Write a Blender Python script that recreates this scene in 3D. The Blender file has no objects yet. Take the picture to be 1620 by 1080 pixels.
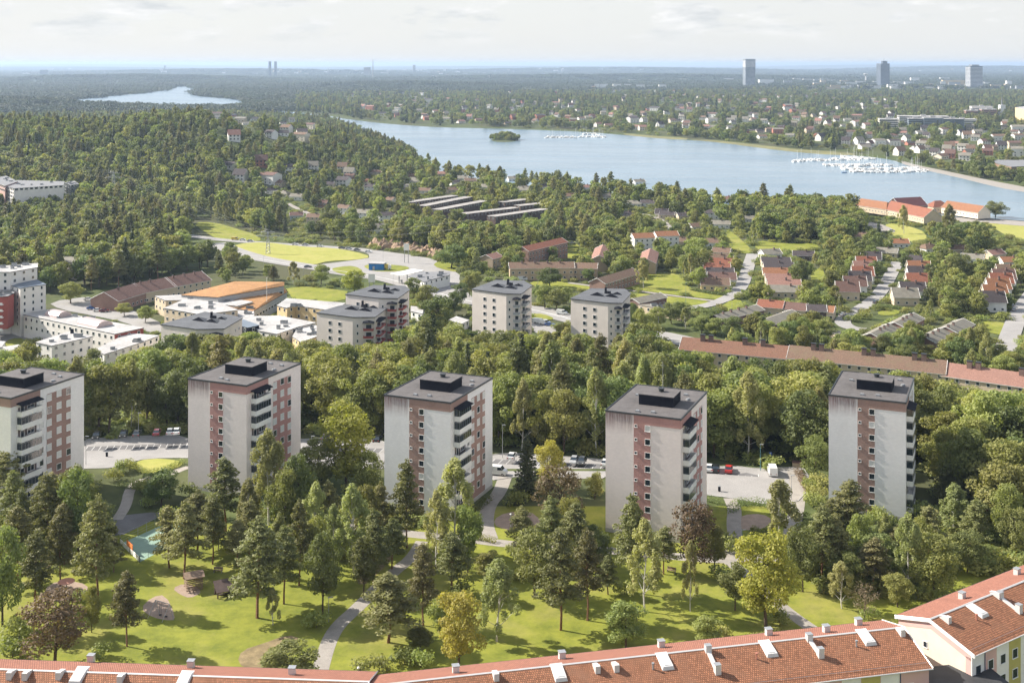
SUNSTR, SKYSTR, EXPO, SKYDUST = 5.0, .115, 1.0, 1.2
VEILC, CLOUDL, CLOUDD = (3.76, 3.80, 3.80), (4.5, 4.5, 4.47), (3.15, 3.28, 3.38)
HAZE, HAZEC = 5.8e-5, (.565, .725, .95)
import bpy, math, random
import numpy as np
from mathutils import Vector, Matrix
from mathutils.geometry import delaunay_2d_cdt
R = math.radians
rng = random.Random(7)
scene = bpy.context.scene
col = scene.collection
CZ, F, Y0 = 96.5, 1900.0, 100.5          # camera height, focal length in photo pixels, level line

# ------------------------------------------------------------------ terrain
KN = [(-400, 0), (285, 0), (430, -16), (640, -18), (900, -28.3), (1e7, -28.3)]
BUMPS = [(-560, 6200, 900, 500, 22), (900, 9000, 2600, 900, 34), (-2600, 8200, 1500, 900, 40), (2600, 4300, 700, 500, 16),
         (500, 3700, 900, 450, 12), (-1500, 3300, 600, 350, 22), (1700, 5600, 900, 500, 14), (-3200, 14000, 3000, 1500, 50),
         (1500, 17000, 4000, 2000, 55), (7500, 19000, 3500, 2500, 70), (-9000, 24000, 6000, 3000, 70), (0, 30000, 9000, 3000, 60),
         (11000, 36000, 6000, 4000, 90), (-14000, 40000, 9000, 4000, 110)]
def ss(a, b, t):
    t = min(1, max(0, (t - a) / (b - a)))
    return t * t * (3 - 2 * t)
def tz(x, y):
    z = -28.0
    for (a, za), (b, zb) in zip(KN, KN[1:]):
        if y < b:
            z = za + (zb - za) * max(0, (y - a)) / (b - a)
            break
    if 900 < y < 2000 and x < -100:
        h = ss(0, 1, (-x - 110) / 215) * ss(930, 1430, y) * (1 - ss(1480, 1900, y))
        z += h * (46 + 5 * math.sin(x / 90) + 4 * math.sin(x / 37 + y / 80))
    if y > 2600:
        for bx, by, rx, ry, h in BUMPS:
            u = ((x - bx) / rx) ** 2 + ((y - by) / ry) ** 2
            if u < 1: z += h * (1 - u) ** 2
    return z
def at_z(px, py, z):
    Y = F * (CZ - z) / (py - Y0)
    return Vector(((px - 810) / F * Y, Y, z))
def at_y(px, py, Y):
    return Vector(((px - 810) / F * Y, Y, CZ - (py - Y0) / F * Y))
def hit(px, py, z=None):
    if z is not None: return at_z(px, py, z)
    sx, s = (px - 810) / F, (py - Y0) / F
    Y = 80.0
    if s < 1e-4: Y = 60000.
    g = lambda t: CZ - s * t - tz(sx * t, t)
    while g(Y) > 0 and Y < 90000: Y *= 1.01
    a, b = Y / 1.01, Y
    for _ in range(24):
        m = (a + b) / 2
        if g(m) > 0: a = m
        else: b = m
    return Vector((sx * b, b, tz(sx * b, b)))
def proj(x, y, z): return (810 + F * x / y, Y0 + F * (CZ - z) / y)
def inpoly(x, y, P):
    c = False; j = len(P) - 1
    for i in range(len(P)):
        xi, yi = P[i][0], P[i][1]; xj, yj = P[j][0], P[j][1]
        if (yi > y) != (yj > y) and x < (xj - xi) * (y - yi) / (yj - yi) + xi: c = not c
        j = i
    return c
class Polys:
    def __init__(s): s.l = []
    def add(s, P, depth=1e9):
        P = [(p[0], p[1]) for p in P]
        s.l.append((min(p[0] for p in P), min(p[1] for p in P), max(p[0] for p in P), max(p[1] for p in P), P, depth))
    def has(s, x, y, at=0):
        for a, b, c, d, P, dep in s.l:
            if at < dep and a <= x <= c and b <= y <= d and inpoly(x, y, P): return True
        return False
KEEP = Polys()      # world footprints of paved ground, lawns and buildings: nothing grows there
VIEW = Polys()      # outlines, seen from the street side, that taller planting leaves open

# ------------------------------------------------------------------ objects
def tag(o, label=None, cat=None, group=None, kind=None):
    if label: o['label'] = label
    if cat: o['category'] = cat
    if group: o['group'] = group
    if kind: o['kind'] = kind
    return o
def empty(name, loc=(0, 0, 0), rz=0.0, label=None, cat=None, group=None):
    o = bpy.data.objects.new(name, None); col.objects.link(o)
    o.location = loc; o.rotation_euler = (0, 0, rz); o.empty_display_size = .5
    return tag(o, label, cat, group)
def mobj(name, me, parent=None, loc=(0, 0, 0), rz=0.0, mats=None):
    o = bpy.data.objects.new(name, me); col.objects.link(o)
    o.location = loc; o.rotation_euler = (0, 0, rz)
    if parent: o.parent = parent
    if mats:
        for i, m in enumerate(mats):
            if i < len(o.material_slots) and m is not None:
                o.material_slots[i].link = 'OBJECT'; o.material_slots[i].material = m
    return o
KIDS = {}
def copy_tree(o, parent=None):
    c = o.copy(); col.objects.link(c)
    if parent: c.parent = parent
    for ch in o.children: copy_tree(ch, c)
    return c
class MB:
    """collects faces, with metre UVs along each face, and links them as one mesh"""
    def __init__(s): s.v = []; s.f = []; s.m = []; s.M = Matrix.Identity(4); s.k = 0
    def at(s, loc=(0, 0, 0), rz=0.0): s.M = Matrix.Translation(Vector(loc)) @ Matrix.Rotation(rz, 4, 'Z'); return s
    def poly(s, pts):
        b = len(s.v); s.v += [tuple(s.M @ Vector(p)) for p in pts]
        s.f.append(tuple(range(b, b + len(pts)))); s.m.append(s.k); return s
    def box(s, a, b):
        (x0, y0, z0), (x1, y1, z1) = a, b
        P = [(x0, y0, z0), (x1, y0, z0), (x1, y1, z0), (x0, y1, z0), (x0, y0, z1), (x1, y0, z1), (x1, y1, z1), (x0, y1, z1)]
        for q in ((0, 3, 2, 1), (4, 5, 6, 7), (0, 1, 5, 4), (1, 2, 6, 5), (2, 3, 7, 6), (3, 0, 4, 7)):
            s.poly([P[i] for i in q])
        return s
    def prism(s, pts, z0, z1, cap=True):
        n = len(pts)
        a = sum(pts[i][0] * pts[(i + 1) % n][1] - pts[(i + 1) % n][0] * pts[i][1] for i in range(n))
        if a < 0: pts = pts[::-1]
        g = lambda z, i: (pts[i][0], pts[i][1], z(pts[i]) if callable(z) else z)
        for i in range(n):
            j = (i + 1) % n
            s.poly([g(z0, i), g(z0, j), g(z1, j), g(z1, i)])
        if cap:
            s.poly([g(z1, i) for i in range(n)]); s.poly([g(z0, i) for i in range(n)][::-1])
        return s
    def cyl(s, c, r, z0, z1, n=10, r1=None):
        r1 = r if r1 is None else r1
        A = [(c[0] + r * math.cos(6.2832 * i / n), c[1] + r * math.sin(6.2832 * i / n), z0) for i in range(n)]
        B = [(c[0] + r1 * math.cos(6.2832 * i / n), c[1] + r1 * math.sin(6.2832 * i / n), z1) for i in range(n)]
        for i in range(n):
            j = (i + 1) % n; s.poly([A[i], A[j], B[j], B[i]])
        s.poly(B); s.poly(A[::-1]); return s
    def bar(s, p, q, r, n=6, r1=None):
        p, q = Vector(p), Vector(q); d = (q - p).normalized(); r1 = r if r1 is None else r1
        u = d.cross(Vector((0, 0, 1)) if abs(d.z) < .9 else Vector((1, 0, 0))).normalized(); w = d.cross(u)
        A = [p + (u * math.cos(6.2832 * i / n) + w * math.sin(6.2832 * i / n)) * r for i in range(n)]
        B = [q + (u * math.cos(6.2832 * i / n) + w * math.sin(6.2832 * i / n)) * r1 for i in range(n)]
        for i in range(n):
            j = (i + 1) % n; s.poly([A[j], A[i], B[i], B[j]])
        s.poly(A); s.poly(B[::-1]); return s
    def mesh(s, name, mats, smooth=False):
        me = bpy.data.meshes.new(name)
        me.from_pydata(s.v, [], s.f)
        for m in mats: me.materials.append(m)
        if len(mats) > 1: me.polygons.foreach_set('material_index', s.m)
        uv = me.uv_layers.new(name='UVMap'); out = []
        for f in s.f:
            P = [Vector(s.v[i]) for i in f]
            n = Vector((0, 0, 0))
            for i in range(1, len(P) - 1): n += (P[i] - P[0]).cross(P[i + 1] - P[0])
            n = n.normalized() if n.length > 1e-9 else Vector((0, 0, 1))
            u = Vector((1, 0, 0)) if abs(n.z) > .995 else Vector((0, 0, 1)).cross(n).normalized()
            w = n.cross(u)
            for p in P: out += [p.dot(u), p.dot(w)]
        uv.data.foreach_set('uv', out)
        if smooth: me.polygons.foreach_set('use_smooth', [True] * len(me.polygons))
        me.update(); return me
    def build(s, name, mats, parent=None, loc=(0, 0, 0), rz=0.0, smooth=False):
        if not isinstance(mats, (list, tuple)): mats = [mats]
        return mobj(name, s.mesh(name, mats, smooth), parent, loc, rz)

# ------------------------------------------------------------------ materials
def nd(nt, t, **k):
    n = nt.nodes.new(t)
    for a, b in k.items(): setattr(n, a, b)
    return n
def newmat(name):
    m = bpy.data.materials.new(name); m.use_nodes = True
    nt = m.node_tree
    return m, nt, nt.nodes['Principled BSDF'], nt.nodes['Material Output']
def mixc(nt, fac, a, b, mode='MIX'):
    n = nd(nt, 'ShaderNodeMix', data_type='RGBA', blend_type=mode)
    for s, v in ((n.inputs[0], fac), (n.inputs[6], a), (n.inputs[7], b)):
        if hasattr(v, 'is_output') or hasattr(v, 'links'): nt.links.new(v, s)
        elif isinstance(v, (int, float)): s.default_value = v
        else: s.default_value = (*v[:3], 1)
    return n.outputs[2]
def noise(nt, scale, detail=4, vec=None, rough=.6):
    n = nd(nt, 'ShaderNodeTexNoise'); n.inputs['Scale'].default_value = scale
    n.inputs['Detail'].default_value = detail; n.inputs['Roughness'].default_value = rough
    if vec is not None: nt.links.new(vec, n.inputs['Vector'])
    return n.outputs['Fac']
def rampf(nt, x, a, b):
    n = nd(nt, 'ShaderNodeMapRange'); n.inputs[1].default_value = a; n.inputs[2].default_value = b
    nt.links.new(x, n.inputs[0]); return n.outputs[0]
def coords(nt, kind='Object', scale=None):
    c = nd(nt, 'ShaderNodeTexCoord').outputs[kind]
    if scale:
        mp = nd(nt, 'ShaderNodeMapping'); mp.inputs['Scale'].default_value = scale
        nt.links.new(c, mp.inputs[0]); c = mp.outputs[0]
    return c
def mat(name, c, rough=.85, var=.12, scale=.6, metal=0, bump=0., rand=0., spec=.3, fine=None):
    m, nt, bs, out = newmat(name)
    v = coords(nt)
    dk = [x * (1 - var) for x in c]; lt = [min(1, x * (1 + var)) for x in c]
    f = noise(nt, scale, 5, v); base = mixc(nt, rampf(nt, f, .3, .7), dk, lt)
    if fine:
        f2 = noise(nt, fine, 2, v); base = mixc(nt, rampf(nt, f2, .3, .7), mixc(nt, .25, base, (0, 0, 0)), base)
    if rand:
        oi = nd(nt, 'ShaderNodeObjectInfo'); hs = nd(nt, 'ShaderNodeHueSaturation')
        mr = nd(nt, 'ShaderNodeMapRange'); mr.inputs[3].default_value = 1 - rand; mr.inputs[4].default_value = 1 + rand
        nt.links.new(oi.outputs['Random'], mr.inputs[0]); nt.links.new(mr.outputs[0], hs.inputs['Value']); nt.links.new(base, hs.inputs['Color'])
        base = hs.outputs[0]
    nt.links.new(base, bs.inputs['Base Color'])
    bs.inputs['Roughness'].default_value = rough; bs.inputs['Metallic'].default_value = metal
    bs.inputs['Specular IOR Level'].default_value = spec
    if bump:
        b = nd(nt, 'ShaderNodeBump'); b.inputs['Strength'].default_value = bump; b.inputs['Distance'].default_value = .1
        nt.links.new(noise(nt, (fine or scale * 8), 3, v), b.inputs['Height']); nt.links.new(b.outputs[0], bs.inputs['Normal'])
    return m
def brickmat(name, c1, c2, mortar, w=.25, h=.08, gap=.01, rough=.85, var=.2, bump=.3, big=.25):
    m, nt, bs, out = newmat(name)
    uv = coords(nt, 'UV'); b = nd(nt, 'ShaderNodeTexBrick')
    nt.links.new(uv, b.inputs['Vector'])
    b.inputs['Scale'].default_value = 1; b.inputs['Brick Width'].default_value = w; b.inputs['Row Height'].default_value = h
    b.inputs['Mortar Size'].default_value = gap; b.inputs['Color1'].default_value = (*c1, 1); b.inputs['Color2'].default_value = (*c2, 1)
    b.inputs['Mortar'].default_value = (*mortar, 1)
    f = noise(nt, big, 5, coords(nt))
    c = mixc(nt, rampf(nt, f, .35, .7), b.outputs['Color'], mixc(nt, 1, b.outputs['Color'], (1 - var, 1 - var, 1 - var), 'MULTIPLY'))
    nt.links.new(c, bs.inputs['Base Color']); bs.inputs['Roughness'].default_value = rough
    bs.inputs['Specular IOR Level'].default_value = .25
    if bump:
        bp = nd(nt, 'ShaderNodeBump'); bp.inputs['Strength'].default_value = bump; bp.inputs['Distance'].default_value = .04; bp.invert = True
        nt.links.new(b.outputs['Fac'], bp.inputs['Height']); nt.links.new(bp.outputs[0], bs.inputs['Normal'])
    return m
def tilemat(name, c, var=.25, row=.36, moss=None):
    """clay roof tiles: rows across the slope, broken in each row, with weathered patches"""
    m, nt, bs, out = newmat(name)
    uv = coords(nt, 'UV'); b = nd(nt, 'ShaderNodeTexBrick'); nt.links.new(uv, b.inputs['Vector'])
    b.inputs['Scale'].default_value = 1; b.inputs['Brick Width'].default_value = .32; b.inputs['Row Height'].default_value = row
    b.inputs['Mortar Size'].default_value = .07; b.inputs['Mortar Smooth'].default_value = .8
    b.inputs['Color1'].default_value = (*[x * (1 + var) for x in c], 1); b.inputs['Color2'].default_value = (*[x * (1 - var) for x in c], 1)
    b.inputs['Mortar'].default_value = (*[x * .33 for x in c], 1)
    f = noise(nt, .35, 6, coords(nt)); d = [x * .6 for x in c] if moss is None else moss
    cc = mixc(nt, rampf(nt, f, .48, .8), b.outputs['Color'], d)
    nt.links.new(cc, bs.inputs['Base Color']); bs.inputs['Roughness'].default_value = .8; bs.inputs['Specular IOR Level'].default_value = .25
    bp = nd(nt, 'ShaderNodeBump'); bp.inputs['Strength'].default_value = .5; bp.inputs['Distance'].default_value = .05; bp.invert = True
    nt.links.new(b.outputs['Fac'], bp.inputs['Height']); nt.links.new(bp.outputs[0], bs.inputs['Normal'])
    return m
def leafmat(name, c, c2, trans=.25, rand=.28):
    m, nt, bs, out = newmat(name)
    geo = nd(nt, 'ShaderNodeNewGeometry'); oi = nd(nt, 'ShaderNodeObjectInfo')
    a = mixc(nt, geo.outputs['Random Per Island'], c, c2)
    f = noise(nt, .35, 3, coords(nt)); a = mixc(nt, rampf(nt, f, .35, .7), mixc(nt, .5, a, c), mixc(nt, .5, a, c2))
    hs = nd(nt, 'ShaderNodeHueSaturation')
    mr = nd(nt, 'ShaderNodeMapRange'); mr.inputs[3].default_value = 1 - rand; mr.inputs[4].default_value = 1 + rand
    nt.links.new(oi.outputs['Random'], mr.inputs[0]); nt.links.new(mr.outputs[0], hs.inputs['Value'])
    ml = nd(nt, 'ShaderNodeMath', operation='MULTIPLY'); ml.inputs[1].default_value = 7.31
    fr = nd(nt, 'ShaderNodeMath', operation='FRACT'); nt.links.new(oi.outputs['Random'], ml.inputs[0]); nt.links.new(ml.outputs[0], fr.inputs[0])
    m2 = nd(nt, 'ShaderNodeMapRange'); m2.inputs[3].default_value = .465; m2.inputs[4].default_value = .518
    nt.links.new(fr.outputs[0], m2.inputs[0]); nt.links.new(m2.outputs[0], hs.inputs['Hue']); nt.links.new(a, hs.inputs['Color'])
    a = hs.outputs[0]
    nt.links.new(a, bs.inputs['Base Color']); bs.inputs['Roughness'].default_value = .6; bs.inputs['Specular IOR Level'].default_value = .3
    tr = nd(nt, 'ShaderNodeBsdfTranslucent'); nt.links.new(mixc(nt, 1, a, (1.25, 1.3, .6), 'MULTIPLY'), tr.inputs['Color'])
    mx = nd(nt, 'ShaderNodeMixShader'); mx.inputs[0].default_value = trans
    nt.links.new(bs.outputs[0], mx.inputs[1]); nt.links.new(tr.outputs[0], mx.inputs[2]); nt.links.new(mx.outputs[0], out.inputs['Surface'])
    return m
def glassmat(name, c=(.02, .03, .04), rough=.08):
    m, nt, bs, out = newmat(name)
    bs.inputs['Base Color'].default_value = (*c, 1); bs.inputs['Roughness'].default_value = rough
    bs.inputs['Specular IOR Level'].default_value = .8
    return m
# ------------------------------------------------------------------ vegetation meshes
BARK = mat('bark_brown', (.09, .065, .045), .95, .3, 3); BARKP = mat('bark_pine', (.20, .11, .065), .95, .3, 2)
BARKW = mat('bark_birch', (.5, .48, .43), .9, .35, 6)
L = {
 'pine': leafmat('needles_pine', (0.154, 0.164, 0.063), (0.280, 0.276, 0.114), .32),
 'spruce': leafmat('needles_spruce', (0.051, 0.068, 0.028), (0.091, 0.111, 0.045), .2),
 'farwood': leafmat('leaves_distant', (0.039, 0.054, 0.024), (0.075, 0.093, 0.039), .12),
 'broad': leafmat('leaves_green', (0.180, 0.211, 0.063), (0.326, 0.346, 0.114), .38),
 'birch': leafmat('leaves_birch', (0.242, 0.258, 0.100), (0.398, 0.402, 0.173), .42),
 'dark': leafmat('leaves_deep_green', (0.114, 0.144, 0.048), (0.209, 0.239, 0.084), .34),
 'yellow': leafmat('leaves_yellow_green', (0.235, 0.252, 0.050), (0.407, 0.391, 0.086), .42),
 'red': leafmat('leaves_bronze', (0.137, 0.098, 0.054), (0.228, 0.170, 0.089), .25),
 'bare': leafmat('twigs_grey', (0.183, 0.138, 0.089), (0.261, 0.201, 0.126), .1),
}
def leaves_mesh(name, blobs, n, size, m, seed, lift=.6, jit=.7, shell=.72):
    r = np.random.default_rng(seed)
    B = np.array(blobs, dtype=float)                 # cx cy cz rx ry rz
    w = (B[:, 3] * B[:, 4] + B[:, 3] * B[:, 5] + B[:, 4] * B[:, 5]); w /= w.sum()
    k = r.choice(len(B), n, p=w)
    d = r.normal(size=(n, 3)); d /= np.linalg.norm(d, axis=1)[:, None]
    rad = shell + (1.12 - shell) * r.random((n, 1))
    P = B[k, :3] + d * B[k, 3:] * rad
    nn = d * .9 + np.array([0, 0, lift]) + r.normal(size=(n, 3)) * jit
    nn /= np.linalg.norm(nn, axis=1)[:, None]
    a = r.normal(size=(n, 3)); t = np.cross(nn, a); t /= np.linalg.norm(t, axis=1)[:, None]; b = np.cross(nn, t)
    s = size * (.6 + .8 * r.random((n, 1))) * .5
    V = np.stack([P - t * s, P - b * s * .7, P + t * s, P + b * s * .7], 1).reshape(-1, 3)
    me = bpy.data.meshes.new(name)
    me.vertices.add(4 * n); me.vertices.foreach_set('co', V.ravel().astype(np.float32))
    me.loops.add(4 * n); me.loops.foreach_set('vertex_index', np.arange(4 * n, dtype=np.int32))
    me.polygons.add(n); me.polygons.foreach_set('loop_start', np.arange(0, 4 * n, 4, dtype=np.int32))
    me.polygons.foreach_set('loop_total', np.full(n, 4, dtype=np.int32))
    me.materials.append(m); me.update(calc_edges=True)
    return me
def tree_geo(kind, seed):
    """blobs and wood of one tree, unit: metres for a tree of its nominal height"""
    r = random.Random(seed); B = []; wood = MB()
    def limb(p, q, r0, r1): wood.bar(p, q, r0, 5, r1)
    if kind in ('broad', 'dark', 'yellow', 'red', 'bare'):
        H, W = 14.0, 5.2
        th = 2.2 if kind != 'bare' else 1.8
        lean = (r.uniform(-.3, .3), r.uniform(-.3, .3))
        limb((0, 0, -.5), (lean[0], lean[1], 4), .30, .22); limb((lean[0], lean[1], 4), (lean[0] * 2, lean[1] * 2, 10), .22, .07)
        zc = (H + th) / 2 + .4; hh = (H - th) / 2
        for i in range(34):
            u = r.uniform(-.95, 1); a = r.uniform(0, 6.283); k = math.sqrt(max(0, 1 - u * u)) ** .8
            rr = W * k * r.uniform(.45, .92)
            s = r.uniform(1.0, 2.1) * (1.1 - .25 * abs(u))
            p = (rr * math.cos(a), rr * math.sin(a), zc + u * hh * .88)
            B.append((*p, s, s, s * r.uniform(.65, .85)))
            if i % 3 == 0: limb((lean[0], lean[1], max(2.6, min(9, p[2] - 3))), (p[0] * .85, p[1] * .85, p[2] - .2), .09, .03)
        B.append((0, 0, zc, W * .55, W * .55, hh * .75))
    elif kind == 'pine':
        H = 19.0; x = y = 0.0; pts = [(0, 0, -.5)]
        for i in range(1, 7):
            x += r.uniform(-.25, .25); y += r.uniform(-.25, .25); pts.append((x, y, H * .97 * i / 6))
        for i in range(6): limb(pts[i], pts[i + 1], .24 * (1 - i / 7), .24 * (1 - (i + 1) / 7))
        z = H * r.uniform(.26, .36); top = H
        while z < top - .8:
            f = (z - H * .3) / (H * .7); env = 3.6 * (1 - max(0, f) ** 1.6) * (.72 + .28 * min(1, max(0, (f + .25) * 3))) + .45
            i = min(5, int(z / (H * .97 / 6))); cx, cy = pts[i][0], pts[i][1]
            n = r.choice((3, 4, 4, 5)); a0 = r.uniform(0, 6.28)
            for k in range(n):
                a = a0 + 6.283 * k / n + r.uniform(-.4, .4); e = env * r.uniform(.5, 1.05)
                q = (cx + e * math.cos(a), cy + e * math.sin(a), z + e * .12 + r.uniform(-.3, .3))
                limb((cx, cy, z - .2), q, .07, .02)
                s = r.uniform(.75, 1.2) * (.7 + .3 * (1 - f))
                B.append((*q, s * 1.15, s * 1.15, s * .55))
                B.append((cx + .55 * (q[0] - cx), cy + .55 * (q[1] - cy), q[2] + .1, s, s, s * .5))
            z += r.uniform(.75, 1.2)
        B.append((pts[-1][0], pts[-1][1], H - .4, .6, .6, .8))
    elif kind == 'spruce':
        H = 19.0; limb((0, 0, -.5), (0, 0, H), .26, .03); z = 1.4
        while z < H - .3:
            e = 3.1 * (1 - z / H) ** .85 + .15; n = max(3, int(3 + e * 1.6)); a0 = r.uniform(0, 6.28)
            for k in range(n):
                a = a0 + 6.283 * k / n + r.uniform(-.25, .25); ee = e * r.uniform(.75, 1.1)
                for f in (.35, .8):
                    B.append((ee * f * math.cos(a), ee * f * math.sin(a), z - ee * .22 * f, .32 + .3 * e / 3, .32 + .3 * e / 3, .28))
            z += .75
    elif kind == 'birch':
        H = 17.0; x = y = 0.; pts = [(0, 0, -.5)]
        for i in range(1, 6):
            x += r.uniform(-.3, .3); y += r.uniform(-.3, .3); pts.append((x, y, H * .95 * i / 5))
        for i in range(5): limb(pts[i], pts[i + 1], .18 * (1 - i / 6), .18 * (1 - (i + 1) / 6))
        for i in range(46):
            f = r.random() ** .8; z = H * (.2 + .78 * f); env = 3.9 * math.sin(math.pi * min(.97, .22 + .74 * f)) ** .8 * (1.05 - .35 * f)
            a = r.uniform(0, 6.283); e = env * r.uniform(.3, 1.)
            q = (pts[2][0] + e * math.cos(a), pts[2][1] + e * math.sin(a), z)
            s = r.uniform(.6, 1.05); B.append((*q, s * .8, s * .8, s * 1.45))
            if i % 2 == 0: limb((pts[2][0], pts[2][1], max(3, z - 2.5)), (q[0] * .9, q[1] * .9, z), .06, .02)
    elif kind == 'shrub':
        for i in range(9):
            a = r.uniform(0, 6.28); e = r.uniform(.2, 1.0); s = r.uniform(.45, .8)
            B.append((e * math.cos(a), e * math.sin(a), r.uniform(.5, 1.3), s, s, s * .8))
        limb((0, 0, -.2), (0, 0, 1), .05, .03)
    return B, wood
SPEC = {'broad': (14, 'broad', BARK, 8000, .46, 3), 'dark': (14, 'dark', BARK, 8000, .46, 3), 'yellow': (14, 'yellow', BARK, 8000, .44, 2),
        'red': (14, 'red', BARK, 4400, .46, 1), 'bare': (14, 'bare', BARK, 1300, .35, 1), 'pine': (19, 'pine', BARKP, 7800, .42, 4),
        'spruce': (19, 'spruce', BARK, 4600, .46, 2), 'birch': (17, 'birch', BARKW, 7800, .36, 3), 'shrub': (2, 'broad', BARK, 520, .26, 2)}
NAME = {'broad': 'broadleaf_tree', 'dark': 'maple_tree', 'yellow': 'linden_tree', 'red': 'bronze_leaved_tree', 'bare': 'bare_tree', 'pine': 'pine_tree',
        'spruce': 'spruce_tree', 'birch': 'birch_tree', 'shrub': 'shrub'}
_TM = {}
def tree_mesh(kind, v, lod=0):
    key = (kind, v, lod)
    if key not in _TM:
        H, lm, bk, n, s, nv = SPEC[kind]; B, w = tree_geo(kind, 100 + v * 17 + len(kind))
        if lod == 0: c = leaves_mesh('crown', B, n, s, L[lm], v + 5, shell=.55 if kind == 'birch' else .68)
        elif lod == 1: c = leaves_mesh('crown', B, n // 4, s * 1.95, L[lm], v + 5)
        else: c = leaves_mesh('crown', B, n // 10, s * 3.0, L[lm], v + 5)
        _TM[key] = (c, w.mesh('trunk', [bk]))
    return _TM[key]
LABELN = {}
def plant(kind, p, s, v, rz, label, group=None, lod=0, wid=1.0):
    c, t = tree_mesh(kind, v, lod)
    o = empty(NAME[kind], p, rz, label, {'shrub': 'shrub'}.get(kind, 'tree'), group)
    o.scale = (s * wid, s * wid, s)
    mobj('crown', c, o)
    mobj('trunk', t, o)
    return o
REG = []      # (kind, x, y, z, scale, wid, label, group)
def grow(kind, x, y, s, label, group, wid=1.0, z=None):
    REG.append((kind, x, y, tz(x, y) if z is None else z, s, wid, label, group))
def tree_px(kind, bx, by, ty, w, label, group=None, v=None):
    """a single tree whose foot, height and spread are read off the photo"""
    p = hit(bx, by); k = F / p.y
    h = (by - ty) / k; H = SPEC[kind][0]
    nominal = {'broad': 10.8, 'dark': 10.8, 'yellow': 11.0, 'red': 11.0, 'bare': 10.5, 'pine': 7.4, 'spruce': 6.6, 'birch': 8.4, 'shrub': 3.0}[kind]
    s = h / H; wid = (w / k) / (nominal * s)
    wid = min(2.2, max(.6, wid))
    nv = SPEC[kind][5]
    return plant(kind, p, s, rng.randrange(nv) if v is None else v, rng.uniform(0, 6.28), label, group, 0, wid)
STUFF_LOD = []
def flush_trees():
    by = {}
    for r_ in REG: by.setdefault(r_[0], []).append(r_)
    for kind, l in by.items():
        l.sort(key=lambda q: q[2] / q[4] / SPEC[kind][0])
        for i, (k, x, y, z, s, wid, lab, grp) in enumerate(l):
            nv = SPEC[kind][5]
            if i < CAPS.get(kind, 300): plant(kind, (x, y, z), s, rng.randrange(nv), rng.uniform(0, 6.28), lab, grp, 0 if y < 520 else (1 if y < 1500 else 2), wid)
            else: STUFF_LOD.append((kind, rng.randrange(nv), 1 if y < 950 else 2, x, y, z, s, wid))
    groups = {}
    for k, v, lod, x, y, z, s, wid in STUFF_LOD: groups.setdefault((k, v, lod), []).append((x, y, z, s, wid))
    fams = {}
    for key, pts in groups.items(): fams.setdefault((key[0], key[2]), []).append((key, pts))
    for (kind, lod), items in fams.items():
        allp = []; idx = []
        srcs = []
        for j, (key, pts) in enumerate(items):
            c, t = tree_mesh(*key)
            srcs.append(joined(c, t, lod)); allp += pts; idx += [j] * len(pts)
        scatter({'shrub': 'shrubbery'}.get(kind, kind.replace('broad', 'broadleaf').replace('dark', 'maple').replace('yellow', 'linden') + '_woodland'), allp, idx, srcs)
_J = {}
def joined(c, t, lod):
    """crown and trunk as one mesh datablock, only read by the scatter nodes"""
    if c.name in _J: return _J[c.name]
    if lod == 2: _J[c.name] = c; return c
    me = bpy.data.meshes.new('woodland_tree')
    nv = [len(c.vertices), len(t.vertices)]; co = np.zeros(sum(nv) * 3, np.float32)
    a = np.zeros(nv[0] * 3, np.float32); c.vertices.foreach_get('co', a); co[:nv[0] * 3] = a
    b = np.zeros(nv[1] * 3, np.float32); t.vertices.foreach_get('co', b); co[nv[0] * 3:] = b
    F_ = [tuple(p.vertices) for p in c.polygons] + [tuple(i + nv[0] for i in p.vertices) for p in t.polygons]
    me.from_pydata(co.reshape(-1, 3).tolist(), [], F_)
    me.materials.append(c.materials[0]); me.materials.append(t.materials[0])
    me.polygons.foreach_set('material_index', [0] * len(c.polygons) + [1] * len(t.polygons)); me.update()
    _J[c.name] = me; return me
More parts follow.
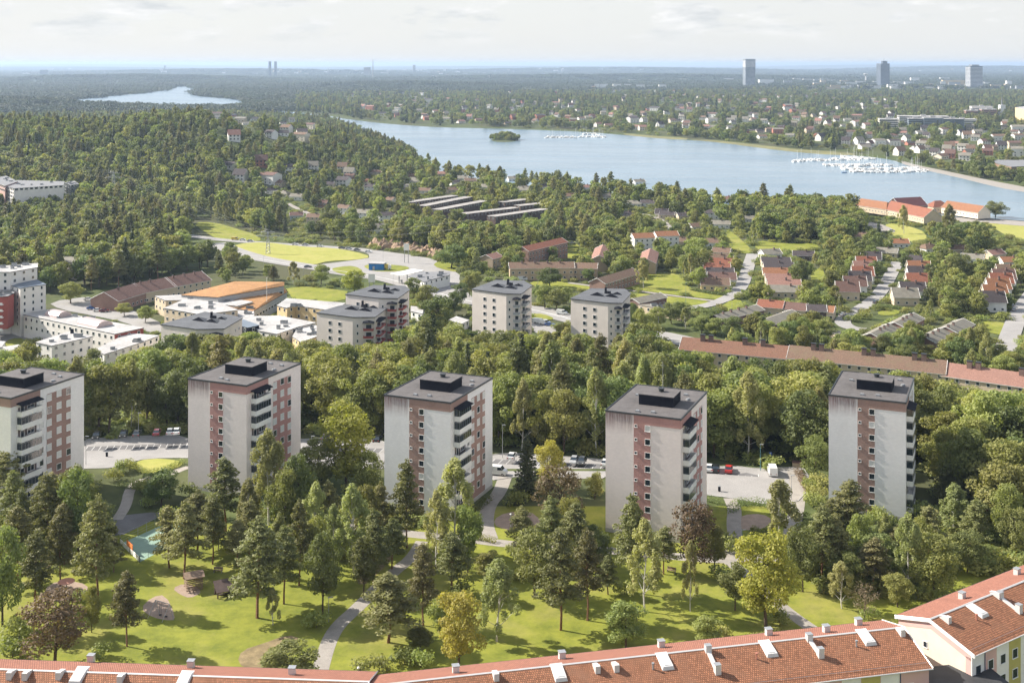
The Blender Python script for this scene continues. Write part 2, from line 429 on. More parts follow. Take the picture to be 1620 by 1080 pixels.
def scatter(name, pts, idx, srcs, kind='stuff'):
    """one object of uncountable growth: points carrying scale, turn and kind, each dressed by a node tree"""
    me = bpy.data.meshes.new(name); n = len(pts)
    me.vertices.add(n); me.vertices.foreach_set('co', np.array([p[:3] for p in pts], np.float32).ravel())
    A = me.attributes.new('sc', 'FLOAT_VECTOR', 'POINT'); A.data.foreach_set('vector', np.array([(p[3] * p[4], p[3] * p[4], p[3]) for p in pts], np.float32).ravel())
    r = np.random.default_rng(n)
    A = me.attributes.new('rot', 'FLOAT_VECTOR', 'POINT'); A.data.foreach_set('vector', np.array([(0, 0, q) for q in r.random(n) * 6.28], np.float32).ravel())
    A = me.attributes.new('idx', 'INT', 'POINT'); A.data.foreach_set('value', np.array(idx, np.int32))
    o = mobj(name, me); tag(o, kind=kind)
    g = bpy.data.node_groups.new(name, 'GeometryNodeTree')
    g.interface.new_socket('Geometry', in_out='INPUT', socket_type='NodeSocketGeometry')
    g.interface.new_socket('Geometry', in_out='OUTPUT', socket_type='NodeSocketGeometry')
    gi = g.nodes.new('NodeGroupInput'); go = g.nodes.new('NodeGroupOutput'); j = g.nodes.new('GeometryNodeJoinGeometry')
    def attr(nm, dt):
        a = g.nodes.new('GeometryNodeInputNamedAttribute'); a.data_type = dt; a.inputs[0].default_value = nm; return a.outputs[0]
    sc, ro, ix = attr('sc', 'FLOAT_VECTOR'), attr('rot', 'FLOAT_VECTOR'), attr('idx', 'INT')
    for k, m in enumerate(srcs):
        so = bpy.data.objects.new('source', m)
        oi = g.nodes.new('GeometryNodeObjectInfo'); oi.inputs[0].default_value = so
        cmp = g.nodes.new('FunctionNodeCompare'); cmp.data_type = 'INT'; cmp.operation = 'EQUAL'
        g.links.new(ix, cmp.inputs[2]); cmp.inputs[3].default_value = k
        ip = g.nodes.new('GeometryNodeInstanceOnPoints')
        g.links.new(gi.outputs[0], ip.inputs['Points']); g.links.new(cmp.outputs[0], ip.inputs['Selection'])
        g.links.new(oi.outputs['Geometry'], ip.inputs['Instance']); g.links.new(ro, ip.inputs['Rotation']); g.links.new(sc, ip.inputs['Scale'])
        g.links.new(ip.outputs[0], j.inputs[0])
    g.links.new(j.outputs[0], go.inputs[0])
    md = o.modifiers.new('growth', 'NODES'); md.node_group = g
    return o
CAPS = {}
# ------------------------------------------------------------------ ground, roads, lawns, water
def groundmat():
    m, nt, bs, out = newmat('ground_undergrowth')
    v = coords(nt)
    f1 = noise(nt, .012, 6, v); f2 = noise(nt, .15, 5, v); f3 = noise(nt, .0012, 6, v)
    a = mixc(nt, rampf(nt, f2, .35, .65), (.045, .062, .022), (.11, .13, .045))
    b = mixc(nt, rampf(nt, f1, .45, .62), a, (.085, .085, .045))
    far = mixc(nt, rampf(nt, noise(nt, .004, 8, v, .75), .35, .65), (.022, .032, .018), (.042, .056, .028))
    far = mixc(nt, rampf(nt, noise(nt, .0022, 9, v, .8), .60, .66), far, (.16, .165, .14))
    sp = nd(nt, 'ShaderNodeSeparateXYZ'); nt.links.new(v, sp.inputs[0])
    c = mixc(nt, rampf(nt, sp.outputs[1], 3500, 6500), b, far)
    nt.links.new(c, bs.inputs['Base Color']); bs.inputs['Roughness'].default_value = .95; bs.inputs['Specular IOR Level'].default_value = .1
    return m
GROUND = groundmat()
def lawnmat(name, c, c2, dry):
    m, nt, bs, out = newmat(name); v = coords(nt)
    a = mixc(nt, rampf(nt, noise(nt, .22, 8, v, .75), .36, .62), c, c2)
    b = mixc(nt, rampf(nt, noise(nt, .06, 8, v, .7), .50, .66), a, mixc(nt, .45, a, dry))
    b = mixc(nt, rampf(nt, noise(nt, .03, 3, v), .3, .7), b, mixc(nt, .35, b, c2))
    nt.links.new(b, bs.inputs['Base Color']); bs.inputs['Roughness'].default_value = .9; bs.inputs['Specular IOR Level'].default_value = .15
    bp = nd(nt, 'ShaderNodeBump'); bp.inputs['Strength'].default_value = .6; bp.inputs['Distance'].default_value = .08
    nt.links.new(noise(nt, 5, 5, v, .8), bp.inputs['Height']); nt.links.new(bp.outputs[0], bs.inputs['Normal'])
    return m
LAWN = lawnmat('lawn_grass', (.115, .140, .022), (.240, .250, .038), (.36, .29, .12))
MEADOW = lawnmat('meadow_grass', (.24, .25, .05), (.34, .33, .09), (.40, .33, .12))
ASPH = mat('asphalt_worn', (.33, .315, .30), .9, .12, .15, fine=4)
PARK = mat('asphalt_parking', (.17, .165, .165), .9, .14, .3, fine=5)
PATHM = mat('path_gravel', (.34, .31, .275), .95, .14, .5, fine=6)
SAND = mat('sand_play', (.36, .27, .21), .95, .15, .8, fine=5)
DIRT = mat('dirt_dry', (.25, .19, .10), .95, .35, .6, fine=3)
PAINT = mat('paint_white_line', (.7, .7, .68), .8, .1, 2)
REED = mat('reeds', (.20, .19, .08), .95, .3, .05, fine=.6)
xs = [-1 + 2 * i / 120 for i in range(121)]
ys = [-400, -150, 0, 60]; y = 60
while y < 110000:
    y *= 1.045 if y < 8000 else 1.09
    ys.append(y)
ys = sorted(set(ys + [285, 430, 640, 900]))
vs = [(t * (260 + .8 * max(0, y)), y, tz(t * (260 + .8 * max(0, y)), y)) for y in ys for t in xs]
nx = len(xs)
fs = [(j * nx + i, j * nx + i + 1, (j + 1) * nx + i + 1, (j + 1) * nx + i) for j in range(len(ys) - 1) for i in range(nx - 1)]
gm = bpy.data.meshes.new('ground'); gm.from_pydata(vs, [], fs); gm.materials.append(GROUND)
gm.polygons.foreach_set('use_smooth', [False] * len(fs)); gm.update()
tag(mobj('ground', gm), kind='structure')
def drape(name, P, m, lift, keep=True, kind='structure'):
    """a sheet over the ground inside the outline P (world xy)"""
    P = [(p[0], p[1]) for p in P]
    if keep: KEEP.add(P)
    ymin, ymax = min(p[1] for p in P), max(p[1] for p in P); xmin, xmax = min(p[0] for p in P), max(p[0] for p in P)
    pts = [Vector(p) for p in P]; n = len(pts)
    if ymax > 285:
        st = max(4, (ymax - ymin) / 40, (xmax - xmin) / 40); y = ymin + st / 2
        while y < ymax:
            x = xmin + st / 2
            while x < xmax:
                if inpoly(x, y, P): pts.append(Vector((x, y)))
                x += st
            y += st
    vo, eo, fo, *_ = delaunay_2d_cdt(pts, [(i, (i + 1) % n) for i in range(n)], [], 1, 1e-4)
    me = bpy.data.meshes.new(name); me.from_pydata([(v.x, v.y, tz(v.x, v.y) + lift) for v in vo], [], [tuple(f) for f in fo])
    me.materials.append(m); me.update()
    for p in me.polygons:
        pass
    if len(me.polygons) and me.polygons[0].normal.z < 0: me.flip_normals()
    return tag(mobj(name, me), kind=kind)
def smooth(pts, it=2, closed=False):
    for _ in range(it):
        q = []
        n = len(pts)
        for i in range(n if closed else n - 1):
            a, b = Vector(pts[i][:2]), Vector(pts[(i + 1) % n][:2]); q += [a * .75 + b * .25, a * .25 + b * .75]
        pts = q if closed else [Vector(pts[0][:2])] + q + [Vector(pts[-1][:2])]
    return pts
def area(name, px, m, lift=.012, keep=True, sm=1, guard=True, z=None):
    if guard: VIEW.add(px)
    P = [hit(*p, z=z) for p in px]
    return drape(name, smooth(P, sm, True), m, lift, keep)
def strip(name, px, w, m, lift=.02, keep=True, guard=False, world=False, kerb=None):
    C = [Vector(p[:2]) for p in px] if world else [Vector(hit(*p)[:2]) for p in px]
    C = smooth(C, 2)
    A, B = [], []
    for i, c in enumerate(C):
        d = (C[min(i + 1, len(C) - 1)] - C[max(i - 1, 0)]).normalized(); nrm = Vector((-d.y, d.x)) * w / 2
        A.append(c + nrm); B.append(c - nrm)
    P = A + B[::-1]
    o = drape(name, P, m, lift, keep)
    if guard:
        VIEW.add([proj(p.x, p.y, tz(p.x, p.y)) for p in P])
    return o, A, B
def kerbs(A, B):
    for side in (A, B):
        k = MB(); k.at()
        for p, q in zip(side, side[1:]):
            d = (q - p)
            if d.length < .05: continue
            nrm = Vector((-d.y, d.x)).normalized() * .09
            zp, zq = tz(*p), tz(*q)
            a, b, c, e = p + nrm, q + nrm, q - nrm, p - nrm
            T = [(a.x, a.y, zp + .14), (b.x, b.y, zq + .14), (c.x, c.y, zq + .14), (e.x, e.y, zp + .14)]
            D = [(x, y_, z - .3) for x, y_, z in T]
            k.poly(T[::-1]); 
            for i in range(4): j = (i + 1) % 4; k.poly([T[i], T[j], D[j], D[i]])
        tag(k.build('kerb', KERB), kind='structure')
KERB = mat('kerb_stone', (.36, .35, .33), .9, .1, 2)
# park lawn: a big sheet in the foreground (flat ground), paths and sand on top of it
drape('lawn', [(-230, 120), (230, 120), (230, 236), (60, 236), (60, 262), (-20, 262), (-20, 250), (-230, 262)], LAWN, .006, keep=False)
area('dirt', [(375, 1048), (382, 1028), (420, 1016), (455, 1003), (478, 1010), (450, 1030), (430, 1052), (400, 1062)], DIRT, .012, guard=False, keep=False)
area('dirt', [(560, 905), (600, 880), (625, 878), (600, 905), (570, 930)], DIRT, .012, guard=False, keep=False)
area('dirt', [(62, 880), (95, 850), (105, 870), (70, 905)], DIRT, .012, guard=False, keep=False)
area('sand_patch', [(66, 945), (78, 922), (110, 918), (138, 924), (140, 938), (118, 948), (90, 952)], SAND, .016)
area('sand_patch', [(272, 930), (292, 922), (315, 930), (318, 938), (300, 946), (285, 940)], SAND, .016)
area('sand_patch', [(222, 962), (240, 944), (262, 940), (278, 975), (272, 982), (240, 976)], SAND, .016)
area('sand_patch', [(780, 822), (800, 810), (838, 808), (856, 822), (850, 836), (818, 840), (786, 834)], SAND, .016)
area('sand_patch', [(1160, 826), (1175, 814), (1205, 812), (1224, 822), (1205, 838), (1172, 838)], SAND, .016)
area('path', [(150, 828), (182, 816), (258, 808), (250, 818), (215, 836), (190, 848), (150, 845)], PARK, .016)
PATHS = [([(540, 832), (600, 838), (660, 846), (720, 850), (800, 860), (870, 866), (950, 869), (1070, 880), (1150, 886), (1230, 882), (1300, 872)], 3.4),
         ([(500, 1100), (506, 1060), (520, 1013), (536, 987), (567, 960), (600, 925), (632, 897), (652, 882), (668, 856)], 2.7),
         ([(1150, 886), (1190, 915), (1225, 950), (1255, 974), (1290, 998), (1320, 1015)], 2.6),
         ([(1255, 742), (1262, 770), (1262, 800), (1250, 850), (1240, 880)], 3.2),
         ([(1155, 788), (1163, 805), (1160, 830), (1166, 860), (1150, 885)], 3.0),
         ([(800, 752), (790, 780), (772, 800), (768, 830), (776, 852)], 3.2),
         ([(300, 738), (265, 752), (225, 758), (205, 772), (200, 800), (185, 822)], 2.4)]
for i, (pl, w) in enumerate(PATHS):
    strip('path', pl, w, PATHM, .022 + .004 * i, guard=(i in (0, 1)))
# parking yards behind the slab blocks
def yard(px, lift, stalls=()):
    o = area('parking_area', px, ASPH, lift, sm=1)
    P = smooth([hit(*q) for q in px], 1, True); kerbs(P + [P[0]], [])
yard([(120, 696), (200, 690), (305, 688), (320, 725), (262, 724), (212, 728), (190, 740), (110, 742)], .030)
yard([(455, 696), (530, 692), (630, 700), (625, 742), (540, 740), (470, 738)], .030)
yard([(765, 722), (800, 716), (890, 722), (970, 728), (970, 757), (900, 757), (830, 752), (765, 762)], .030)
yard([(1100, 744), (1150, 736), (1205, 742), (1245, 738), (1280, 742), (1275, 790), (1225, 800), (1160, 788), (1105, 782)], .030)
def stalls(a, b, n, depth):
    A, B = hit(*a), hit(*b); d = (B - A); ln = d.length; d.normalize(); nrm = Vector((-d.y, d.x, 0))
    if nrm.y < 0: nrm = -nrm
    P = [A, B, B + nrm * depth, A + nrm * depth]
    drape('parking_area', P, PARK, .040, keep=True)
    for i in range(n + 1):
        c = A + d * ln * i / n
        q = [c - d * .05, c + d * .05, c + d * .05 + nrm * depth, c - d * .05 + nrm * depth]
        drape('parking_line', q, PAINT, .046, keep=False)
    return A, d, nrm, ln / n
ST1 = stalls((134, 713), (294, 707), 15, 5)
ST2 = stalls((470, 713), (600, 716), 11, 5)
ST3 = stalls((776, 733), (962, 742), 15, 5)
ST4 = stalls((1106, 748), (1200, 754), 9, 5)
# middle distance
area('lawn', [(305, 352), (340, 352), (372, 361), (412, 373), (412, 383), (375, 381), (345, 379), (322, 366)], LAWN, .16)
area('meadow', [(372, 386), (420, 383), (470, 390), (530, 393), (560, 398), (590, 407), (560, 412), (520, 413), (495, 420), (465, 417), (400, 405), (372, 396)], MEADOW, .22)
area('asphalt_junction', [(560, 391), (600, 397), (640, 403), (690, 410), (694, 422), (728, 432), (726, 446), (756, 482), (740, 490), (690, 464), (610, 446), (545, 436), (495, 429), (495, 420), (560, 412), (592, 407)], ASPH, .14, sm=1)
area('lawn', [(522, 426), (540, 422), (560, 421), (576, 429), (560, 436), (535, 433)], LAWN, .26)
area('lawn', [(574, 420), (600, 418), (640, 421), (650, 425), (632, 430), (600, 430), (582, 427)], LAWN, .26)
area('lawn', [(684, 421), (692, 414), (712, 416), (735, 430), (712, 430)], LAWN, .26)
o, A, B = strip('road', [(290, 372), (350, 380), (420, 385), (480, 389), (540, 392), (590, 398), (640, 405)], 11, ASPH, .20, guard=True)
o, A, B = strip('road', [(340, 385), (372, 398), (410, 409), (450, 416), (500, 424), (560, 431), (620, 442), (690, 462), (745, 478), (830, 486), (905, 505), (980, 522), (1040, 530), (1110, 546), (1180, 562), (1300, 590)], 15, ASPH, .24, guard=False)
for q in ([(400, 402), (500, 420), (620, 436), (746, 474), (746, 486), (620, 450), (500, 430), (400, 412)], [(842, 480), (905, 496), (905, 512), (842, 494)], [(1035, 518), (1110, 536), (1110, 552), (1035, 534)]): VIEW.add(q)
strip('lane_line', [(410, 410), (450, 417), (500, 425), (560, 432), (620, 443), (690, 463), (745, 479), (830, 487), (905, 506), (980, 523)], .5, PAINT, .30, keep=False)
area('sports_pitch', [(452, 457), (480, 453), (520, 457), (550, 461), (546, 474), (520, 479), (490, 477), (462, 472)], LAWN, .18, sm=0)
area('car_park', [(838, 506), (880, 510), (880, 530), (838, 526)], ASPH, .20)
area('lawn', [(840, 497), (860, 497), (880, 505), (860, 508), (840, 505)], LAWN, .26)
area('lawn', [(835, 446), (870, 444), (910, 449), (990, 459), (1000, 468), (960, 462), (905, 460), (850, 456)], LAWN, .16)
area('lawn', [(984, 460), (1000, 447), (1030, 432), (1075, 433), (1085, 446), (1090, 456), (1150, 468), (1146, 473), (1128, 474), (1060, 466), (1010, 459)], LAWN, .16)
area('lawn', [(1000, 463), (1055, 469), (1128, 476), (1108, 484), (1060, 482), (1000, 473)], LAWN, .16)
strip('path', [(900, 448), (960, 456), (1010, 461), (1070, 469), (1140, 478)], 3, PATHM, .24, guard=True)
strip('road', [(1000, 478), (1050, 482), (1095, 488), (1130, 481), (1160, 468), (1176, 450), (1183, 425), (1190, 402)], 7, ASPH, .26, guard=True)
area('lawn', [(1140, 485), (1158, 474), (1176, 476), (1170, 490), (1150, 494)], LAWN, .16)
area('lawn', [(1147, 364), (1160, 368), (1180, 386), (1194, 400), (1160, 402), (1152, 384)], LAWN, .16)
area('lawn', [(1282, 428), (1302, 424), (1308, 450), (1300, 456), (1284, 452)], LAWN, .16)
area('lawn', [(1195, 380), (1240, 386), (1290, 384), (1300, 396), (1240, 400), (1195, 396)], LAWN, .16)
strip('road', [(1420, 415), (1412, 430), (1402, 450), (1385, 472), (1366, 486), (1342, 498), (1330, 510), (1345, 520), (1370, 522)], 7, ASPH, .26, guard=True)
strip('road', [(1640, 455), (1622, 480), (1610, 500), (1600, 525), (1590, 555)], 8, ASPH, .26, guard=True)
area('lawn', [(1388, 492), (1424, 490), (1422, 498), (1390, 500)], LAWN, .16)
area('lawn', [(1548, 506), (1600, 512), (1592, 532), (1560, 525)], LAWN, .16)
area('lawn', [(893, 378), (916, 384), (919, 410), (895, 412), (886, 402), (900, 394)], LAWN, .16)
area('lawn', [(828, 402), (870, 405), (868, 412), (828, 412)], LAWN, .16)
area('lawn', [(1556, 350), (1640, 356), (1640, 386), (1600, 378), (1575, 362)], MEADOW, .16)
area('lawn', [(1402, 352), (1440, 358), (1466, 368), (1465, 388), (1425, 378), (1400, 366)], MEADOW, .16)
area('yard', [(1370, 350), (1405, 358), (1420, 368), (1400, 368), (1372, 360)], PATHM, .26)
area('yard', [(1500, 336), (1520, 336), (1560, 346), (1640, 352), (1640, 360), (1550, 352), (1512, 352)], PATHM, .26)
strip('path', [(455, 322), (470, 330), (485, 336), (500, 345)], 5, PATHM, .2, guard=True)
strip('path', [(1000, 338), (1030, 340), (1052, 352), (1060, 362)], 5, PATHM, .2, guard=True)
area('schoolyard', [(75, 478), (150, 468), (230, 500), (258, 512), (256, 530), (215, 520), (205, 512), (150, 500), (95, 490)], ASPH, .15)
area('lawn', [(8, 540), (28, 534), (46, 540), (30, 548), (10, 550)], LAWN, .2)
area('schoolyard', [(0, 522), (38, 518), (60, 540), (0, 545)], ASPH, .14)
# lakes
def watermat():
    m, nt, bs, out = newmat('lake_water'); v = coords(nt)
    bs.inputs['Base Color'].default_value = (.16, .23, .29, 1); bs.inputs['Roughness'].default_value = .22
    bs.inputs['Specular IOR Level'].default_value = .55; bs.inputs['IOR'].default_value = 1.33
    c = mixc(nt, rampf(nt, noise(nt, .006, 5, v), .35, .65), (.13, .195, .25), (.18, .25, .305)); nt.links.new(c, bs.inputs['Base Color'])
    rr = nd(nt, 'ShaderNodeMapRange'); rr.inputs[1].default_value = .38; rr.inputs[2].default_value = .62; rr.inputs[3].default_value = .19; rr.inputs[4].default_value = .27
    nt.links.new(noise(nt, .011, 6, coords(nt, 'Object', (.35, 1.6, 1)), .65), rr.inputs[0]); nt.links.new(rr.outputs[0], bs.inputs['Roughness'])
    bp = nd(nt, 'ShaderNodeBump'); bp.inputs['Strength'].default_value = .35; bp.inputs['Distance'].default_value = .3
    nt.links.new(noise(nt, .35, 4, coords(nt, 'Object', (1, .5, 1))), bp.inputs['Height']); nt.links.new(bp.outputs[0], bs.inputs['Normal'])
    return m
WATER = watermat()
WL = -27.6
LAKE = [(430, 174), (500, 181), (518, 183), (545, 188), (560, 190), (620, 197), (700, 202), (760, 203), (830, 205), (930, 209), (1000, 215), (1050, 220), (1100, 222), (1150, 227),
        (1200, 234), (1260, 241), (1310, 245), (1350, 246), (1410, 252), (1440, 264), (1480, 273), (1520, 282), (1560, 292), (1600, 301), (1660, 309), (1900, 330), (1900, 372), (1660, 352), (1560, 345),
        (1350, 336), (1250, 330), (1120, 322), (1000, 308), (900, 300), (800, 290), (720, 280), (690, 272), (664, 262), (657, 252), (645, 243), (600, 222), (560, 205), (520, 190), (500, 188), (430, 183)]
lakeP = [at_z(x, y, WL) for x, y in LAKE]
KEEP.add(lakeP)
def flat(name, P, z, m, kind='structure'):
    mb = MB(); pts = [Vector((p[0], p[1])) for p in P]; n = len(pts)
    vo, eo, fo, *_ = delaunay_2d_cdt(pts, [(i, (i + 1) % n) for i in range(n)], [], 1, 1e-3)
    me = bpy.data.meshes.new(name); me.from_pydata([(v.x, v.y, z) for v in vo], [], [tuple(f) for f in fo]); me.materials.append(m); me.update()
    if me.polygons[0].normal.z < 0: me.flip_normals()
    return tag(mobj(name, me), kind=kind)
flat('lake_water', smooth(lakeP, 1, True), WL, WATER)
LAKE2 = [(100, 160), (130, 157), (165, 153), (200, 150), (232, 147), (262, 143), (266, 139), (280, 137), (302, 137.5), (308, 141), (303, 150), (330, 154), (372, 157), (395, 162), (380, 170), (100, 172)]
lake2P = [at_z(x, y, WL) for x, y in LAKE2]; KEEP.add(lake2P)
flat('lake_water', smooth(lake2P, 1, True), WL, WATER)
area('reed_bank', [(1085, 222), (1130, 222), (1200, 230), (1262, 237), (1310, 240), (1352, 243), (1352, 248), (1300, 246.5), (1230, 240), (1160, 229), (1100, 226)], REED, .6, guard=False)
area('shore_path', [(1425, 254), (1450, 262), (1500, 272), (1560, 285), (1640, 300), (1640, 307), (1600, 303), (1540, 290), (1480, 275), (1430, 264)], PATHM, .5, guard=False)
area('reed_bank', [(985, 211), (1040, 216), (1090, 219), (1085, 223), (1040, 220), (990, 215)], REED, .55, guard=False)
# island
isl = [at_z(x, y, WL) for x, y in ((772, 220), (790, 216), (810, 216), (825, 220), (822, 224), (800, 226), (778, 225))]
mb = MB(); P = smooth(isl, 1, True); cen = sum((Vector((p[0], p[1])) for p in P), Vector((0, 0))) / len(P)
for i in range(len(P)):
    a, b = P[i], P[(i + 1) % len(P)]; mb.poly([(a[0], a[1], WL - .5), (b[0], b[1], WL - .5), (cen.x, cen.y, WL + 3)])
tag(mb.build('island', GROUND), kind='structure')
# ------------------------------------------------------------------ building materials
def towerwall(name, c):
    """pale rendered wall with dark run-off streaks hanging from its top edge"""
    m, nt, bs, out = newmat(name); v = coords(nt)
    f = noise(nt, .25, 5, v); base = mixc(nt, rampf(nt, f, .3, .75), [x * .93 for x in c], c)
    joint = nd(nt, 'ShaderNodeTexBrick'); nt.links.new(coords(nt, 'UV'), joint.inputs['Vector'])
    joint.inputs['Scale'].default_value = 1; joint.inputs['Brick Width'].default_value = .5; joint.inputs['Row Height'].default_value = .25
    joint.inputs['Mortar Size'].default_value = .015; joint.inputs['Color1'].default_value = (1, 1, 1, 1); joint.inputs['Color2'].default_value = (.93, .93, .93, 1); joint.inputs['Mortar'].default_value = (.82, .82, .82, 1)
    base = mixc(nt, 1, base, joint.outputs['Color'], 'MULTIPLY')
    sp = nd(nt, 'ShaderNodeSeparateXYZ'); nt.links.new(v, sp.inputs[0])
    st = noise(nt, 1.0, 6, coords(nt, 'Object', (2.6, 2.6, .12)), .75)
    top = nd(nt, 'ShaderNodeMapRange'); top.inputs[1].default_value = 20.4; top.inputs[2].default_value = 24.2; nt.links.new(sp.outputs[2], top.inputs[0])
    left = nd(nt, 'ShaderNodeMapRange'); left.inputs[1].default_value = 6.1; left.inputs[2].default_value = 5.5; nt.links.new(sp.outputs[0], left.inputs[0])
    a = nd(nt, 'ShaderNodeMath', operation='POWER'); nt.links.new(top.outputs[0], a.inputs[0]); a.inputs[1].default_value = 1.1
    b = nd(nt, 'ShaderNodeMath', operation='MULTIPLY_ADD'); nt.links.new(st, b.inputs[0]); b.inputs[1].default_value = 4.2; b.inputs[2].default_value = -1.25
    s = nd(nt, 'ShaderNodeMath', operation='MULTIPLY', use_clamp=True); nt.links.new(a.outputs[0], s.inputs[0]); nt.links.new(b.outputs[0], s.inputs[1])
    s2 = nd(nt, 'ShaderNodeMath', operation='MULTIPLY', use_clamp=True); nt.links.new(s.outputs[0], s2.inputs[0]); nt.links.new(left.outputs[0], s2.inputs[1])
    c2 = mixc(nt, s2.outputs[0], base, (.27, .19, .185))
    nt.links.new(c2, bs.inputs['Base Color']); bs.inputs['Roughness'].default_value = .9; bs.inputs['Specular IOR Level'].default_value = .2
    return m
W_COOL = towerwall('render_cool_white', (.84, .825, .81)); W_WARM = towerwall('render_warm_white', (.88, .785, .74)); W_CREAM = mat('render_cream', (.78, .735, .66), .9, .06, .3)
B_PINK = brickmat('brick_rose', (.46, .22, .20), (.52, .27, .24), (.45, .30, .27), .25, .08, .012)
B_BROWN = brickmat('brick_brown', (.33, .20, .165), (.40, .245, .20), (.36, .27, .23), .25, .08, .012)
FELT = mat('roof_felt_grey', (.125, .115, .112), .85, .2, .22, fine=1.5)
FELT2 = mat('roof_felt_slate', (.12, .125, .135), .85, .18, .2, fine=1.5)
BLACKM = mat('sheet_metal_black', (.012, .013, .020), .8, .2, 1, spec=.1)
EDGE = mat('roof_edge_dark', (.03, .035, .038), .5, .1, 1)
FRAME = mat('frame_white', (.78, .77, .74), .6, .04, 1)
GLASS = glassmat('window_glass'); GLASSB = mat('window_blind', (.60, .60, .58), .5, .1, 3, spec=.5)
METALG = mat('metal_grey', (.35, .36, .37), .5, .1, 2, metal=.4)
CONC = mat('concrete_pale', (.48, .46, .43), .9, .1, .7)
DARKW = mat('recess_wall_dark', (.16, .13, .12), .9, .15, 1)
_WM = {}
def window(parent, x, y, z, w, h, ax, pane=None, pk=None, name='window'):
    """window on a wall of local axis ax (0: wall facing -y, 1: wall facing +x, 2: +y, 3: -x); its pane is a sub-part"""
    key = (round(w, 2), round(h, 2))
    if key not in _WM:
        f = MB(); t = .09
        f.box((-w / 2, -.07, 0), (-w / 2 + t, 0, h)); f.box((w / 2 - t, -.07, 0), (w / 2, 0, h))
        f.box((-w / 2 + t, -.07, h - t), (w / 2 - t, 0, h)); f.box((-w / 2 - .04, -.11, -.03), (w / 2 + .04, 0, t))
        if w > 1.6: f.box((-.035, -.065, t), (.035, 0, h - t))
        g = MB(); g.box((-w / 2 + t, -.03, t), (w / 2 - t, -.004, h - t))
        _WM[key] = (f.mesh('window', [FRAME]), g.mesh('pane', [GLASS]))
    fm, gmh = _WM[key]
    o = mobj(name, fm, parent, (x, y, z), (0, R(90), R(180), R(-90))[ax])
    m = pane if pane is not None else (GLASSB if (pk or rng).random() < .3 else GLASS)
    mobj('pane', gmh, o, (0, 0, 0), 0, [m])
    return o
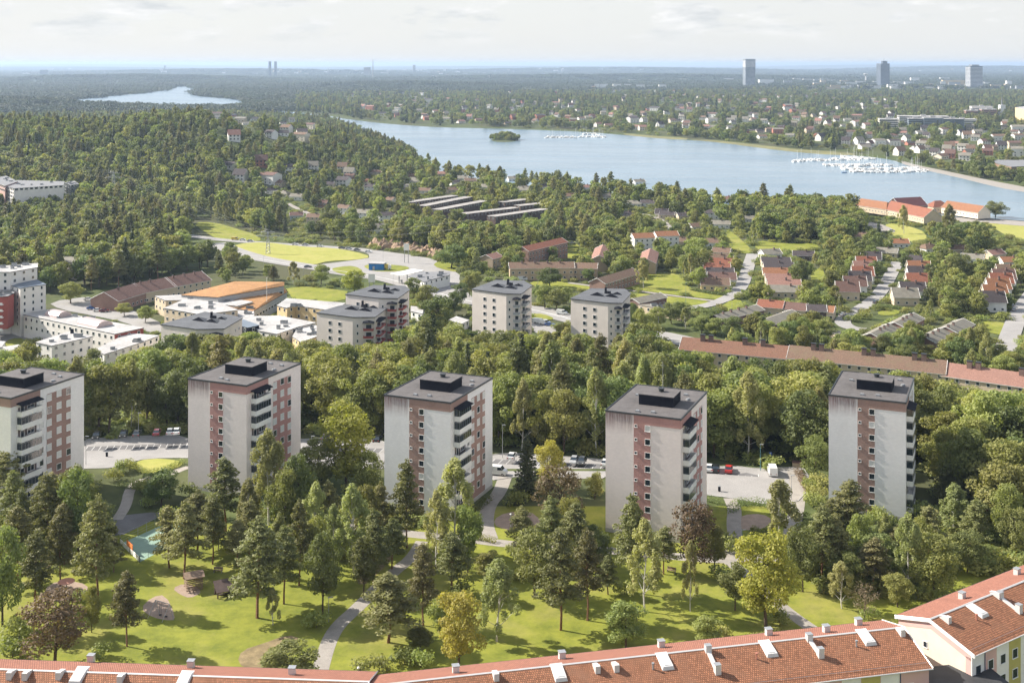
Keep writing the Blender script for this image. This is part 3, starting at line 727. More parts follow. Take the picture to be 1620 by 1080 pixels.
# ------------------------------------------------------------------ slab towers
TW, TD, TH = 15.9, 21.8, 24.95
_T = {}
def tower_meshes():
    m = {}
    w = MB(); w.box((0, 0, -1.5), (TW, TD, TH - .25)); m['wall'] = w.mesh('wall', [W_COOL])
    b = MB()
    b.box((6.05, -.03, .9), (9.6, .1, TH - 2.0)); m['brick1'] = b.mesh('brick_strip', [B_BROWN])
    b = MB(); b.box((6.05, -.035, TH - 2.0), (TW - .02, .1, TH - .25)); m['brick2'] = b.mesh('brick_band', [B_BROWN])
    b = MB(); b.box((TW - .1, .0, TH - 2.0), (TW + .035, 8.4, TH - .25)); m['brick3'] = b.mesh('brick_band', [B_BROWN])
    b = MB(); b.box((TW - .1, 10.3, .9), (TW + .03, 17.6, TH - 1.75)); m['brick4'] = b.mesh('brick_strip', [B_BROWN])
    b = MB(); b.box((TW - .1, 10.3, TH - 2.7 - 0), (TW + .05, 11.8, TH - 1.75)); m['x'] = b.mesh('x', [B_BROWN])
    r = MB(); r.box((-.12, -.12, TH - .25), (TW + .12, TD + .12, TH)); r.k = 1
    r.box((-.14, -.14, TH - .02), (TW + .14, .12, TH + .12)); r.box((-.14, TD - .12, TH - .02), (TW + .14, TD + .14, TH + .12))
    r.box((-.14, .12, TH - .02), (.12, TD - .12, TH + .12)); r.box((TW - .12, .12, TH - .02), (TW + .14, TD - .12, TH + .12)); m['roof'] = r.mesh('roof', [FELT, EDGE])
    p = MB(); p.box((5.0, 7.0, TH), (12.4, 13.0, TH + 2.1)); m['pent'] = p.mesh('lift_house', [BLACKM])
    p = MB(); p.box((4.9, 6.9, TH + 2.1), (12.5, 13.1, TH + 2.22)); m['pentroof'] = p.mesh('lift_house_roof', [FELT])
    for i, (x, y, rr) in enumerate([(8.9, 10.5, .55)]):
        c = MB(); c.cyl((x, y), rr, TH + 2.2, TH + 2.75, 12); c.cyl((x, y), rr * 1.25, TH + 2.75, TH + 2.95, 12); m['fan'] = c.mesh('roof_fan', [EDGE])
    c = MB(); c.box((-.45, -.3, 0), (.45, .3, .28)); c.box((-.38, -.24, .28), (.38, .24, .36)); m['hatch'] = c.mesh('roof_hatch', [METALG])
    # balconies on the right-hand face
    s = MB(); s.box((0, 1.7, 0), (1.35, 7.6, .2)); s.box((1.25, 1.7, .2), (1.35, 7.6, 1.12)); s.box((0, 1.7, .2), (1.25, 1.8, 1.12)); s.box((0, 7.5, .2), (1.25, 7.6, 1.12))
    m['balc'] = s.mesh('balcony', [FRAME])
    g = MB(); y = 1.75
    for i in range(7):
        yy = 1.78 + i * (5.74 / 6); g.k = 0; g.box((1.26, yy - .03, 1.12), (1.33, yy + .03, 2.55))
    g.box((1.26, 1.75, 2.5), (1.33, 7.55, 2.58)); g.box((0, 1.73, 2.5), (1.26, 1.79, 2.58)); g.k = 1
    g.box((1.28, 1.8, 1.12), (1.31, 7.5, 2.5)); g.box((.05, 1.74, 1.12), (1.26, 1.77, 2.5)); m['glaz'] = g.mesh('glazing', [METALG, GLASS])
    g = MB(); g.box((1.28, 1.72, 1.22), (1.33, 7.58, 1.28)); g.box((.0, 1.72, 1.22), (1.28, 1.77, 1.28))
    for i in range(7): yy = 1.78 + i * (5.74 / 6); g.box((1.28, yy - .02, 1.1), (1.32, yy + .02, 1.25))
    m['rail'] = g.mesh('railing', [METALG])
    g = MB(); g.poly([(0, 1.5, 0), (1.75, 1.5, -.45), (1.75, 7.8, -.45), (0, 7.8, 0)]); g.poly([(0, 1.5, -.12), (0, 7.8, -.12), (1.75, 7.8, -.57), (1.75, 1.5, -.57)])
    g.poly([(1.75, 1.5, -.57), (1.75, 7.8, -.57), (1.75, 7.8, -.45), (1.75, 1.5, -.45)]); g.poly([(0, 1.5, 0), (0, 1.5, -.12), (1.75, 1.5, -.57), (1.75, 1.5, -.45)]); g.poly([(0, 7.8, 0), (1.75, 7.8, -.45), (1.75, 7.8, -.57), (0, 7.8, -.12)])
    m['brf'] = g.mesh('balcony_roof', [BLACKM])
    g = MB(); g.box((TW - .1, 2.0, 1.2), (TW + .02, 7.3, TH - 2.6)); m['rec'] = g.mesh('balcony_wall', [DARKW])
    g = MB(); g.bar((0, 0, 0), (0, 0, 6.5), .06, 6, .03); g.bar((-.5, 0, 5.5), (.5, 0, 5.5), .03, 4); m['mast'] = g.mesh('antenna', [METALG])
    g = MB(); g.box((-.02, -.02, -1.5), (TW + .02, TD + .02, .8)); m['plinth'] = g.mesh('plinth', [CONC])
    return m
TM_ = tower_meshes()
def tower(i, corner, wall, brick, side, label, glazed, mast=False):
    F_ = at_z(*corner, TH); rz = R(-22.9)
    org = F_ - Matrix.Rotation(rz, 3, 'Z') @ Vector((TW, 0, 0)); org.z = 0
    t = empty('tower_block', org, rz, label, 'apartment tower', 'five pale apartment towers in a row above the park')
    pk = random.Random(i)
    mobj('wall', TM_['wall'], t, mats=[wall]); mobj('plinth', TM_['plinth'], t)
    for k in ('brick1', 'brick2', 'brick3', 'brick4'): mobj(TM_[k].name.split('.')[0], TM_[k], t, mats=[brick])
    # the cream and brick chequer: pale panels beside the outer windows
    mobj('roof', TM_['roof'], t); h = mobj('lift_house', TM_['pent'], t); mobj('lift_house_roof', TM_['pentroof'], h); mobj('roof_fan', TM_['fan'], h)
    for (x, y, a) in ((6.6, 2.2, 0), (9.6, 2.6, 0), (12.8, 17.6, 0), (9.5, 18.6, 0), (2.6, 13.6, 0), (13.7, 14.2, 1)):
        mobj('roof_hatch', TM_['hatch'], t, (x + pk.uniform(-.5, .5), y + pk.uniform(-.6, .6), TH), a)
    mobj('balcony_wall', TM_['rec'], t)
    for s in range(8):
        z = TH - 3.35 - s * 2.745
        window(t, 9.0, -.03, z, 1.2, 1.3, 0, pk=pk)
        window(t, 6.5, -.03, z + .62, .62, .62, 0, GLASS)
        for j, v in enumerate((10.98, 13.95, 16.92)):
            window(t, TW + .03, v, z - .05 + (.28 if j == 1 else 0), 1.45, 1.5, 1, GLASSB if pk.random() < .72 else GLASS)
        window(t, TW, 8.75, z - .05, 1.2, 1.5, 1, GLASSB if pk.random() < .6 else GLASS)
        b = mobj('balcony', TM_['balc'], t, (TW, 0, z - 1.05))
        if (s in glazed): mobj('glazing', TM_['glaz'], b)
        else: mobj('railing', TM_['rail'], b)
        window(b, .02, 3.2, .25, 1.1, 2.0, 1, GLASS); window(b, .02, 5.6, .95, 2.0, 1.3, 1, GLASS)
    mobj('balcony_roof', TM_['brf'], t, (TW, 0, TH - 1.45))
    for s in range(0, 8, 1):
        z = TH - 3.35 - s * 2.745
        for v in (4, 11, 17): window(t, 0, v, z, 1.4, 1.3, 3, GLASS)
        for v in (4, 8.5, 12.5): window(t, v, TD, z, 1.4, 1.3, 2, GLASS)
    if mast: mobj('antenna', TM_['mast'], t, (9.2, 10.6, TH + 2.2))
    P = [org + Matrix.Rotation(rz, 3, 'Z') @ Vector(q) for q in ((-1, -1, 0), (TW + 2.2, -1, 0), (TW + 2.2, TD + 1, 0), (-1, TD + 1, 0))]
    KEEP.add(P)
    return t, org, rz
TWS = []
TWS.append(tower(1, (17, 630), W_COOL, B_BROWN, W_CREAM, 'white apartment tower with brown brick, leftmost of the row and cut by the picture edge', (1, 3, 4, 6)))
TWS.append(tower(2, (390, 610), W_WARM, B_PINK, W_CREAM, 'cream apartment tower with rose brick, second from the left, beside the small ball court', (1, 2, 4, 6)))
TWS.append(tower(3, (713, 637), W_COOL, B_BROWN, W_CREAM, 'middle tower of the five, bluish white walls with a brown brick strip', (0, 1, 2, 4)))
TWS.append(tower(4, (1077, 663), W_WARM, B_PINK, W_CREAM, 'cream and rose brick tower with a tall thin antenna on its roof', (1, 3, 5), True))
TWS.append(tower(5, (1433, 637), W_COOL, B_BROWN, W_CREAM, 'rightmost tower of the row, pale grey with brown brick and stains under its roof', (0, 1, 2, 3, 4, 5, 7)))
bpy.data.meshes.remove(TM_['x'])
# ------------------------------------------------------------------ long red-roofed blocks in the foreground
TILE_RED = tilemat('roof_tile_red', (.33, .145, .078), .28, .36, moss=(.22, .11, .065))
TILE_RED_LIT = tilemat('roof_tile_red_lit', (.40, .175, .12), .15, .36)  # same red tiles on the back slope, with sunlight painted into the colour
WH_METAL = mat('sheet_metal_white', (.62, .60, .58), .45, .06, 1, metal=.15)
P_PINK = mat('render_pink', (.62, .40, .36), .9, .06, .5); P_CREAM = mat('render_pale_yellow', (.72, .64, .52), .9, .06, .5)
P_WHITE = mat('render_white', (.76, .74, .70), .9, .06, .5); P_OLIVE = mat('render_mustard', (.45, .40, .13), .9, .08, .5); P_BRED = mat('render_brick_red', (.40, .17, .12), .9, .08, .5)
PIPE = mat('downpipe_blue', (.03, .09, .17), .5, .1, 1)
def longroof(ridge_px, ang, a0, a1, label, feats, right_gable=False):
    """gabled block: origin on the ridge, x along it, y towards the camera side negative"""
    o0 = at_z(*ridge_px, 13.0); zr = 13.0; S = .292; wf = 7.8; wb = 6.3
    o = empty('apartment_block', (o0.x, o0.y, 0), ang, label, 'apartment block', 'long red-roofed apartment blocks along the bottom of the park')
    X0, X1 = a0, a1
    zf, zb = zr - S * wf, zr - S * wb
    w2 = MB(); e = .3
    for xx in (X0 + e, X1 - e):
        P = [(xx, -wf + .6, -1), (xx, wb - .5, -1), (xx, wb - .5, zr - .2 - S * (wb - .5)), (xx, 0, zr - .2), (xx, -wf + .6, zr - .2 - S * (wf - .6))]
        w2.poly(P if xx > X0 + 1 else P[::-1])
    for yy in (-wf + .6, wb - .5):
        z = zr - .2 - S * abs(yy); P = [(X0 + e, yy, -1), (X1 - e, yy, -1), (X1 - e, yy, z), (X0 + e, yy, z)]
        w2.poly(P if yy < 0 else P[::-1])
    w2.build('wall', P_PINK if not right_gable else P_CREAM, o)
    r = MB(); t = .14
    def slab(y1, z1, k):
        r.k = k
        P = [(X0, 0, zr), (X1, 0, zr), (X1, y1, z1), (X0, y1, z1)]; Q = [(x, y, z - t) for x, y, z in P]
        if y1 < 0: P, Q = P[::-1], Q[::-1]
        r.poly(P); r.poly(Q[::-1])
        for i in range(4): j = (i + 1) % 4; r.poly([Q[i], Q[j], P[j], P[i]])
    slab(-wf, zf, 0); slab(wb, zb, 1)
    rf = r.build('roof', [TILE_RED, TILE_RED_LIT], o)
    m = MB(); m.poly([(X0, -.22, zr - .01), (X1, -.22, zr - .01), (X1, 0, zr + .10), (X0, 0, zr + .10)]); m.poly([(X0, 0, zr + .10), (X1, 0, zr + .10), (X1, .2, zr - .01), (X0, .2, zr - .01)])
    m.build('ridge_flashing', WH_METAL, rf)
    m = MB(); m.bar((X0, -wf - .06, zf - .1), (X1, -wf - .06, zf - .1), .09, 6); m.build('gutter', WH_METAL, rf)
    m = MB(); m.bar((X0, wb + .06, zb - .1), (X1, wb + .06, zb - .1), .09, 6)
    m.build('gutter', EDGE, rf)
    sn = MB(); sn.bar((X0 + .5, -wf + .9, zf + S * .9 + .16), (X1 - .5, -wf + .9, zf + S * .9 + .16), .03, 4)
    x = X0 + 1
    while x < X1: sn.bar((x, -wf + .9, zf + S * .9), (x, -wf + .9, zf + S * .9 + .16), .025, 4); x += 2.4
    sn.build('snow_guard', METALG, rf)
    v = MB()
    for xx in ((X0, X1) if not right_gable else (X0,)):
        for y1, z1 in ((-wf, zf), (wb, zb)):
            v.bar((xx, 0, zr + .03), (xx, y1, z1 + .03), .10, 4)
    v.build('verge', WH_METAL, rf)
    inv = Matrix.Rotation(-ang, 3, 'Z')
    def onslope(px, py, back=False):
        lo = at_y(px, py, 100); d = (lo - Vector((0, 0, CZ))); c = inv @ (Vector((0, 0, CZ)) - Vector((o0.x, o0.y, 0))); dd = inv @ d
        s = -S if back else S        # z = zr + s*y on the front slope (y<0), zr - S*y behind
        t_ = (zr + s * c.y - c.z) / (dd.z - s * dd.y); p = c + dd * t_
        return p
    for f in feats:
        k, px, py = f[0], f[1], f[2]
        p = onslope(px, py, back=(k == 'chimney'))
        if k == 'chimney':
            c = MB(); c.box((-.45, -.4, -.9), (.45, .4, .95)); c.k = 1; c.box((-.52, -.47, .95), (.52, .47, 1.05)); c.build('chimney', [WH_METAL, METALG], rf, (p.x, p.y, p.z))
            continue
        if k == 'hatch':       # glazed roof hatch
            c = MB(); L_, W_ = 2.3, 1.5
            q = lambda x, y, h: (x, y, S * y + h)
            P = [q(-W_ / 2, -L_ / 2, .42), q(W_ / 2, -L_ / 2, .42), q(W_ / 2, L_ / 2, .2), q(-W_ / 2, L_ / 2, .2)]; Q = [q(-W_ / 2 - .15, -L_ / 2 - .15, -.05), q(W_ / 2 + .15, -L_ / 2 - .15, -.05), q(W_ / 2 + .15, L_ / 2 + .9, -.05), q(-W_ / 2 - .15, L_ / 2 + .9, -.05)]
            c.poly(P)
            for i in range(4): j = (i + 1) % 4; c.poly([Q[i], Q[j], P[j], P[i]])
            h = c.build('roof_hatch', WH_METAL, rf, (p.x, p.y, p.z))
            g = MB(); P = [q(-W_ / 2 + .25, -L_ / 2 + .25, .445), q(W_ / 2 - .25, -L_ / 2 + .25, .445), q(W_ / 2 - .25, L_ / 2 - .4, .255), q(-W_ / 2 + .25, L_ / 2 - .4, .255)]
            g.poly(P); g.build('pane', GLASSB, h)
        elif k == 'duct':      # long sheet-metal duct down the slope with an upstand at each end
            p2 = onslope(f[3], f[4]); d = p2 - p; n = Vector((0, -S, 1)).normalized()
            c = MB(); u = d.normalized(); s_ = u.cross(Vector((0, 0, 1))).normalized() * .28
            a_, b_ = Vector((0, 0, .0)), Vector(d)
            T = [a_ - s_ + Vector((0, 0, .28)), a_ + s_ + Vector((0, 0, .28)), b_ + s_ + Vector((0, 0, .28)), b_ - s_ + Vector((0, 0, .28))]; D = [x - Vector((0, 0, .4)) for x in T]
            c.poly(T[::-1]); c.poly(D)
            for i in range(4): j = (i + 1) % 4; c.poly([D[j], D[i], T[i], T[j]])
            c.box((-.42, -.4, -.3), (.42, .4, .95)); c.box((d.x - .42, d.y - .4, d.z - .3), (d.x + .42, d.y + .4, d.z + 1.25))
            c.k = 1; c.box((-.46, -.44, .95), (.46, .44, 1.0)); c.box((d.x - .46, d.y - .44, d.z + 1.25), (d.x + .46, d.y + .44, d.z + 1.3))
            c.build('ventilation_duct', [WH_METAL, METALG], rf, (p.x, p.y, p.z))
        elif k == 'vent':
            c = MB(); c.box((-.36, -.36, -.3), (.36, .36, .9)); c.poly([(-.36, .36, 0), (.36, .36, 0), (.36, 1.4, S * 1.4 + .05), (-.36, 1.4, S * 1.4 + .05)]); c.poly([(.36, .36, .8), (.36, 1.4, S * 1.4 + .02), (.36, .36, 0)]); c.poly([(-.36, .36, .8), (.36, .36, .8), (.36, 1.5, S * 1.5 + .1), (-.36, 1.5, S * 1.5 + .1)])
            c.poly([(-.36, .36, 0), (-.36, 1.4, S * 1.4 + .02), (-.36, .36, .8)])
            c.build('ventilation_shaft', WH_METAL, rf, (p.x, p.y, p.z))
        elif k == 'pipe':
            c = MB(); c.cyl((0, 0), .12, -.2, .75, 8); c.cyl((0, 0), .2, .75, .9, 8); c.build('vent_pipe', METALG if len(f) > 3 else P_BRED, rf, (p.x, p.y, p.z))
    P = [Matrix.Rotation(ang, 3, 'Z') @ Vector(q) + o0 for q in ((X0, -wf, 0), (X1, -wf, 0), (X1, wb, 0), (X0, wb, 0))]
    KEEP.add(P)
    # front wall: colour fields and windows below the eave
    x = X0 + 1.2; k = 0; yw = -wf + .6
    cols = (P_WHITE, P_PINK, P_WHITE, P_OLIVE)
    while x < X1 - 2.5:
        m = MB(); m.box((x - 1.0, yw - .02, -1), (x + 1.9, yw + .1, zf - .05)); m.build('colour_panel', cols[k % 4], o)
        for z in (1.2, 4.2, 7.2): window(o, x + .45, yw - .02, z, 1.35, 1.5, 0, GLASS)
        x += 3.0; k += 1
        if k % 4 == 1:
            m = MB(); m.bar((x - 1.0, yw - .1, -1), (x - 1.0, yw - .1, zf - .1), .06, 6); m.build('downpipe', PIPE, o)
    return o, o0, (X0, X1, wf, wb, zr, S)
f1 = [('chimney', 1046, 1023), ('chimney', 889, 1041), ('chimney', 721, 1063), ('chimney', 1216, 1004), ('chimney', 1307, 999), ('chimney', 1358, 988),
      ('hatch', 1053, 1048), ('hatch', 885, 1066), ('hatch', 1217, 1028), ('hatch', 1372, 1010),
      ('vent', 945, 1062), ('vent', 975, 1060), ('vent', 785, 1074), ('duct', 1120, 1030, 1135, 1064), ('duct', 1280, 1012, 1298, 1038), ('vent', 1427, 1004),
      ('pipe', 1197, 1042), ('pipe', 1355, 1022, 1), ('pipe', 1033, 1058, 1)]
blkC = longroof((1430, 991), math.atan2(.213, .977), -92, 0, 'long red tiled roof in the middle of the bottom edge, rising to the right', f1)
f0 = [('chimney', 144, 1046), ('chimney', 302, 1055), ('chimney', 462, 1066), ('vent', 15, 1072), ('vent', 40, 1073), ('vent', 93, 1072), ('hatch', 123, 1071), ('hatch', 290, 1078), ('vent', 190, 1078)]
blkL = longroof((0, 1057.5), math.atan2(-.065, .998), -30, 51.5, 'red tiled roof of the block at the bottom left corner', f0)
f2 = [('chimney', 1522, 946), ('chimney', 1609, 908), ('hatch', 1548, 967), ('vent', 1580, 945), ('pipe', 1545, 980), ('duct', 1582, 945, 1612, 968), ('vent', 1500, 984)]
blkR = longroof((1470, 979), math.atan2(.557, .83), 0, 60, 'red-roofed block with a pale gable end wall in the bottom right corner', f2, True)
# gable trim and window of the right-hand block; dark flat roof between the two blocks
o, o0, (X0, X1, wf, wb, zr, S) = blkR
g = MB()
for y1, zt in ((-wf, zr - S * wf), (wb, zr - S * wb)):
    P = [(-.04, 0, zr - .02), (-.04, y1, zt - .02), (-.04, y1, zt - .45), (-.04, 0, zr - .45)]
    Q = [(.3, p[1], p[2]) for p in P]
    if y1 > 0: P, Q = P[::-1], Q[::-1]
    g.poly(P); g.poly(Q[::-1])
    for i in range(4): j = (i + 1) % 4; g.poly([P[i], Q[i], Q[j], P[j]])
g.build('bargeboard', FRAME, o)
g = MB()
for y1, zt in ((-wf + .6, zr - S * (wf - .6)), (wb - .5, zr - S * (wb - .5))):
    g.poly([(.27, 0, zr - .45), (.27, y1, zt - .45), (.27, y1, zt - 1.5), (.27, 0, zr - 1.5)][::(1 if y1 < 0 else -1)])
g.poly([(.27, -wf + .6, zr - S * wf - .8), (.27, -wf + .6, 0), (.27, -wf + 1.7, 0), (.27, -wf + 1.7, zr - S * wf - .8)])
g.build('colour_panel', P_PINK, o)
window(o, .3, .9, 8.3, .8, 1.0, 3, GLASS)
FLATD = mat('roof_boards_dark', (.045, .045, .047), .7, .2, .5)
lk = empty('link_building', (at_z(1520, 1075, 7.4).x, at_z(1520, 1075, 7.4).y, 0), math.atan2(.213, .977), 'dark low link roof between the two red-roofed blocks', 'link building')
m = MB(); m.box((-7.5, -6, -1), (6, 4, 7.2)); m.build('wall', P_PINK, lk)
m = MB(); m.box((-7.8, -6.3, 7.2), (6.3, 4.3, 7.45)); m.build('roof', FLATD, lk)
# ------------------------------------------------------------------ middle distance buildings
G_GREY = mat('render_grey_beige', (.70, .63, .57), .9, .06, .3); G_WHITE = mat('render_off_white', (.74, .70, .65), .9, .06, .3)
R_WHITE = mat('roof_sheet_pale', (.45, .435, .42), .7, .22, .1, fine=.9); R_GREY = mat('roof_sheet_grey', (.20, .20, .205), .7, .12, .2)
R_BLUE = mat('roof_sheet_bluegrey', (.16, .19, .23), .5, .12, .2); R_ORANGE = mat('roof_sheet_rust', (.40, .21, .085), .8, .15, .3, fine=1.2)
R_BROWN = tilemat('roof_tile_brown', (.215, .125, .10), .2); R_RED = tilemat('roof_tile_brick', (.36, .14, .085), .2); R_OR = tilemat('roof_tile_orange', (.38, .175, .09), .18)
R_DARK = tilemat('roof_tile_dark', (.105, .085, .085), .2); R_MOSS = tilemat('roof_tile_mossy', (.26, .165, .115), .2, moss=(.17, .13, .08)); R_PINK = tilemat('roof_tile_faded', (.40, .22, .17), .15)
R_MOSS2 = tilemat('roof_tile_rust_brown', (.29, .15, .10), .2, moss=(.19, .11, .07)); R_ETER = mat('roof_fibre_grey', (.235, .215, .175), .9, .15, .4, fine=2)
K_YEL = mat('render_yellow', (.66, .50, .27), .9, .06, .4); K_RED = mat('panel_dark_red', (.30, .075, .06), .8, .1, .5); K_BRK = brickmat('brick_dark', (.20, .12, .10), (.25, .15, .12), (.25, .2, .18))
K_BEI = mat('render_sand', (.56, .46, .33), .9, .08, .5); K_DW = mat('timber_dark', (.10, .07, .06), .9, .2, .8); K_GRY = mat('panel_grey', (.36, .36, .36), .8, .08, .4)
COPPER = mat('sheet_metal_pinkish', (.52, .42, .40), .4, .1, 1, metal=.3)
_ww = {}
def simple_window(parent, p, n, w=1.3, h=1.4, m=None):
    """small framed window on a wall whose outward horizontal normal is n"""
    key = (round(w, 1), round(h, 1))
    if key not in _ww:
        f = MB(); f.box((-w / 2, -.08, 0), (w / 2, 0, h)); f.k = 1; f.box((-w / 2 + .12, -.10, .12), (w / 2 - .12, -.081, h - .12))
        _ww[key] = f.mesh('window', [FRAME, GLASS])
    a = math.atan2(n[1], n[0]) + math.pi / 2
    return mobj('window', _ww[key], parent, p, a, m)
def block(px, zr, wall, roof, label, cat='building', group=None, st=2.8, rows=None, wins=None, base=None, name='building', eave=.25, parapet=False, top_off=1.9, wsize=(1.3, 1.4), rt=.25, zlist=None, cap=48):
    """flat or mono-pitched block; px are roof corners seen in the photo, zr their height (or a height for each)"""
    zs = zlist or [zr] * len(px)
    W = [at_z(p[0], p[1], z) for p, z in zip(px, zs)]
    a = sum(W[i].x * W[(i + 1) % len(W)].y - W[(i + 1) % len(W)].x * W[i].y for i in range(len(W)))
    if a < 0: W = W[::-1]
    c = sum(W, Vector()) / len(W); g = min(tz(p.x, p.y) for p in W) - 1.2
    if base is not None: g = base
    o = empty(name, (c.x, c.y, g + 1.2), 0, label, cat, group); O = Vector((c.x, c.y, g + 1.2))
    Q = [p - O for p in W]; n = len(Q)
    m = MB()
    for i in range(n):
        j = (i + 1) % n; m.poly([(Q[i].x, Q[i].y, -1.2), (Q[j].x, Q[j].y, -1.2), (Q[j].x, Q[j].y, Q[j].z - rt), (Q[i].x, Q[i].y, Q[i].z - rt)])
    m.build('wall', wall, o)
    m = MB(); cc = sum(Q, Vector()) / n
    E = [cc + (q - cc) * (1 + eave / max(1, (Vector((q.x - cc.x, q.y - cc.y))).length)) for q in Q]
    T = [(e.x, e.y, q.z) for e, q in zip(E, Q)]; D = [(e.x, e.y, q.z - rt) for e, q in zip(E, Q)]
    m.poly(T); m.poly(D[::-1]); m.k = 1
    for i in range(n): j = (i + 1) % n; m.poly([D[i], D[j], T[j], T[i]])
    m.build('roof', [roof, EDGE if not parapet else FRAME], o)
    if zlist is None and cat not in ('apartment tower', 'shed', 'plant room', 'terrace', 'hall', 'garage'):
        rr = random.Random(len(label)); qq = [cc + (q - cc) * .6 for q in Q]
        for k in range(5):
            a_, b_ = rr.sample(range(n), 2); q = qq[a_].lerp(qq[b_], rr.random()); w_, d_, h_ = rr.uniform(.5, 1.6), rr.uniform(.5, 1.2), rr.uniform(.4, 1.3)
            v = MB(); v.box((-w_, -d_, 0), (w_, d_, h_)); v.k = 1; v.box((-w_ - .08, -d_ - .08, h_), (w_ + .08, d_ + .08, h_ + .1)); v.build('roof_vent', [METALG, EDGE], o, (q.x, q.y, q.z), rr.uniform(0, .3))
    cnt = 0
    for i in range(n):
        j = (i + 1) % n; e = Q[j] - Q[i]; ln = Vector((e.x, e.y)).length
        nrm = Vector((e.y, -e.x, 0)).normalized()
        if ln < 4 or nrm.y > .2 and wins is None: continue
        mid = (Q[i] + Q[j]) / 2 + O
        if nrm.dot(Vector((mid.x, mid.y, 0))) > 0: continue
        k = max(1, int(ln / 3.6)); hh = min(Q[i].z, Q[j].z)
        r = rows if rows is not None else max(1, int((hh - .4) / st))
        for s in range(r):
            for q in range(k):
                if cnt >= cap: break
                t = (q + .5) / k
                if wins is not None and wins(i, s, q, k) is False: continue
                p = Q[i] + e * t; z = hh - top_off - s * st
                if z < .4: continue
                simple_window(o, (p.x + nrm.x * .01, p.y + nrm.y * .01, z), nrm, *wsize); cnt += 1
    KEEP.add([(p[0] + O.x, p[1] + O.y) for p in E])
    VIEW.add([p for p in px], max(p.y for p in W))
    return o, O, Q
def star_tower(px, zr, label, storeys, balc, redb=False, wall=None):
    """point tower: seven-sided plan with a low folded roof, dark clerestories and stacked balconies"""
    o, O, Q = block(px, zr, wall or G_GREY, FELT2, label, 'apartment tower', 'grey point towers beyond the wood', name='point_tower', wins=lambda *a: False, eave=.35, rt=.3)
    W = [at_z(p[0], p[1], zr) for p in px]
    P = [w - O for w in W]; zt = P[0].z
    fr, c1, c2, ri = P[0], P[1], P[2], P[3]
    def face(a, b, ts, rows, w=1.35, h=1.4, off=3.9, st=2.78):
        e = b - a; nrm = Vector((e.y, -e.x, 0)).normalized()
        if nrm.y > 0 and nrm.dot(a + O) > 0: nrm = -nrm
        for s in range(rows):
            for t in ts:
                p = a + e * t; simple_window(o, (p.x + nrm.x * .01, p.y + nrm.y * .01, zt - off - s * st), nrm, w, h)
        return e, nrm
    face(fr, c1, (.37, .64), storeys); face(c1, c2, (.22,), storeys, .8, 1.2); e2, n2 = face(c2, ri, (.62, .82), storeys, 1.0, 1.3)
    for k, (a, b, t0, t1) in enumerate(((c1, c2, .5, .95), (c2, ri, .06, .42))[:balc]):
        e = b - a; nrm = Vector((e.y, -e.x, 0)).normalized(); L = Vector((e.x, e.y)).length
        ang = math.atan2(e.y, e.x); p = a + e * t0; w = L * (t1 - t0)
        hd = MB(); hd.poly([(-.3, .1, .25), (-.3, -2.0, 0), (w / 2, -2.5, .35), (w / 2, .1, .75)]); hd.poly([(w / 2, .1, .75), (w / 2, -2.5, .35), (w + .3, -2.0, 0), (w + .3, .1, .25)])
        hd.poly([(w / 2, -2.5, .2), (-.3, -2.0, -.15), (-.3, .1, -.1), (w / 2, .1, .2)]); hd.poly([(w / 2, .1, .2), (w + .3, .1, -.1), (w + .3, -2., -.15), (w / 2, -2.5, .2)])
        hd.poly([(-.3, -2, 0), (-.3, -2, -.15), (w / 2, -2.5, .2), (w / 2, -2.5, .35)]); hd.poly([(w / 2, -2.5, .35), (w / 2, -2.5, .2), (w + .3, -2, -.15), (w + .3, -2, 0)])
        hd.build('balcony_roof', BLACKM, o, (p.x, p.y, zt - 2.0), ang)
        for s in range(storeys):
            b_ = MB(); b_.box((0, -1.7, 0), (w, -.01, .18)); b_.k = 1
            b_.box((0, -1.7, .18), (w, -1.62, 1.1)); b_.box((0, -1.62, .18), (.06, -.01, 1.1)); b_.box((w - .06, -1.62, .18), (w, -.01, 1.1))
            bo = b_.build('balcony', [FRAME, K_RED if redb else K_GRY], o, (p.x, p.y, zt - 5.1 - s * 2.78), ang)
            simple_window(bo, (w * .5, -.01, .4), (0, -1, 0), max(.9, w * .6), 1.9)
    # folded clerestories and a chimney on the roof
    cen = sum(P, Vector()) / len(P); ang = math.atan2((c1 - fr).y, (c1 - fr).x)
    for dx, dy, sc in ((-1.6, -2.8, 1.0), (4.2, -2.2, .95), (3.8, 3.6, .7)):
        c = MB(); w, d, h = 3.3 * sc, 4.6 * sc, 1.45 * sc
        c.poly([(-w, 0, 0), (w, 0, 0), (0, .2, h)]); c.k = 1; c.poly([(-w, 0, 0.0), (0, .2, h), (0, d, .1)]); c.poly([(0, .2, h), (w, 0, 0.0), (0, d, .1)])
        q = cen + Matrix.Rotation(ang, 3, 'Z') @ Vector((dx, dy, 0)); c.build('clerestory', [BLACKM, FELT2], o, (q.x, q.y, zt + .02), ang)
    c = MB(); c.box((-.9, -.6, 0), (1.3, .6, .9)); c.box((-.9, -.4, .9), (-.35, .4, 2.3)); q = cen + Matrix.Rotation(ang, 3, 'Z') @ Vector((-.5, 3.8, 0)); c.build('chimney', BLACKM, o, (q.x, q.y, zt), ang)
    return o
star_tower([(747, 457), (801, 464), (824, 464.5), (841, 451.5), (829, 444), (784, 443), (766, 450)], 9.4, 'grey-beige point tower on the left of the two beside the highway', 8, 2)
star_tower([(903, 472), (962, 478.5), (984, 479), (997, 464), (988, 457), (935, 456), (921, 463)], 6.8, 'grey-beige point tower on the right, in front of the garden flats', 8, 2)
star_tower([(547, 465), (599, 471), (629, 471.5), (647.5, 458), (640, 452), (591, 451), (570, 458)], 7.5, 'taller point tower with stacked dark red balconies, behind its neighbour', 8, 2, True)
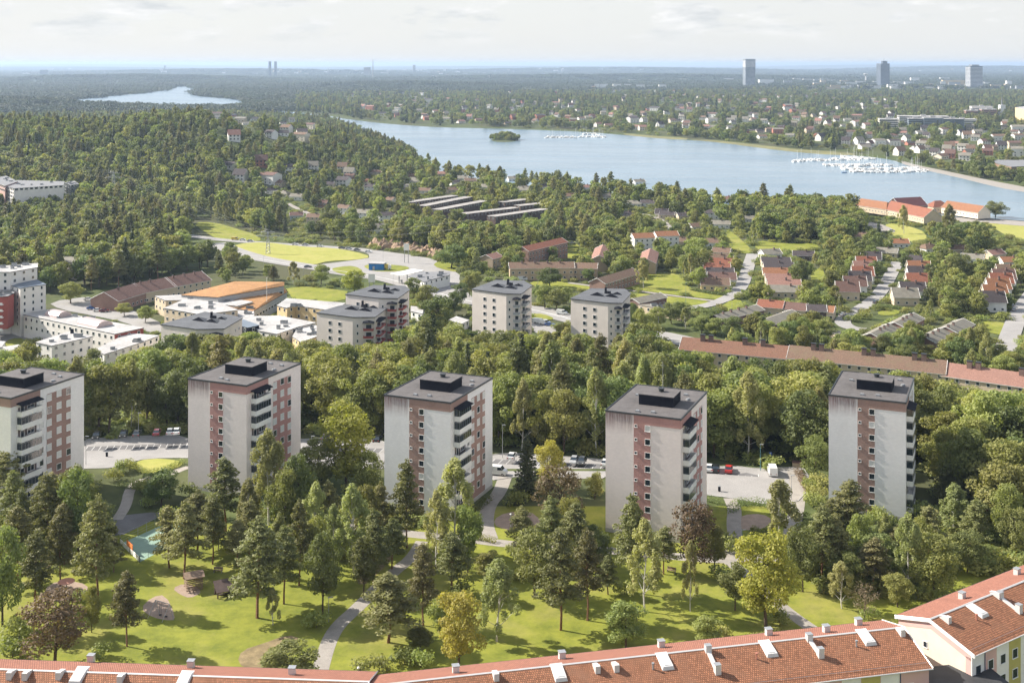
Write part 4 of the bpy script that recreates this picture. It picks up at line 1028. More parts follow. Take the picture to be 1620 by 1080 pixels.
star_tower([(501, 494), (558, 501), (593, 501), (617, 483), (607, 481), (564, 477), (536, 484)], 3.6, 'point tower with a pale corner face in front of the one with red balconies', 6, 2, True)
star_tower([(255, 512.5), (310, 520), (354, 519.5), (383, 502.6), (363, 498), (324, 493), (300, 500)], .5, 'low grey point tower half sunk in the wood, left of the cream school wing', 5, 1)
# white tower with the red balcony stack, far left
o, O, Q = block([(-30, 430), (16, 430), (59, 422.5), (59, 416), (10, 420), (-30, 422)], 9.4, G_WHITE, R_WHITE, 'tall white block behind the lean-to roof at the left edge', 'apartment block', 'white blocks at the left edge', name='apartment_block', rows=5, cap=40)
o, O, Q = block([(17, 451), (32, 455.5), (72.5, 449.5), (58, 442)], 4.4, G_WHITE, R_BLUE, 'white six-storey block with blue-grey lean-to roof beside the red balconies', 'apartment block', 'white blocks at the left edge', name='apartment_block', rows=6, zlist=[3.6, 3.6, 3.6, 4.8], cap=60, wsize=(1.0, 1.5))
o, O, Q = block([(-20, 468), (0, 469), (12, 468), (22, 463), (20, 458), (-20, 460)], 1.9, K_RED, R_GREY, 'dark red rounded bay with white balconies, standing on stilts at the left edge', 'balcony bay', name='balcony_bay', base=-11.5, wins=lambda *a: False)
for s in range(5):
    b = MB(); b.box((-1.9, -1.3, 0), (1.9, .2, .15)); b.box((-1.9, -1.3, .15), (1.9, -1.22, 1.0)); b.build('balcony', FRAME, o, (Q[3].x - 2.6, Q[3].y - 1.6 if False else min(q.y for q in Q) - .2, 8.6 - s * 2.6 + .3))
for dx in (-3, 1.5): b = MB(); b.cyl((0, 0), .3, -6.5, -.9, 8); b.build('stilt', CONC, o, (dx, min(q.y for q in Q) + 1, 0))
# long white two-storey block with barrel lights
o, O, Q = block([(37.5, 497.5), (181, 528), (227, 518), (118, 498), (75, 489.5)], -7.2, G_WHITE, R_WHITE, 'long white two-storey block with barrel-shaped rooflights, left of the point towers', 'office block', name='office_block', rows=2, st=3.2, top_off=2.3)
for (x, y, L_, W_) in ((92, 499, 9, 3.4), (150, 513, 13, 3.8)):
    p = at_z(x, y, -7.2) - O; m = MB(); n = 8; ang = math.atan2((Q[1] - Q[0]).y, (Q[1] - Q[0]).x) if Q[1].x > Q[0].x else 0
    for i in range(n):
        a, b = math.pi * i / n, math.pi * (i + 1) / n
        m.poly([(-L_ / 2, -W_ * math.cos(b), 2.2 * math.sin(b)), (-L_ / 2, -W_ * math.cos(a), 2.2 * math.sin(a)), (L_ / 2, -W_ * math.cos(a), 2.2 * math.sin(a)), (L_ / 2, -W_ * math.cos(b), 2.2 * math.sin(b))])
    for xx in (-L_ / 2, L_ / 2):
        P = [(xx, -W_ * math.cos(math.pi * i / n), 2.2 * math.sin(math.pi * i / n)) for i in range(n + 1)]; m.poly(P if xx < 0 else P[::-1])
    w0 = at_z(37.5, 497.5, -7.2); w1 = at_z(181, 528, -7.2)
    m.build('barrel_rooflight', COPPER, o, (p.x, p.y, p.z), math.atan2(w1.y - w0.y, w1.x - w0.x))
m = MB(); w1 = at_z(181, 528, -7.2) - O; w2 = at_z(227, 518, -7.2) - O; e = (w2 - w1).normalized(); nn = Vector((e.y, -e.x, 0)) * .04
m.poly([w1 + nn - Vector((0, 0, .4)), w1 + nn + Vector((0, 0, -9)), w2 + nn + Vector((0, 0, -9)), w2 + nn - Vector((0, 0, .4))]); m.build('brick_panel', K_RED, o)
B2 = [([(57, 541), (82, 546.5), (147, 531.5), (107, 524.5)], -6.6, G_WHITE, R_WHITE, 'white block with pale flat roof and small black chimney, below the long office block', 'apartment block'),
      ([(150, 553), (165, 560), (224, 541), (252, 530.5), (202, 526.5)], -8.5, G_WHITE, R_WHITE, 'pale L-shaped roof just above the wood, between the office block and the low point tower', 'school wing'),
      ([(4, 548.5), (13, 556), (47, 549), (28, 545)], -9.0, P_WHITE, R_WHITE, 'small white shed with a pale roof beside a patch of lawn at the left', 'shed'),
      ([(-30, 545), (2, 549), (8, 540), (-20, 537)], -9, G_WHITE, R_WHITE, 'pale low roof cut by the left picture edge', 'shed'),
      ([(260, 487), (318, 497.5), (376, 490), (345, 478), (290, 474)], -8.4, K_BEI, R_WHITE, 'cream school wing with a bright white roof and two rows of windows', 'school'),
      ([(245, 468), (262, 475), (290, 474.5), (375, 484), (400, 477), (330, 466), (287, 466)], -9.5, K_BEI, R_WHITE, 'low school wing with a pale roof linking the brown-roofed and orange-roofed halls', 'school'),
      ([(438.5, 483), (454, 487), (467, 483), (528, 491.5), (546, 479), (454, 471.5)], -8.0, K_YEL, R_WHITE, 'yellow two-storey wing with a white roof beside the sports pitch', 'school'),
      ([(376, 506), (410, 523), (438, 528), (470, 517), (500, 510), (440, 499), (400, 500)], -11.0, G_WHITE, R_WHITE, 'low white-roofed hall in front of the yellow wing', 'school'),
      ([(463, 532), (476, 541), (506, 530), (500, 514), (470, 520)], -11.8, K_YEL, R_WHITE, 'yellow single-storey wing with a white roof touching the nearest point tower', 'school'),
      ([(366, 512), (392, 518), (410, 514), (385, 505)], -9.6, BLACKM, R_BLUE, 'dark blue-grey plant room on the low white roof', 'plant room'),
      ([(372, 497), (385, 503), (402, 499), (400, 480), (376, 488)], -11, mat('render_ochre', (.62, .40, .16), .9, .06, .4), R_WHITE, 'ochre wall section between the cream wing and the hall with rust-coloured roofs', 'school'),
      ([(646, 437), (671, 446), (686, 441), (711, 435), (712, 430), (664, 430)], -12.2, P_WHITE, R_GREY, 'white filling station shop with a grey flat roof', 'shop'),
      ([(540, 497), (552, 500), (560, 497), (548, 494)], -11.8, P_WHITE, R_WHITE, 'tiny white roof peeping out behind the nearest point tower', 'shed'),
      ([(650, 492), (668, 496), (672, 486), (650, 484)], -13.2, P_WHITE, R_WHITE, 'low white flat-roofed building right of the tower with red balconies', 'shed'),
      ([(710, 506), (730, 512), (742, 506), (722, 500)], -13.5, G_WHITE, R_WHITE, 'small pale flat roof among trees left of the highway point tower', 'shed'),
      ([(1009, 482), (1078, 495), (1092, 493.5), (1030, 480.5)], -13.5, K_BEI, R_ETER, 'long low grey-brown roof parallel to the lawn path', 'garage row'),
      ([(1302, 523), (1326, 530), (1332, 524), (1308, 519)], -14.8, K_BEI, R_ETER, 'small low grey garage roof beyond the long brick row', 'garage'),
      ([(93, 410), (120, 418), (128, 408), (100, 404)], -9.5, K_BEI, R_ETER, 'weathered flat roof glimpsed among the trees above the white block', 'hall'),
      ([(1575, 258), (1600, 264), (1640, 262), (1640, 253), (1572, 253)], -19.5, mat('timber_brown', (.26, .15, .08), .9, .15, .3), R_GREY, 'brown timber hall with a flat roof on the far shore at the right edge', 'hall'),
      ([(1606, 170), (1640, 178), (1660, 172), (1625, 168)], 8, K_YEL, R_WHITE, 'yellow block cut by the right picture edge across the lake', 'office block'),
      ([(8, 294), (22, 298), (100, 293), (102, 287), (28, 285)], -3, G_WHITE, R_GREY, 'white five-storey block with dark stair towers above the left wood', 'apartment block'),
      ([(-20, 284), (8, 294), (28, 287), (10, 278)], -2, mat('render_far_rose', (.50, .33, .29), .9, .1, .3), R_GREY, 'pinkish block at the left edge beside the white five-storey one', 'apartment block'),
      ([(102, 289), (112, 293), (125, 291), (118, 286)], -7, mat('panel_dark_far', (.10, .115, .12), .7, .1, .3), R_GREY, 'dark annex at the right end of the white five-storey block', 'annex')]
BO = {}
for px, z, w, r, lab, cat in B2:
    BO[lab] = block(px, z, w, r, lab, cat, name=cat.replace(' ', '_'), cap=40, rows=(5 if 'five' in lab else (4 if 'across' in lab else None)), st=(3.2 if 'school' in cat else 2.9), wsize=((2.6, 1.9) if 'five-storey' in lab or 'pinkish' in lab else (1.3, 1.4)))
o, O, Q = BO[B2[0][4]]
p = at_z(114, 527, -6.6) - O; m = MB(); m.box((-.5, -.5, 0), (.5, .5, 1.6)); m.build('chimney', BLACKM, o, (p.x, p.y, p.z))
def complex_(px, py, label, wings, name='office_complex'):
    p = hit(px, py); o = empty(name, p, R(-12), label, 'office block')
    for x0, y0, x1, y1, h, m in wings:
        w = MB(); w.box((x0, y0, -3), (x1, y1, h)); wo = w.build('wing', m, o)
        r = MB(); r.box((x0 - .5, y0 - .5, h), (x1 + .5, y1 + .5, h + .7)); r.box(((x0 + x1) / 2 - 4, (y0 + y1) / 2 - 3, h + .7), ((x0 + x1) / 2 + 5, (y0 + y1) / 2 + 3, h + 3.5)); r.build('roof', R_WHITE, wo)
        z = 1.2
        while z + 1.6 < h: b = MB(); b.box((x0 + 1, y0 - .12, z), (x1 - 1, y0 + .01, z + 1.7)); b.box((x0 - .12, y0 + 1, z), (x0 + .01, y1 - 1, z + 1.7)); b.box((x1 - .01, y0 + 1, z), (x1 + .12, y1 - 1, z + 1.7)); b.build('window_band', GLASS, wo); z += 3.6
    return o
GF = mat('glass_facade_blue', (.25, .29, .33), .5, .15, .12); BF = mat('brick_far', (.34, .20, .15), .9, .1, .2)
complex_(1478, 207, 'large office complex with pale roofs and blue-grey glass wings across the lake', [(-46, -6, -20, 22, 22, GF), (-19.5, -10, 14, 20, 24, GF), (14.5, -4, 52, 24, 22, GF), (-60, 22.5, 30, 60, 25, P_WHITE), (-95, 30, -60.5, 64, 19, G_WHITE), (30.5, 30, 80, 62, 20, P_WHITE)])
complex_(1560, 190, 'brick block with a pale roof beside a slim white tower across the lake', [(-42, 0, -10, 30, 20, BF), (-9.5, -4, 22, 28, 23, BF), (-25, 30.5, 20, 60, 28, G_WHITE), (22.5, 4, 40, 26, 14, P_WHITE)])
# slim white tower across the lake
p = hit(1585, 187); o = empty('church_tower', p, 0, 'slim white tower with a spire beside the brick block across the lake', 'tower')
m = MB(); m.box((-6, -6, -1), (6, 6, 30)); m.build('wall', P_WHITE, o); m = MB(); m.cyl((0, 0), 2.2, 30, 50, 6, .1); m.build('spire', R_GREY, o)
# hall with rust-coloured roofs, in two steps
def hall(px, zs, wall, roof, label):
    o, O, Q = block(px, zs[0], wall, roof, label, 'sports hall', name='sports_hall', zlist=zs, cap=16, rows=1, top_off=3.5, wsize=(2.2, 1.2)); return o
hall([(287, 466.5), (345, 470), (449, 452), (449, 446), (372, 445)], [-8.5, -7.2, -7.2, -6, -6], K_GRY, R_ORANGE, 'upper hall roof in rust orange, sloping toward the camera')
hall([(352, 484), (400, 492), (454, 462), (449, 455), (372, 474)], [-10, -11, -11, -9.4, -9.4], K_GRY, R_ORANGE, 'lower hall roof in rust orange beside the flagpole')
# ------------------------------------------------------------------ gabled rows and houses
_HM = {}
def gable_meshes(w, l, h, rise, dorm=False, hip=False):
    """w across the ridge (y), l along it (x), h to the eave"""
    key = (round(w, 1), round(l, 1), round(h, 1), round(rise, 1), hip)
    if key in _HM: return _HM[key]
    a = MB(); x, y = l / 2, w / 2
    a.poly([(-x, -y, -1), (x, -y, -1), (x, -y, h), (-x, -y, h)]); a.poly([(x, y, -1), (-x, y, -1), (-x, y, h), (x, y, h)])
    if hip:
        a.poly([(x, -y, -1), (x, y, -1), (x, y, h), (x, -y, h)]); a.poly([(-x, y, -1), (-x, -y, -1), (-x, -y, h), (-x, y, h)])
    else:
        a.poly([(x, -y, -1), (x, y, -1), (x, y, h), (x, 0, h + rise), (x, -y, h)]); a.poly([(-x, y, -1), (-x, -y, -1), (-x, -y, h), (-x, 0, h + rise), (-x, y, h)])
    wl = a.mesh('wall', [P_WHITE]); r = MB(); ov = .45; s = rise / y; X = x + ov; t = .16; hx = (x - y * .9) if hip else X
    T0 = (h - s * ov + .1); zt = h + rise + .1
    F1 = [(-X, -y - ov, T0), (X, -y - ov, T0), (hx, 0, zt), (-hx, 0, zt)]; F2 = [(X, y + ov, T0), (-X, y + ov, T0), (-hx, 0, zt), (hx, 0, zt)]
    r.poly(F1); r.poly(F2)
    if hip: r.poly([(X, -y - ov, T0), (X, y + ov, T0), (hx, 0, zt)]); r.poly([(-X, y + ov, T0), (-X, -y - ov, T0), (-hx, 0, zt)])
    r.k = 1
    for P in (F1, F2): r.poly([(p[0], p[1], p[2] - t) for p in P][::-1])
    for sgn in (-1, 1):
        r.poly([(-X, sgn * (y + ov), T0 - t), (X, sgn * (y + ov), T0 - t), (X, sgn * (y + ov), T0), (-X, sgn * (y + ov), T0)][::-sgn])
    if not hip:
        for sg in (-1, 1):
            r.poly([(sg * X, -y - ov, T0 - t), (sg * X, 0, zt - t), (sg * X, 0, zt), (sg * X, -y - ov, T0)][::-sg]); r.poly([(sg * X, 0, zt - t), (sg * X, y + ov, T0 - t), (sg * X, y + ov, T0), (sg * X, 0, zt)][::-sg])
            for q in (-1, 1): r.bar((sg * X, 0, zt + .03), (sg * X, q * (y + ov), T0 + .03), .07, 4)
    rf = r.mesh('roof', [R_RED, FRAME])
    c = MB(); c.box((-.4, -.4, -1.2), (.4, .4, .9)); c.k = 1; c.box((-.46, -.46, .9), (.46, .46, 1.02)); ch = c.mesh('chimney', [K_BRK, EDGE])
    _HM[key] = (wl, rf, ch); return _HM[key]
def house(px, py, ang, l, w, h, rise, wall, roof, label, group=None, cat='house', chim=1, hip=False, wins=2, name='house', garden=True, z=None, pos=None, chims=None):
    p = pos if pos is not None else hit(px, py)
    wl, rf, ch = gable_meshes(w, l, h, rise, hip=hip)
    o = empty(name, p, ang, label, cat, group)
    mobj('wall', wl, o, mats=[wall]); r = mobj('roof', rf, o, mats=[roof, None])
    for i in range(chim):
        x = (chims[i] if chims else (l * (.12 + rng.uniform(-.1, .1)) if chim == 1 else l * (-.5 + (i + .5) / chim)))
        co_ = mobj('chimney', ch, r, (x, -w * .08, h + rise - .1))
        if name == 'brick_row': co_.scale = (2.0, 1.5, 1.9)
    if wins:
        rows = max(1, int(h / 2.6))
        k = max(2, int(l / 3.2))
        for s in range(rows):
            for i in range(k): simple_window(o, (-l / 2 + l * (i + .5) / k, -w / 2 - .01, .9 + s * 2.7), (0, -1, 0), 1.2, 1.2)
        for sgn in (-1, 1):
            if wins > 1:
                for s in range(rows + (1 if rise > 2.2 and not hip else 0)):
                    for yy in ((-w * .22, w * .22) if s < rows else (0,)): simple_window(o, (sgn * (l / 2 + .01), yy, .9 + s * 2.6), (sgn, 0, 0), 1.1, 1.15)
    M = Matrix.Rotation(ang, 3, 'Z'); KEEP.add([M @ Vector(q) + p for q in ((-l / 2 - 1, -w / 2 - 1, 0), (l / 2 + 1, -w / 2 - 1, 0), (l / 2 + 1, w / 2 + 1, 0), (-l / 2 - 1, w / 2 + 1, 0))])
    if garden:
        a, b = proj(p.x, p.y, p.z), proj(p.x, p.y, p.z + h + rise); hw = .36 * l * F / p.y
        VIEW.add([(a[0] - hw, a[1] - (a[1] - b[1]) * .25), (a[0] + hw, a[1] - (a[1] - b[1]) * .25), (a[0] + hw, b[1]), (a[0] - hw, b[1])], p.y)
    return o
def ridge_row(a, b, zr, w, h, rise, wall, roof, label, cat='terrace', group=None, chims=(), name='terrace', wins=1, hip=False):
    """long gabled row given by the two ends of its ridge in the photo and the ridge height"""
    A, B = at_z(*a, zr), at_z(*b, zr); c = (A + B) / 2; d = B - A; ang = math.atan2(d.y, d.x); l = math.hypot(d.x, d.y)
    g = zr - h - rise
    cs = []
    for q in chims:
        cp = at_z(*q, zr + .6); cs.append((cp - c).dot(d.normalized()))
    o = house(0, 0, ang, l, w, h, rise, wall, roof, label, group, cat, len(cs), hip, wins, name, False, pos=Vector((c.x, c.y, g)), chims=cs)
    VIEW.add([a, b, (b[0], b[1] + rise * F / B.y * 1.6), (a[0], a[1] + rise * F / A.y * 1.6)], max(A.y, B.y))
    return o
K_CREAMB = brickmat('brick_yellowish', (.46, .34, .22), (.52, .39, .26), (.5, .42, .32)); K_BRNB = brickmat('brick_redbrown', (.30, .17, .13), (.35, .2, .15), (.35, .27, .23))
ROWS = [((1081, 533), (1251, 547.5), -5.0, 11, 8, 3.2, K_BEI, R_MOSS2, 'red-brown roof at the left end of the long brick row behind the wood', ((1114, 532), (1126, 534), (1180, 538), (1208, 541))),
        ((1251, 546), (1497, 570), -4.6, 11, 8, 3.2, K_BEI, R_MOSS, 'middle section of the long brick row, dull brown tiles and three pairs of chimneys', ((1286, 549), (1299, 550), (1366, 557), (1380, 559), (1446, 565), (1461, 566))),
        ((1497, 573), (1680, 598), -5.2, 11, 8, 3.2, K_BEI, R_PINK, 'faded pinkish roof at the right end of the long brick row', ((1533, 577), (1547, 579), (1615, 589), (1650, 592)))]
for a, b, z, w, h, r, wm, rm, lab, ch in ROWS: ridge_row(a, b, z, w, h, r, wm, rm, lab, 'brick row', 'sections of the long brick row', ch, 'brick_row', 1)
G2 = [((806, 415), (907, 414), -9, 9, 5, 2.4, K_CREAMB, R_MOSS, 'long two-storey row with a brown roof behind the round dark trees', ((826, 414), (846, 413), (866, 413), (886, 413))),
      ((907, 415), (945, 416), -9.5, 9, 4.6, 2.2, K_CREAMB, R_MOSS, 'short brown-roofed row continuing the long one toward the red-roofed gable', ()),
      ((826, 390), (888, 376), -9, 9, 4.6, 2.2, K_BRNB, R_RED, 'slanting reddish row with white cars beside it', ()),
      ((945, 440), (1000, 424), -10, 9, 4.6, 2.2, K_BRNB, R_MOSS, 'brown-roofed row slanting up to the right beside the big lawn', ()),
      ((1001, 472), (1044, 463), -11.5, 8, 5, 1.5, K_BRK, R_ETER, 'dark brick row with white windows at the foot of the big lawn', ()),
      ((1130, 498), (1196, 482), -11.6, 8.5, 5, 1.6, K_BRK, R_ETER, 'dark brick row with a grey roof left of the orange terrace', ((1148, 494), (1160, 491), (1172, 488), (1184, 485))),
      ((1207, 506), (1252, 490), -11.5, 8.5, 5, 1.6, K_BRK, R_ETER, 'dark brick row in front of the terrace with white dormers', ()),
      ((1378, 527), (1412, 510), -11.5, 9, 5, 1.8, K_BRNB, R_ETER, 'nearest of the grey-roofed brick pairs, beside the turning loop', ((1392, 519), (1399, 516), (1405, 513))),
      ((1416, 510), (1445, 495), -10.8, 9, 5.5, 1.8, K_BRNB, R_ETER, 'upper grey-roofed brick pair, directly above the nearest one', ((1428, 503), (1434, 500), (1441, 496))),
      ((1462, 532), (1495, 517), -11.5, 9, 5, 1.8, K_BRNB, R_ETER, 'lower grey-roofed brick pair behind a parked white van', ((1470, 529), (1477, 525), (1484, 521))),
      ((1497, 517), (1524, 504), -10.8, 9, 5.5, 1.8, K_BRNB, R_ETER, 'grey-roofed brick pair with white lean-tos, farthest right', ((1502, 515), (1509, 511))),
      ((1000, 369), (1032, 368), -12, 10, 3.6, 2.4, P_WHITE, R_OR, 'long orange-roofed house at the left of a pair beyond the gardens', ()),
      ((1036, 366), (1070, 365), -12, 10, 3.6, 2.4, P_WHITE, R_OR, 'long orange-roofed house at the right of a pair beyond the gardens', ()),
      ((1024, 410), (1029, 393), -10.5, 9, 4.8, 2.2, K_CREAMB, R_PINK, 'red-roofed row seen end on, just left of the kitchen gardens', ()),
      ((948, 404), (954, 387), -10, 9, 4.8, 2.2, K_CREAMB, R_PINK, 'pink-roofed row seen end on beside the small bright lawn', ()),
      ((769, 403), (785, 399), -11, 9, 4.4, 2.0, K_CREAMB, R_PINK, 'small pink-roofed house near the junction', ()),
      ((1201, 473), (1240, 476), -10.5, 9, 5, 2.4, K_BEI, R_RED, 'orange terrace of red-tiled houses with white porches', ((1217, 474),)),
      ((1277, 481), (1306, 482), -11, 9, 4.8, 2.0, K_DW, R_DARK, 'black timber house in the terrace with white windows', ()),
      ((1241, 477), (1277, 480), -10.8, 9, 5, 2.4, K_BEI, R_BROWN, 'terrace section with three dark pointed dormers', ()),
      ((1307, 483), (1320, 484), -11.3, 9, 4.8, 2.0, K_BEI, R_OR, 'short orange end house of the terrace', ()),
      ((165, 462), (212, 448.5), -8.6, 15, 6, 3.6, K_BRNB, R_BROWN, 'brown hipped left end of the long school roof', ((190, 455),)),
      ((212, 448.5), (262, 439), -8.6, 15, 6, 3.6, K_BEI, R_BROWN, 'middle of the long brown school roof with ventilation hoods', ((225, 446), (240, 443))),
      ((262, 439), (318, 429), -8.6, 15, 6, 3.6, K_BEI, R_BROWN, 'right end of the long brown school roof above the red wall', ((275, 436), (292, 433), (308, 430)))]
for a, b, z, w, h, r, wm, rm, lab, ch in G2:
    g = tz(*at_z(*a, z)[:2])
    ridge_row(a, b, z, w, max(3, z - g - r), r, wm, rm, lab, 'school' if 'school' in lab else 'row house', 'brown school roofs' if 'school' in lab else 'row houses and cottages beyond the highway', ch, 'school_building' if 'school' in lab else 'row_house', 1)
# dormers of the terrace
# five columns of small gabled houses along the side roads
COLS = [('grey-brown', R_BROWN), ('red', R_RED), ('orange', R_OR), ('dark', R_DARK), ('brown', R_MOSS), ('faded pink', R_PINK)]
RC = dict(g=R_ETER, r=R_RED, o=R_OR, d=R_DARK, b=R_BROWN, m=R_MOSS, p=R_PINK)
CN = dict(g='grey', r='red', o='orange', d='dark', b='dark brown', m='dull brown', p='faded pink')
def column(name, items, size, walls, where):
    for i, (x, y, c) in enumerate(items):
        nth = ('nearest', 'second', 'third', 'fourth', 'fifth', 'sixth', 'seventh')[i]
        l, w, h, rise = size
        house(x, y + 7, R(-6) + rng.uniform(-.03, .03), l, w, h, rise, walls[i % len(walls)], RC[c], f'{CN[c]}-roofed house, {nth} from the camera in the {where}', f'houses of the {where}', wins=2)
column('A', [(1131, 451, 'm'), (1142, 442, 'b'), (1139, 434, 'd'), (1134, 426, 'r'), (1142, 418, 'r'), (1140, 411, 'm')], (14, 9, 3.2, 2.8), (K_YEL, P_WHITE, K_BEI), 'column left of the straight side road')
column('A2', [(1241, 462, 'g'), (1240, 452, 'p'), (1236, 443, 'p'), (1231, 433, 'o'), (1231, 423, 'd'), (1227, 415, 'd')], (16, 9, 3.2, 2.4), (K_BEI, K_BEI), 'column right of the straight side road')
column('B', [(1340, 466, 'b'), (1352, 457, 'b'), (1360, 448, 'd'), (1364, 440, 'r'), (1366, 431, 'p'), (1370, 423, 'r')], (10.5, 9, 4.6, 4.0), (K_BEI, P_WHITE), 'steep-roofed column left of the curved road')
column('C', [(1431, 474, 'g'), (1443, 464, 'd'), (1452, 449, 'r'), (1453, 437, 'd'), (1453, 428, 'o')], (11.5, 9, 4.2, 3.6), (K_BEI, P_WHITE), 'steep-roofed column right of the curved road')
column('D', [(1569, 484, 'd'), (1573, 473, 'o'), (1578, 462, 'o'), (1583, 453, 'r'), (1587, 446, 'b'), (1593, 438, 'm')], (10.5, 9, 4.8, 4.2), (P_WHITE, K_BEI), 'steep-roofed column at the right edge')
VIL = [(1218, 408, 'g', 'w', 'small white gabled house with a grey roof above the dark terrace roofs'), (1271, 411, 'd', 'k', 'dark cottage with a mossy roof beside a hedge'), (1597, 421, 'o', 'w', 'bright orange-roofed white house near the right edge'),
       (1572, 409, 'p', 'b', 'low pinkish-roofed house left of the bright orange one'), (1539, 416, 'g', 'w', 'grey-roofed bungalow with a white chimney wall'), (1468, 399, 'm', 'w', 'brown hipped bungalow with a white awning'), (1518, 401, 'm', 'b', 'brown-roofed bungalow behind the big round tree'),
       (1423, 391, 'o', 'w', 'white house with an orange roof next to the field'), (1404, 406, 'g', 'b', 'low grey-roofed bungalow beside the hedge'), (1378, 416, 'd', 'w', 'dark-roofed white bungalow at the top of the steep-roofed column'), (1452, 419, 'd', 'b', 'dark low roof just above the orange-roofed house'),
       (1102, 364, 'm', 'w', 'white bungalow with a low gable and brown roof'), (1139, 360, 'g', 'w', 'wide white bungalow with a slate-grey roof'), (1124, 390, 'm', 'w', 'white gabled house with a brown roof between hedges'), (1142, 406, 'm', 'y', 'pale green-cream gabled house behind the left column'),
       (1127, 346, 'd', 'w', 'dark hipped villa with two white chimneys'), (1047, 343, 'd', 'w', 'white steep-gabled cottage between dark trees'), (1073, 388, 'm', 'b', 'mossy-roofed cottage beside the huge round tree'), (1082, 347, 'd', 'b', 'low dark bungalow deep among trees'),
       (469, 346, 'b', 'l', 'pale blue gabled house facing the meadow'), (613, 350, 'd', 'w', 'white two-storey villa with a black roof'), (598, 370, 'g', 'w', 'flat white villa at the top of the rock cutting'), (575, 346, 'g', 'w', 'white villa with a light grey roof beside the black-roofed one'),
       (545, 338, 'm', 'w', 'brown villa with a white garage wing'), (510, 330, 'b', 'r', 'dark brick cube-like villa'), (554, 286, 'b', 'r', 'tall brown brick villa among the upper trees'), (582, 295, 'o', 'y', 'small orange-roofed villa among tall pines'), (587, 303, 'd', 'w', 'dark villa with a white balcony under the orange-roofed one'),
       (497, 353, 'm', 'b', 'small brown-roofed house left of the villas'), (428, 306, 'd', 'w', 'white house with a dark hipped roof on the wooded slope'), (450, 311, 'g', 'y', 'yellow house beside the dark hipped one'), (471, 316, 'g', 'w', 'pale house at the bend of the sandy lane'), (441, 294, 'm', 'b', 'brown house up the wooded slope'),
       (658, 291, 'g', 'w', 'white steep gable in front of the lake trees'), (699, 279, 'p', 'y', 'tan-roofed long house near the lake'), (721, 293, 'd', 'w', 'black-roofed white gable near the lake'), (733, 286, 'g', 'w', 'white flat-roofed house beside the black gable'), (744, 290, 'm', 'b', 'brown roof with white dormer near the lake'),
       (672, 306, 'm', 'w', 'brown roof behind the flat-roofed terraces'), (716, 305, 'm', 'b', 'mossy roof just above the flat-roofed terraces'), (811, 287, 'g', 'w', 'grey roof by the lake trees'), (827, 305, 'g', 'w', 'wide grey-roofed house right of the terraces'), (616, 321, 'm', 'y', 'low brown roof beside the pines'),
       (927, 301, 'p', 'w', 'pinkish-white gable by the lake shore'), (960, 316, 'g', 'w', 'white gabled house below the lake trees'), (1001, 327, 'g', 'w', 'large pale house with a grey hipped roof'), (1028, 326, 'd', 'w', 'dark-roofed house right of the large pale one'), (1056, 345, 'd', 'b', 'small dark roof beside the gravel lane'),
       (830, 303, 'g', 'w', 'second grey roof right of the terraces'), (1150, 320, 'p', 'w', 'pinkish cottage under the lakeside trees'), (1010, 292, 'g', 'w', 'pale roof hidden at the lake edge'), (645, 300, 'g', 'b', 'grey roof between pines above the terraces'),
       (596, 262 + 18, 'm', 'b', 'brown roof under tall pines at the upper edge of the villas'), (520, 296, 'd', 'b', 'dark low roof on the wooded slope'), (650, 285, 'm', 'b', 'brown roof left of the white steep gable'), (1360, 380, 'm', 'b', 'brown roof at the end of the manor lane'),
       (765, 300, 'g', 'w', 'pale grey roof among the lake pines'), (900, 315, 'm', 'w', 'brown roof under the shore trees'), (860, 300, 'd', 'w', 'dark roof with white gable near the shore'), (990, 345, 'd', 'b', 'dark roof beside the orange-roofed pair'), (1190, 352, 'g', 'w', 'grey roof between the lakeside oaks')]
WC = dict(w=P_WHITE, b=K_BEI, k=K_DW, y=P_CREAM, l=mat('timber_pale_blue', (.40, .46, .50), .8, .06, .5), r=K_BRNB)
hip_ = ('hipped',)
for x, y, c, w, lab in VIL:
    big = 'wide' in lab or 'large' in lab or 'two-storey' in lab or 'long' in lab
    house(x, y, R(rng.uniform(-30, 30)), 15 if big else rng.uniform(10, 13), 9.5 if big else 8.5, 5.2 if any(k in lab for k in ('two-storey', 'tall', 'cube', 'villa')) else 3.2, 3.6 if 'steep' in lab else 2.3, WC[w], RC[c], lab, 'villas and cottages', hip='hipped' in lab, name='villa' if 'villa' in lab else 'cottage')
# flat-roofed dark terraces
FT = [((645, 319.5), (719, 309)), ((667, 325.5), (741, 311)), ((690, 331.5), (767, 317)), ((725, 338.5), (815, 328)), ((793, 319.5), (835, 314.5)), ((818, 325), (858, 321)), ((777, 342), (862, 330))]
for i, (a, b) in enumerate(FT):
    za = -19; A, B = at_z(*a, za), at_z(*b, za); d = (B - A).normalized(); n = Vector((d.y, -d.x, 0)) * 4.5
    nth = ('topmost of the three on the left', 'middle of the three on the left', 'lowest of the three on the left', 'long one below them in the centre', 'small uppermost one on the right', 'middle one on the right', 'lowest one on the right')[i]
    Pw = [A - n, A + n, B + n, B - n]; px = [proj(p.x, p.y, za) for p in Pw]
    block(px, za, K_DW, mat('roof_gravel_%d' % i, (.31, .29, .27), .9, .3, .2), f'dark terrace with a pale flat roof, {nth}', 'terrace', 'dark terraces with pale flat roofs', name='terrace', rows=1, top_off=2.2)
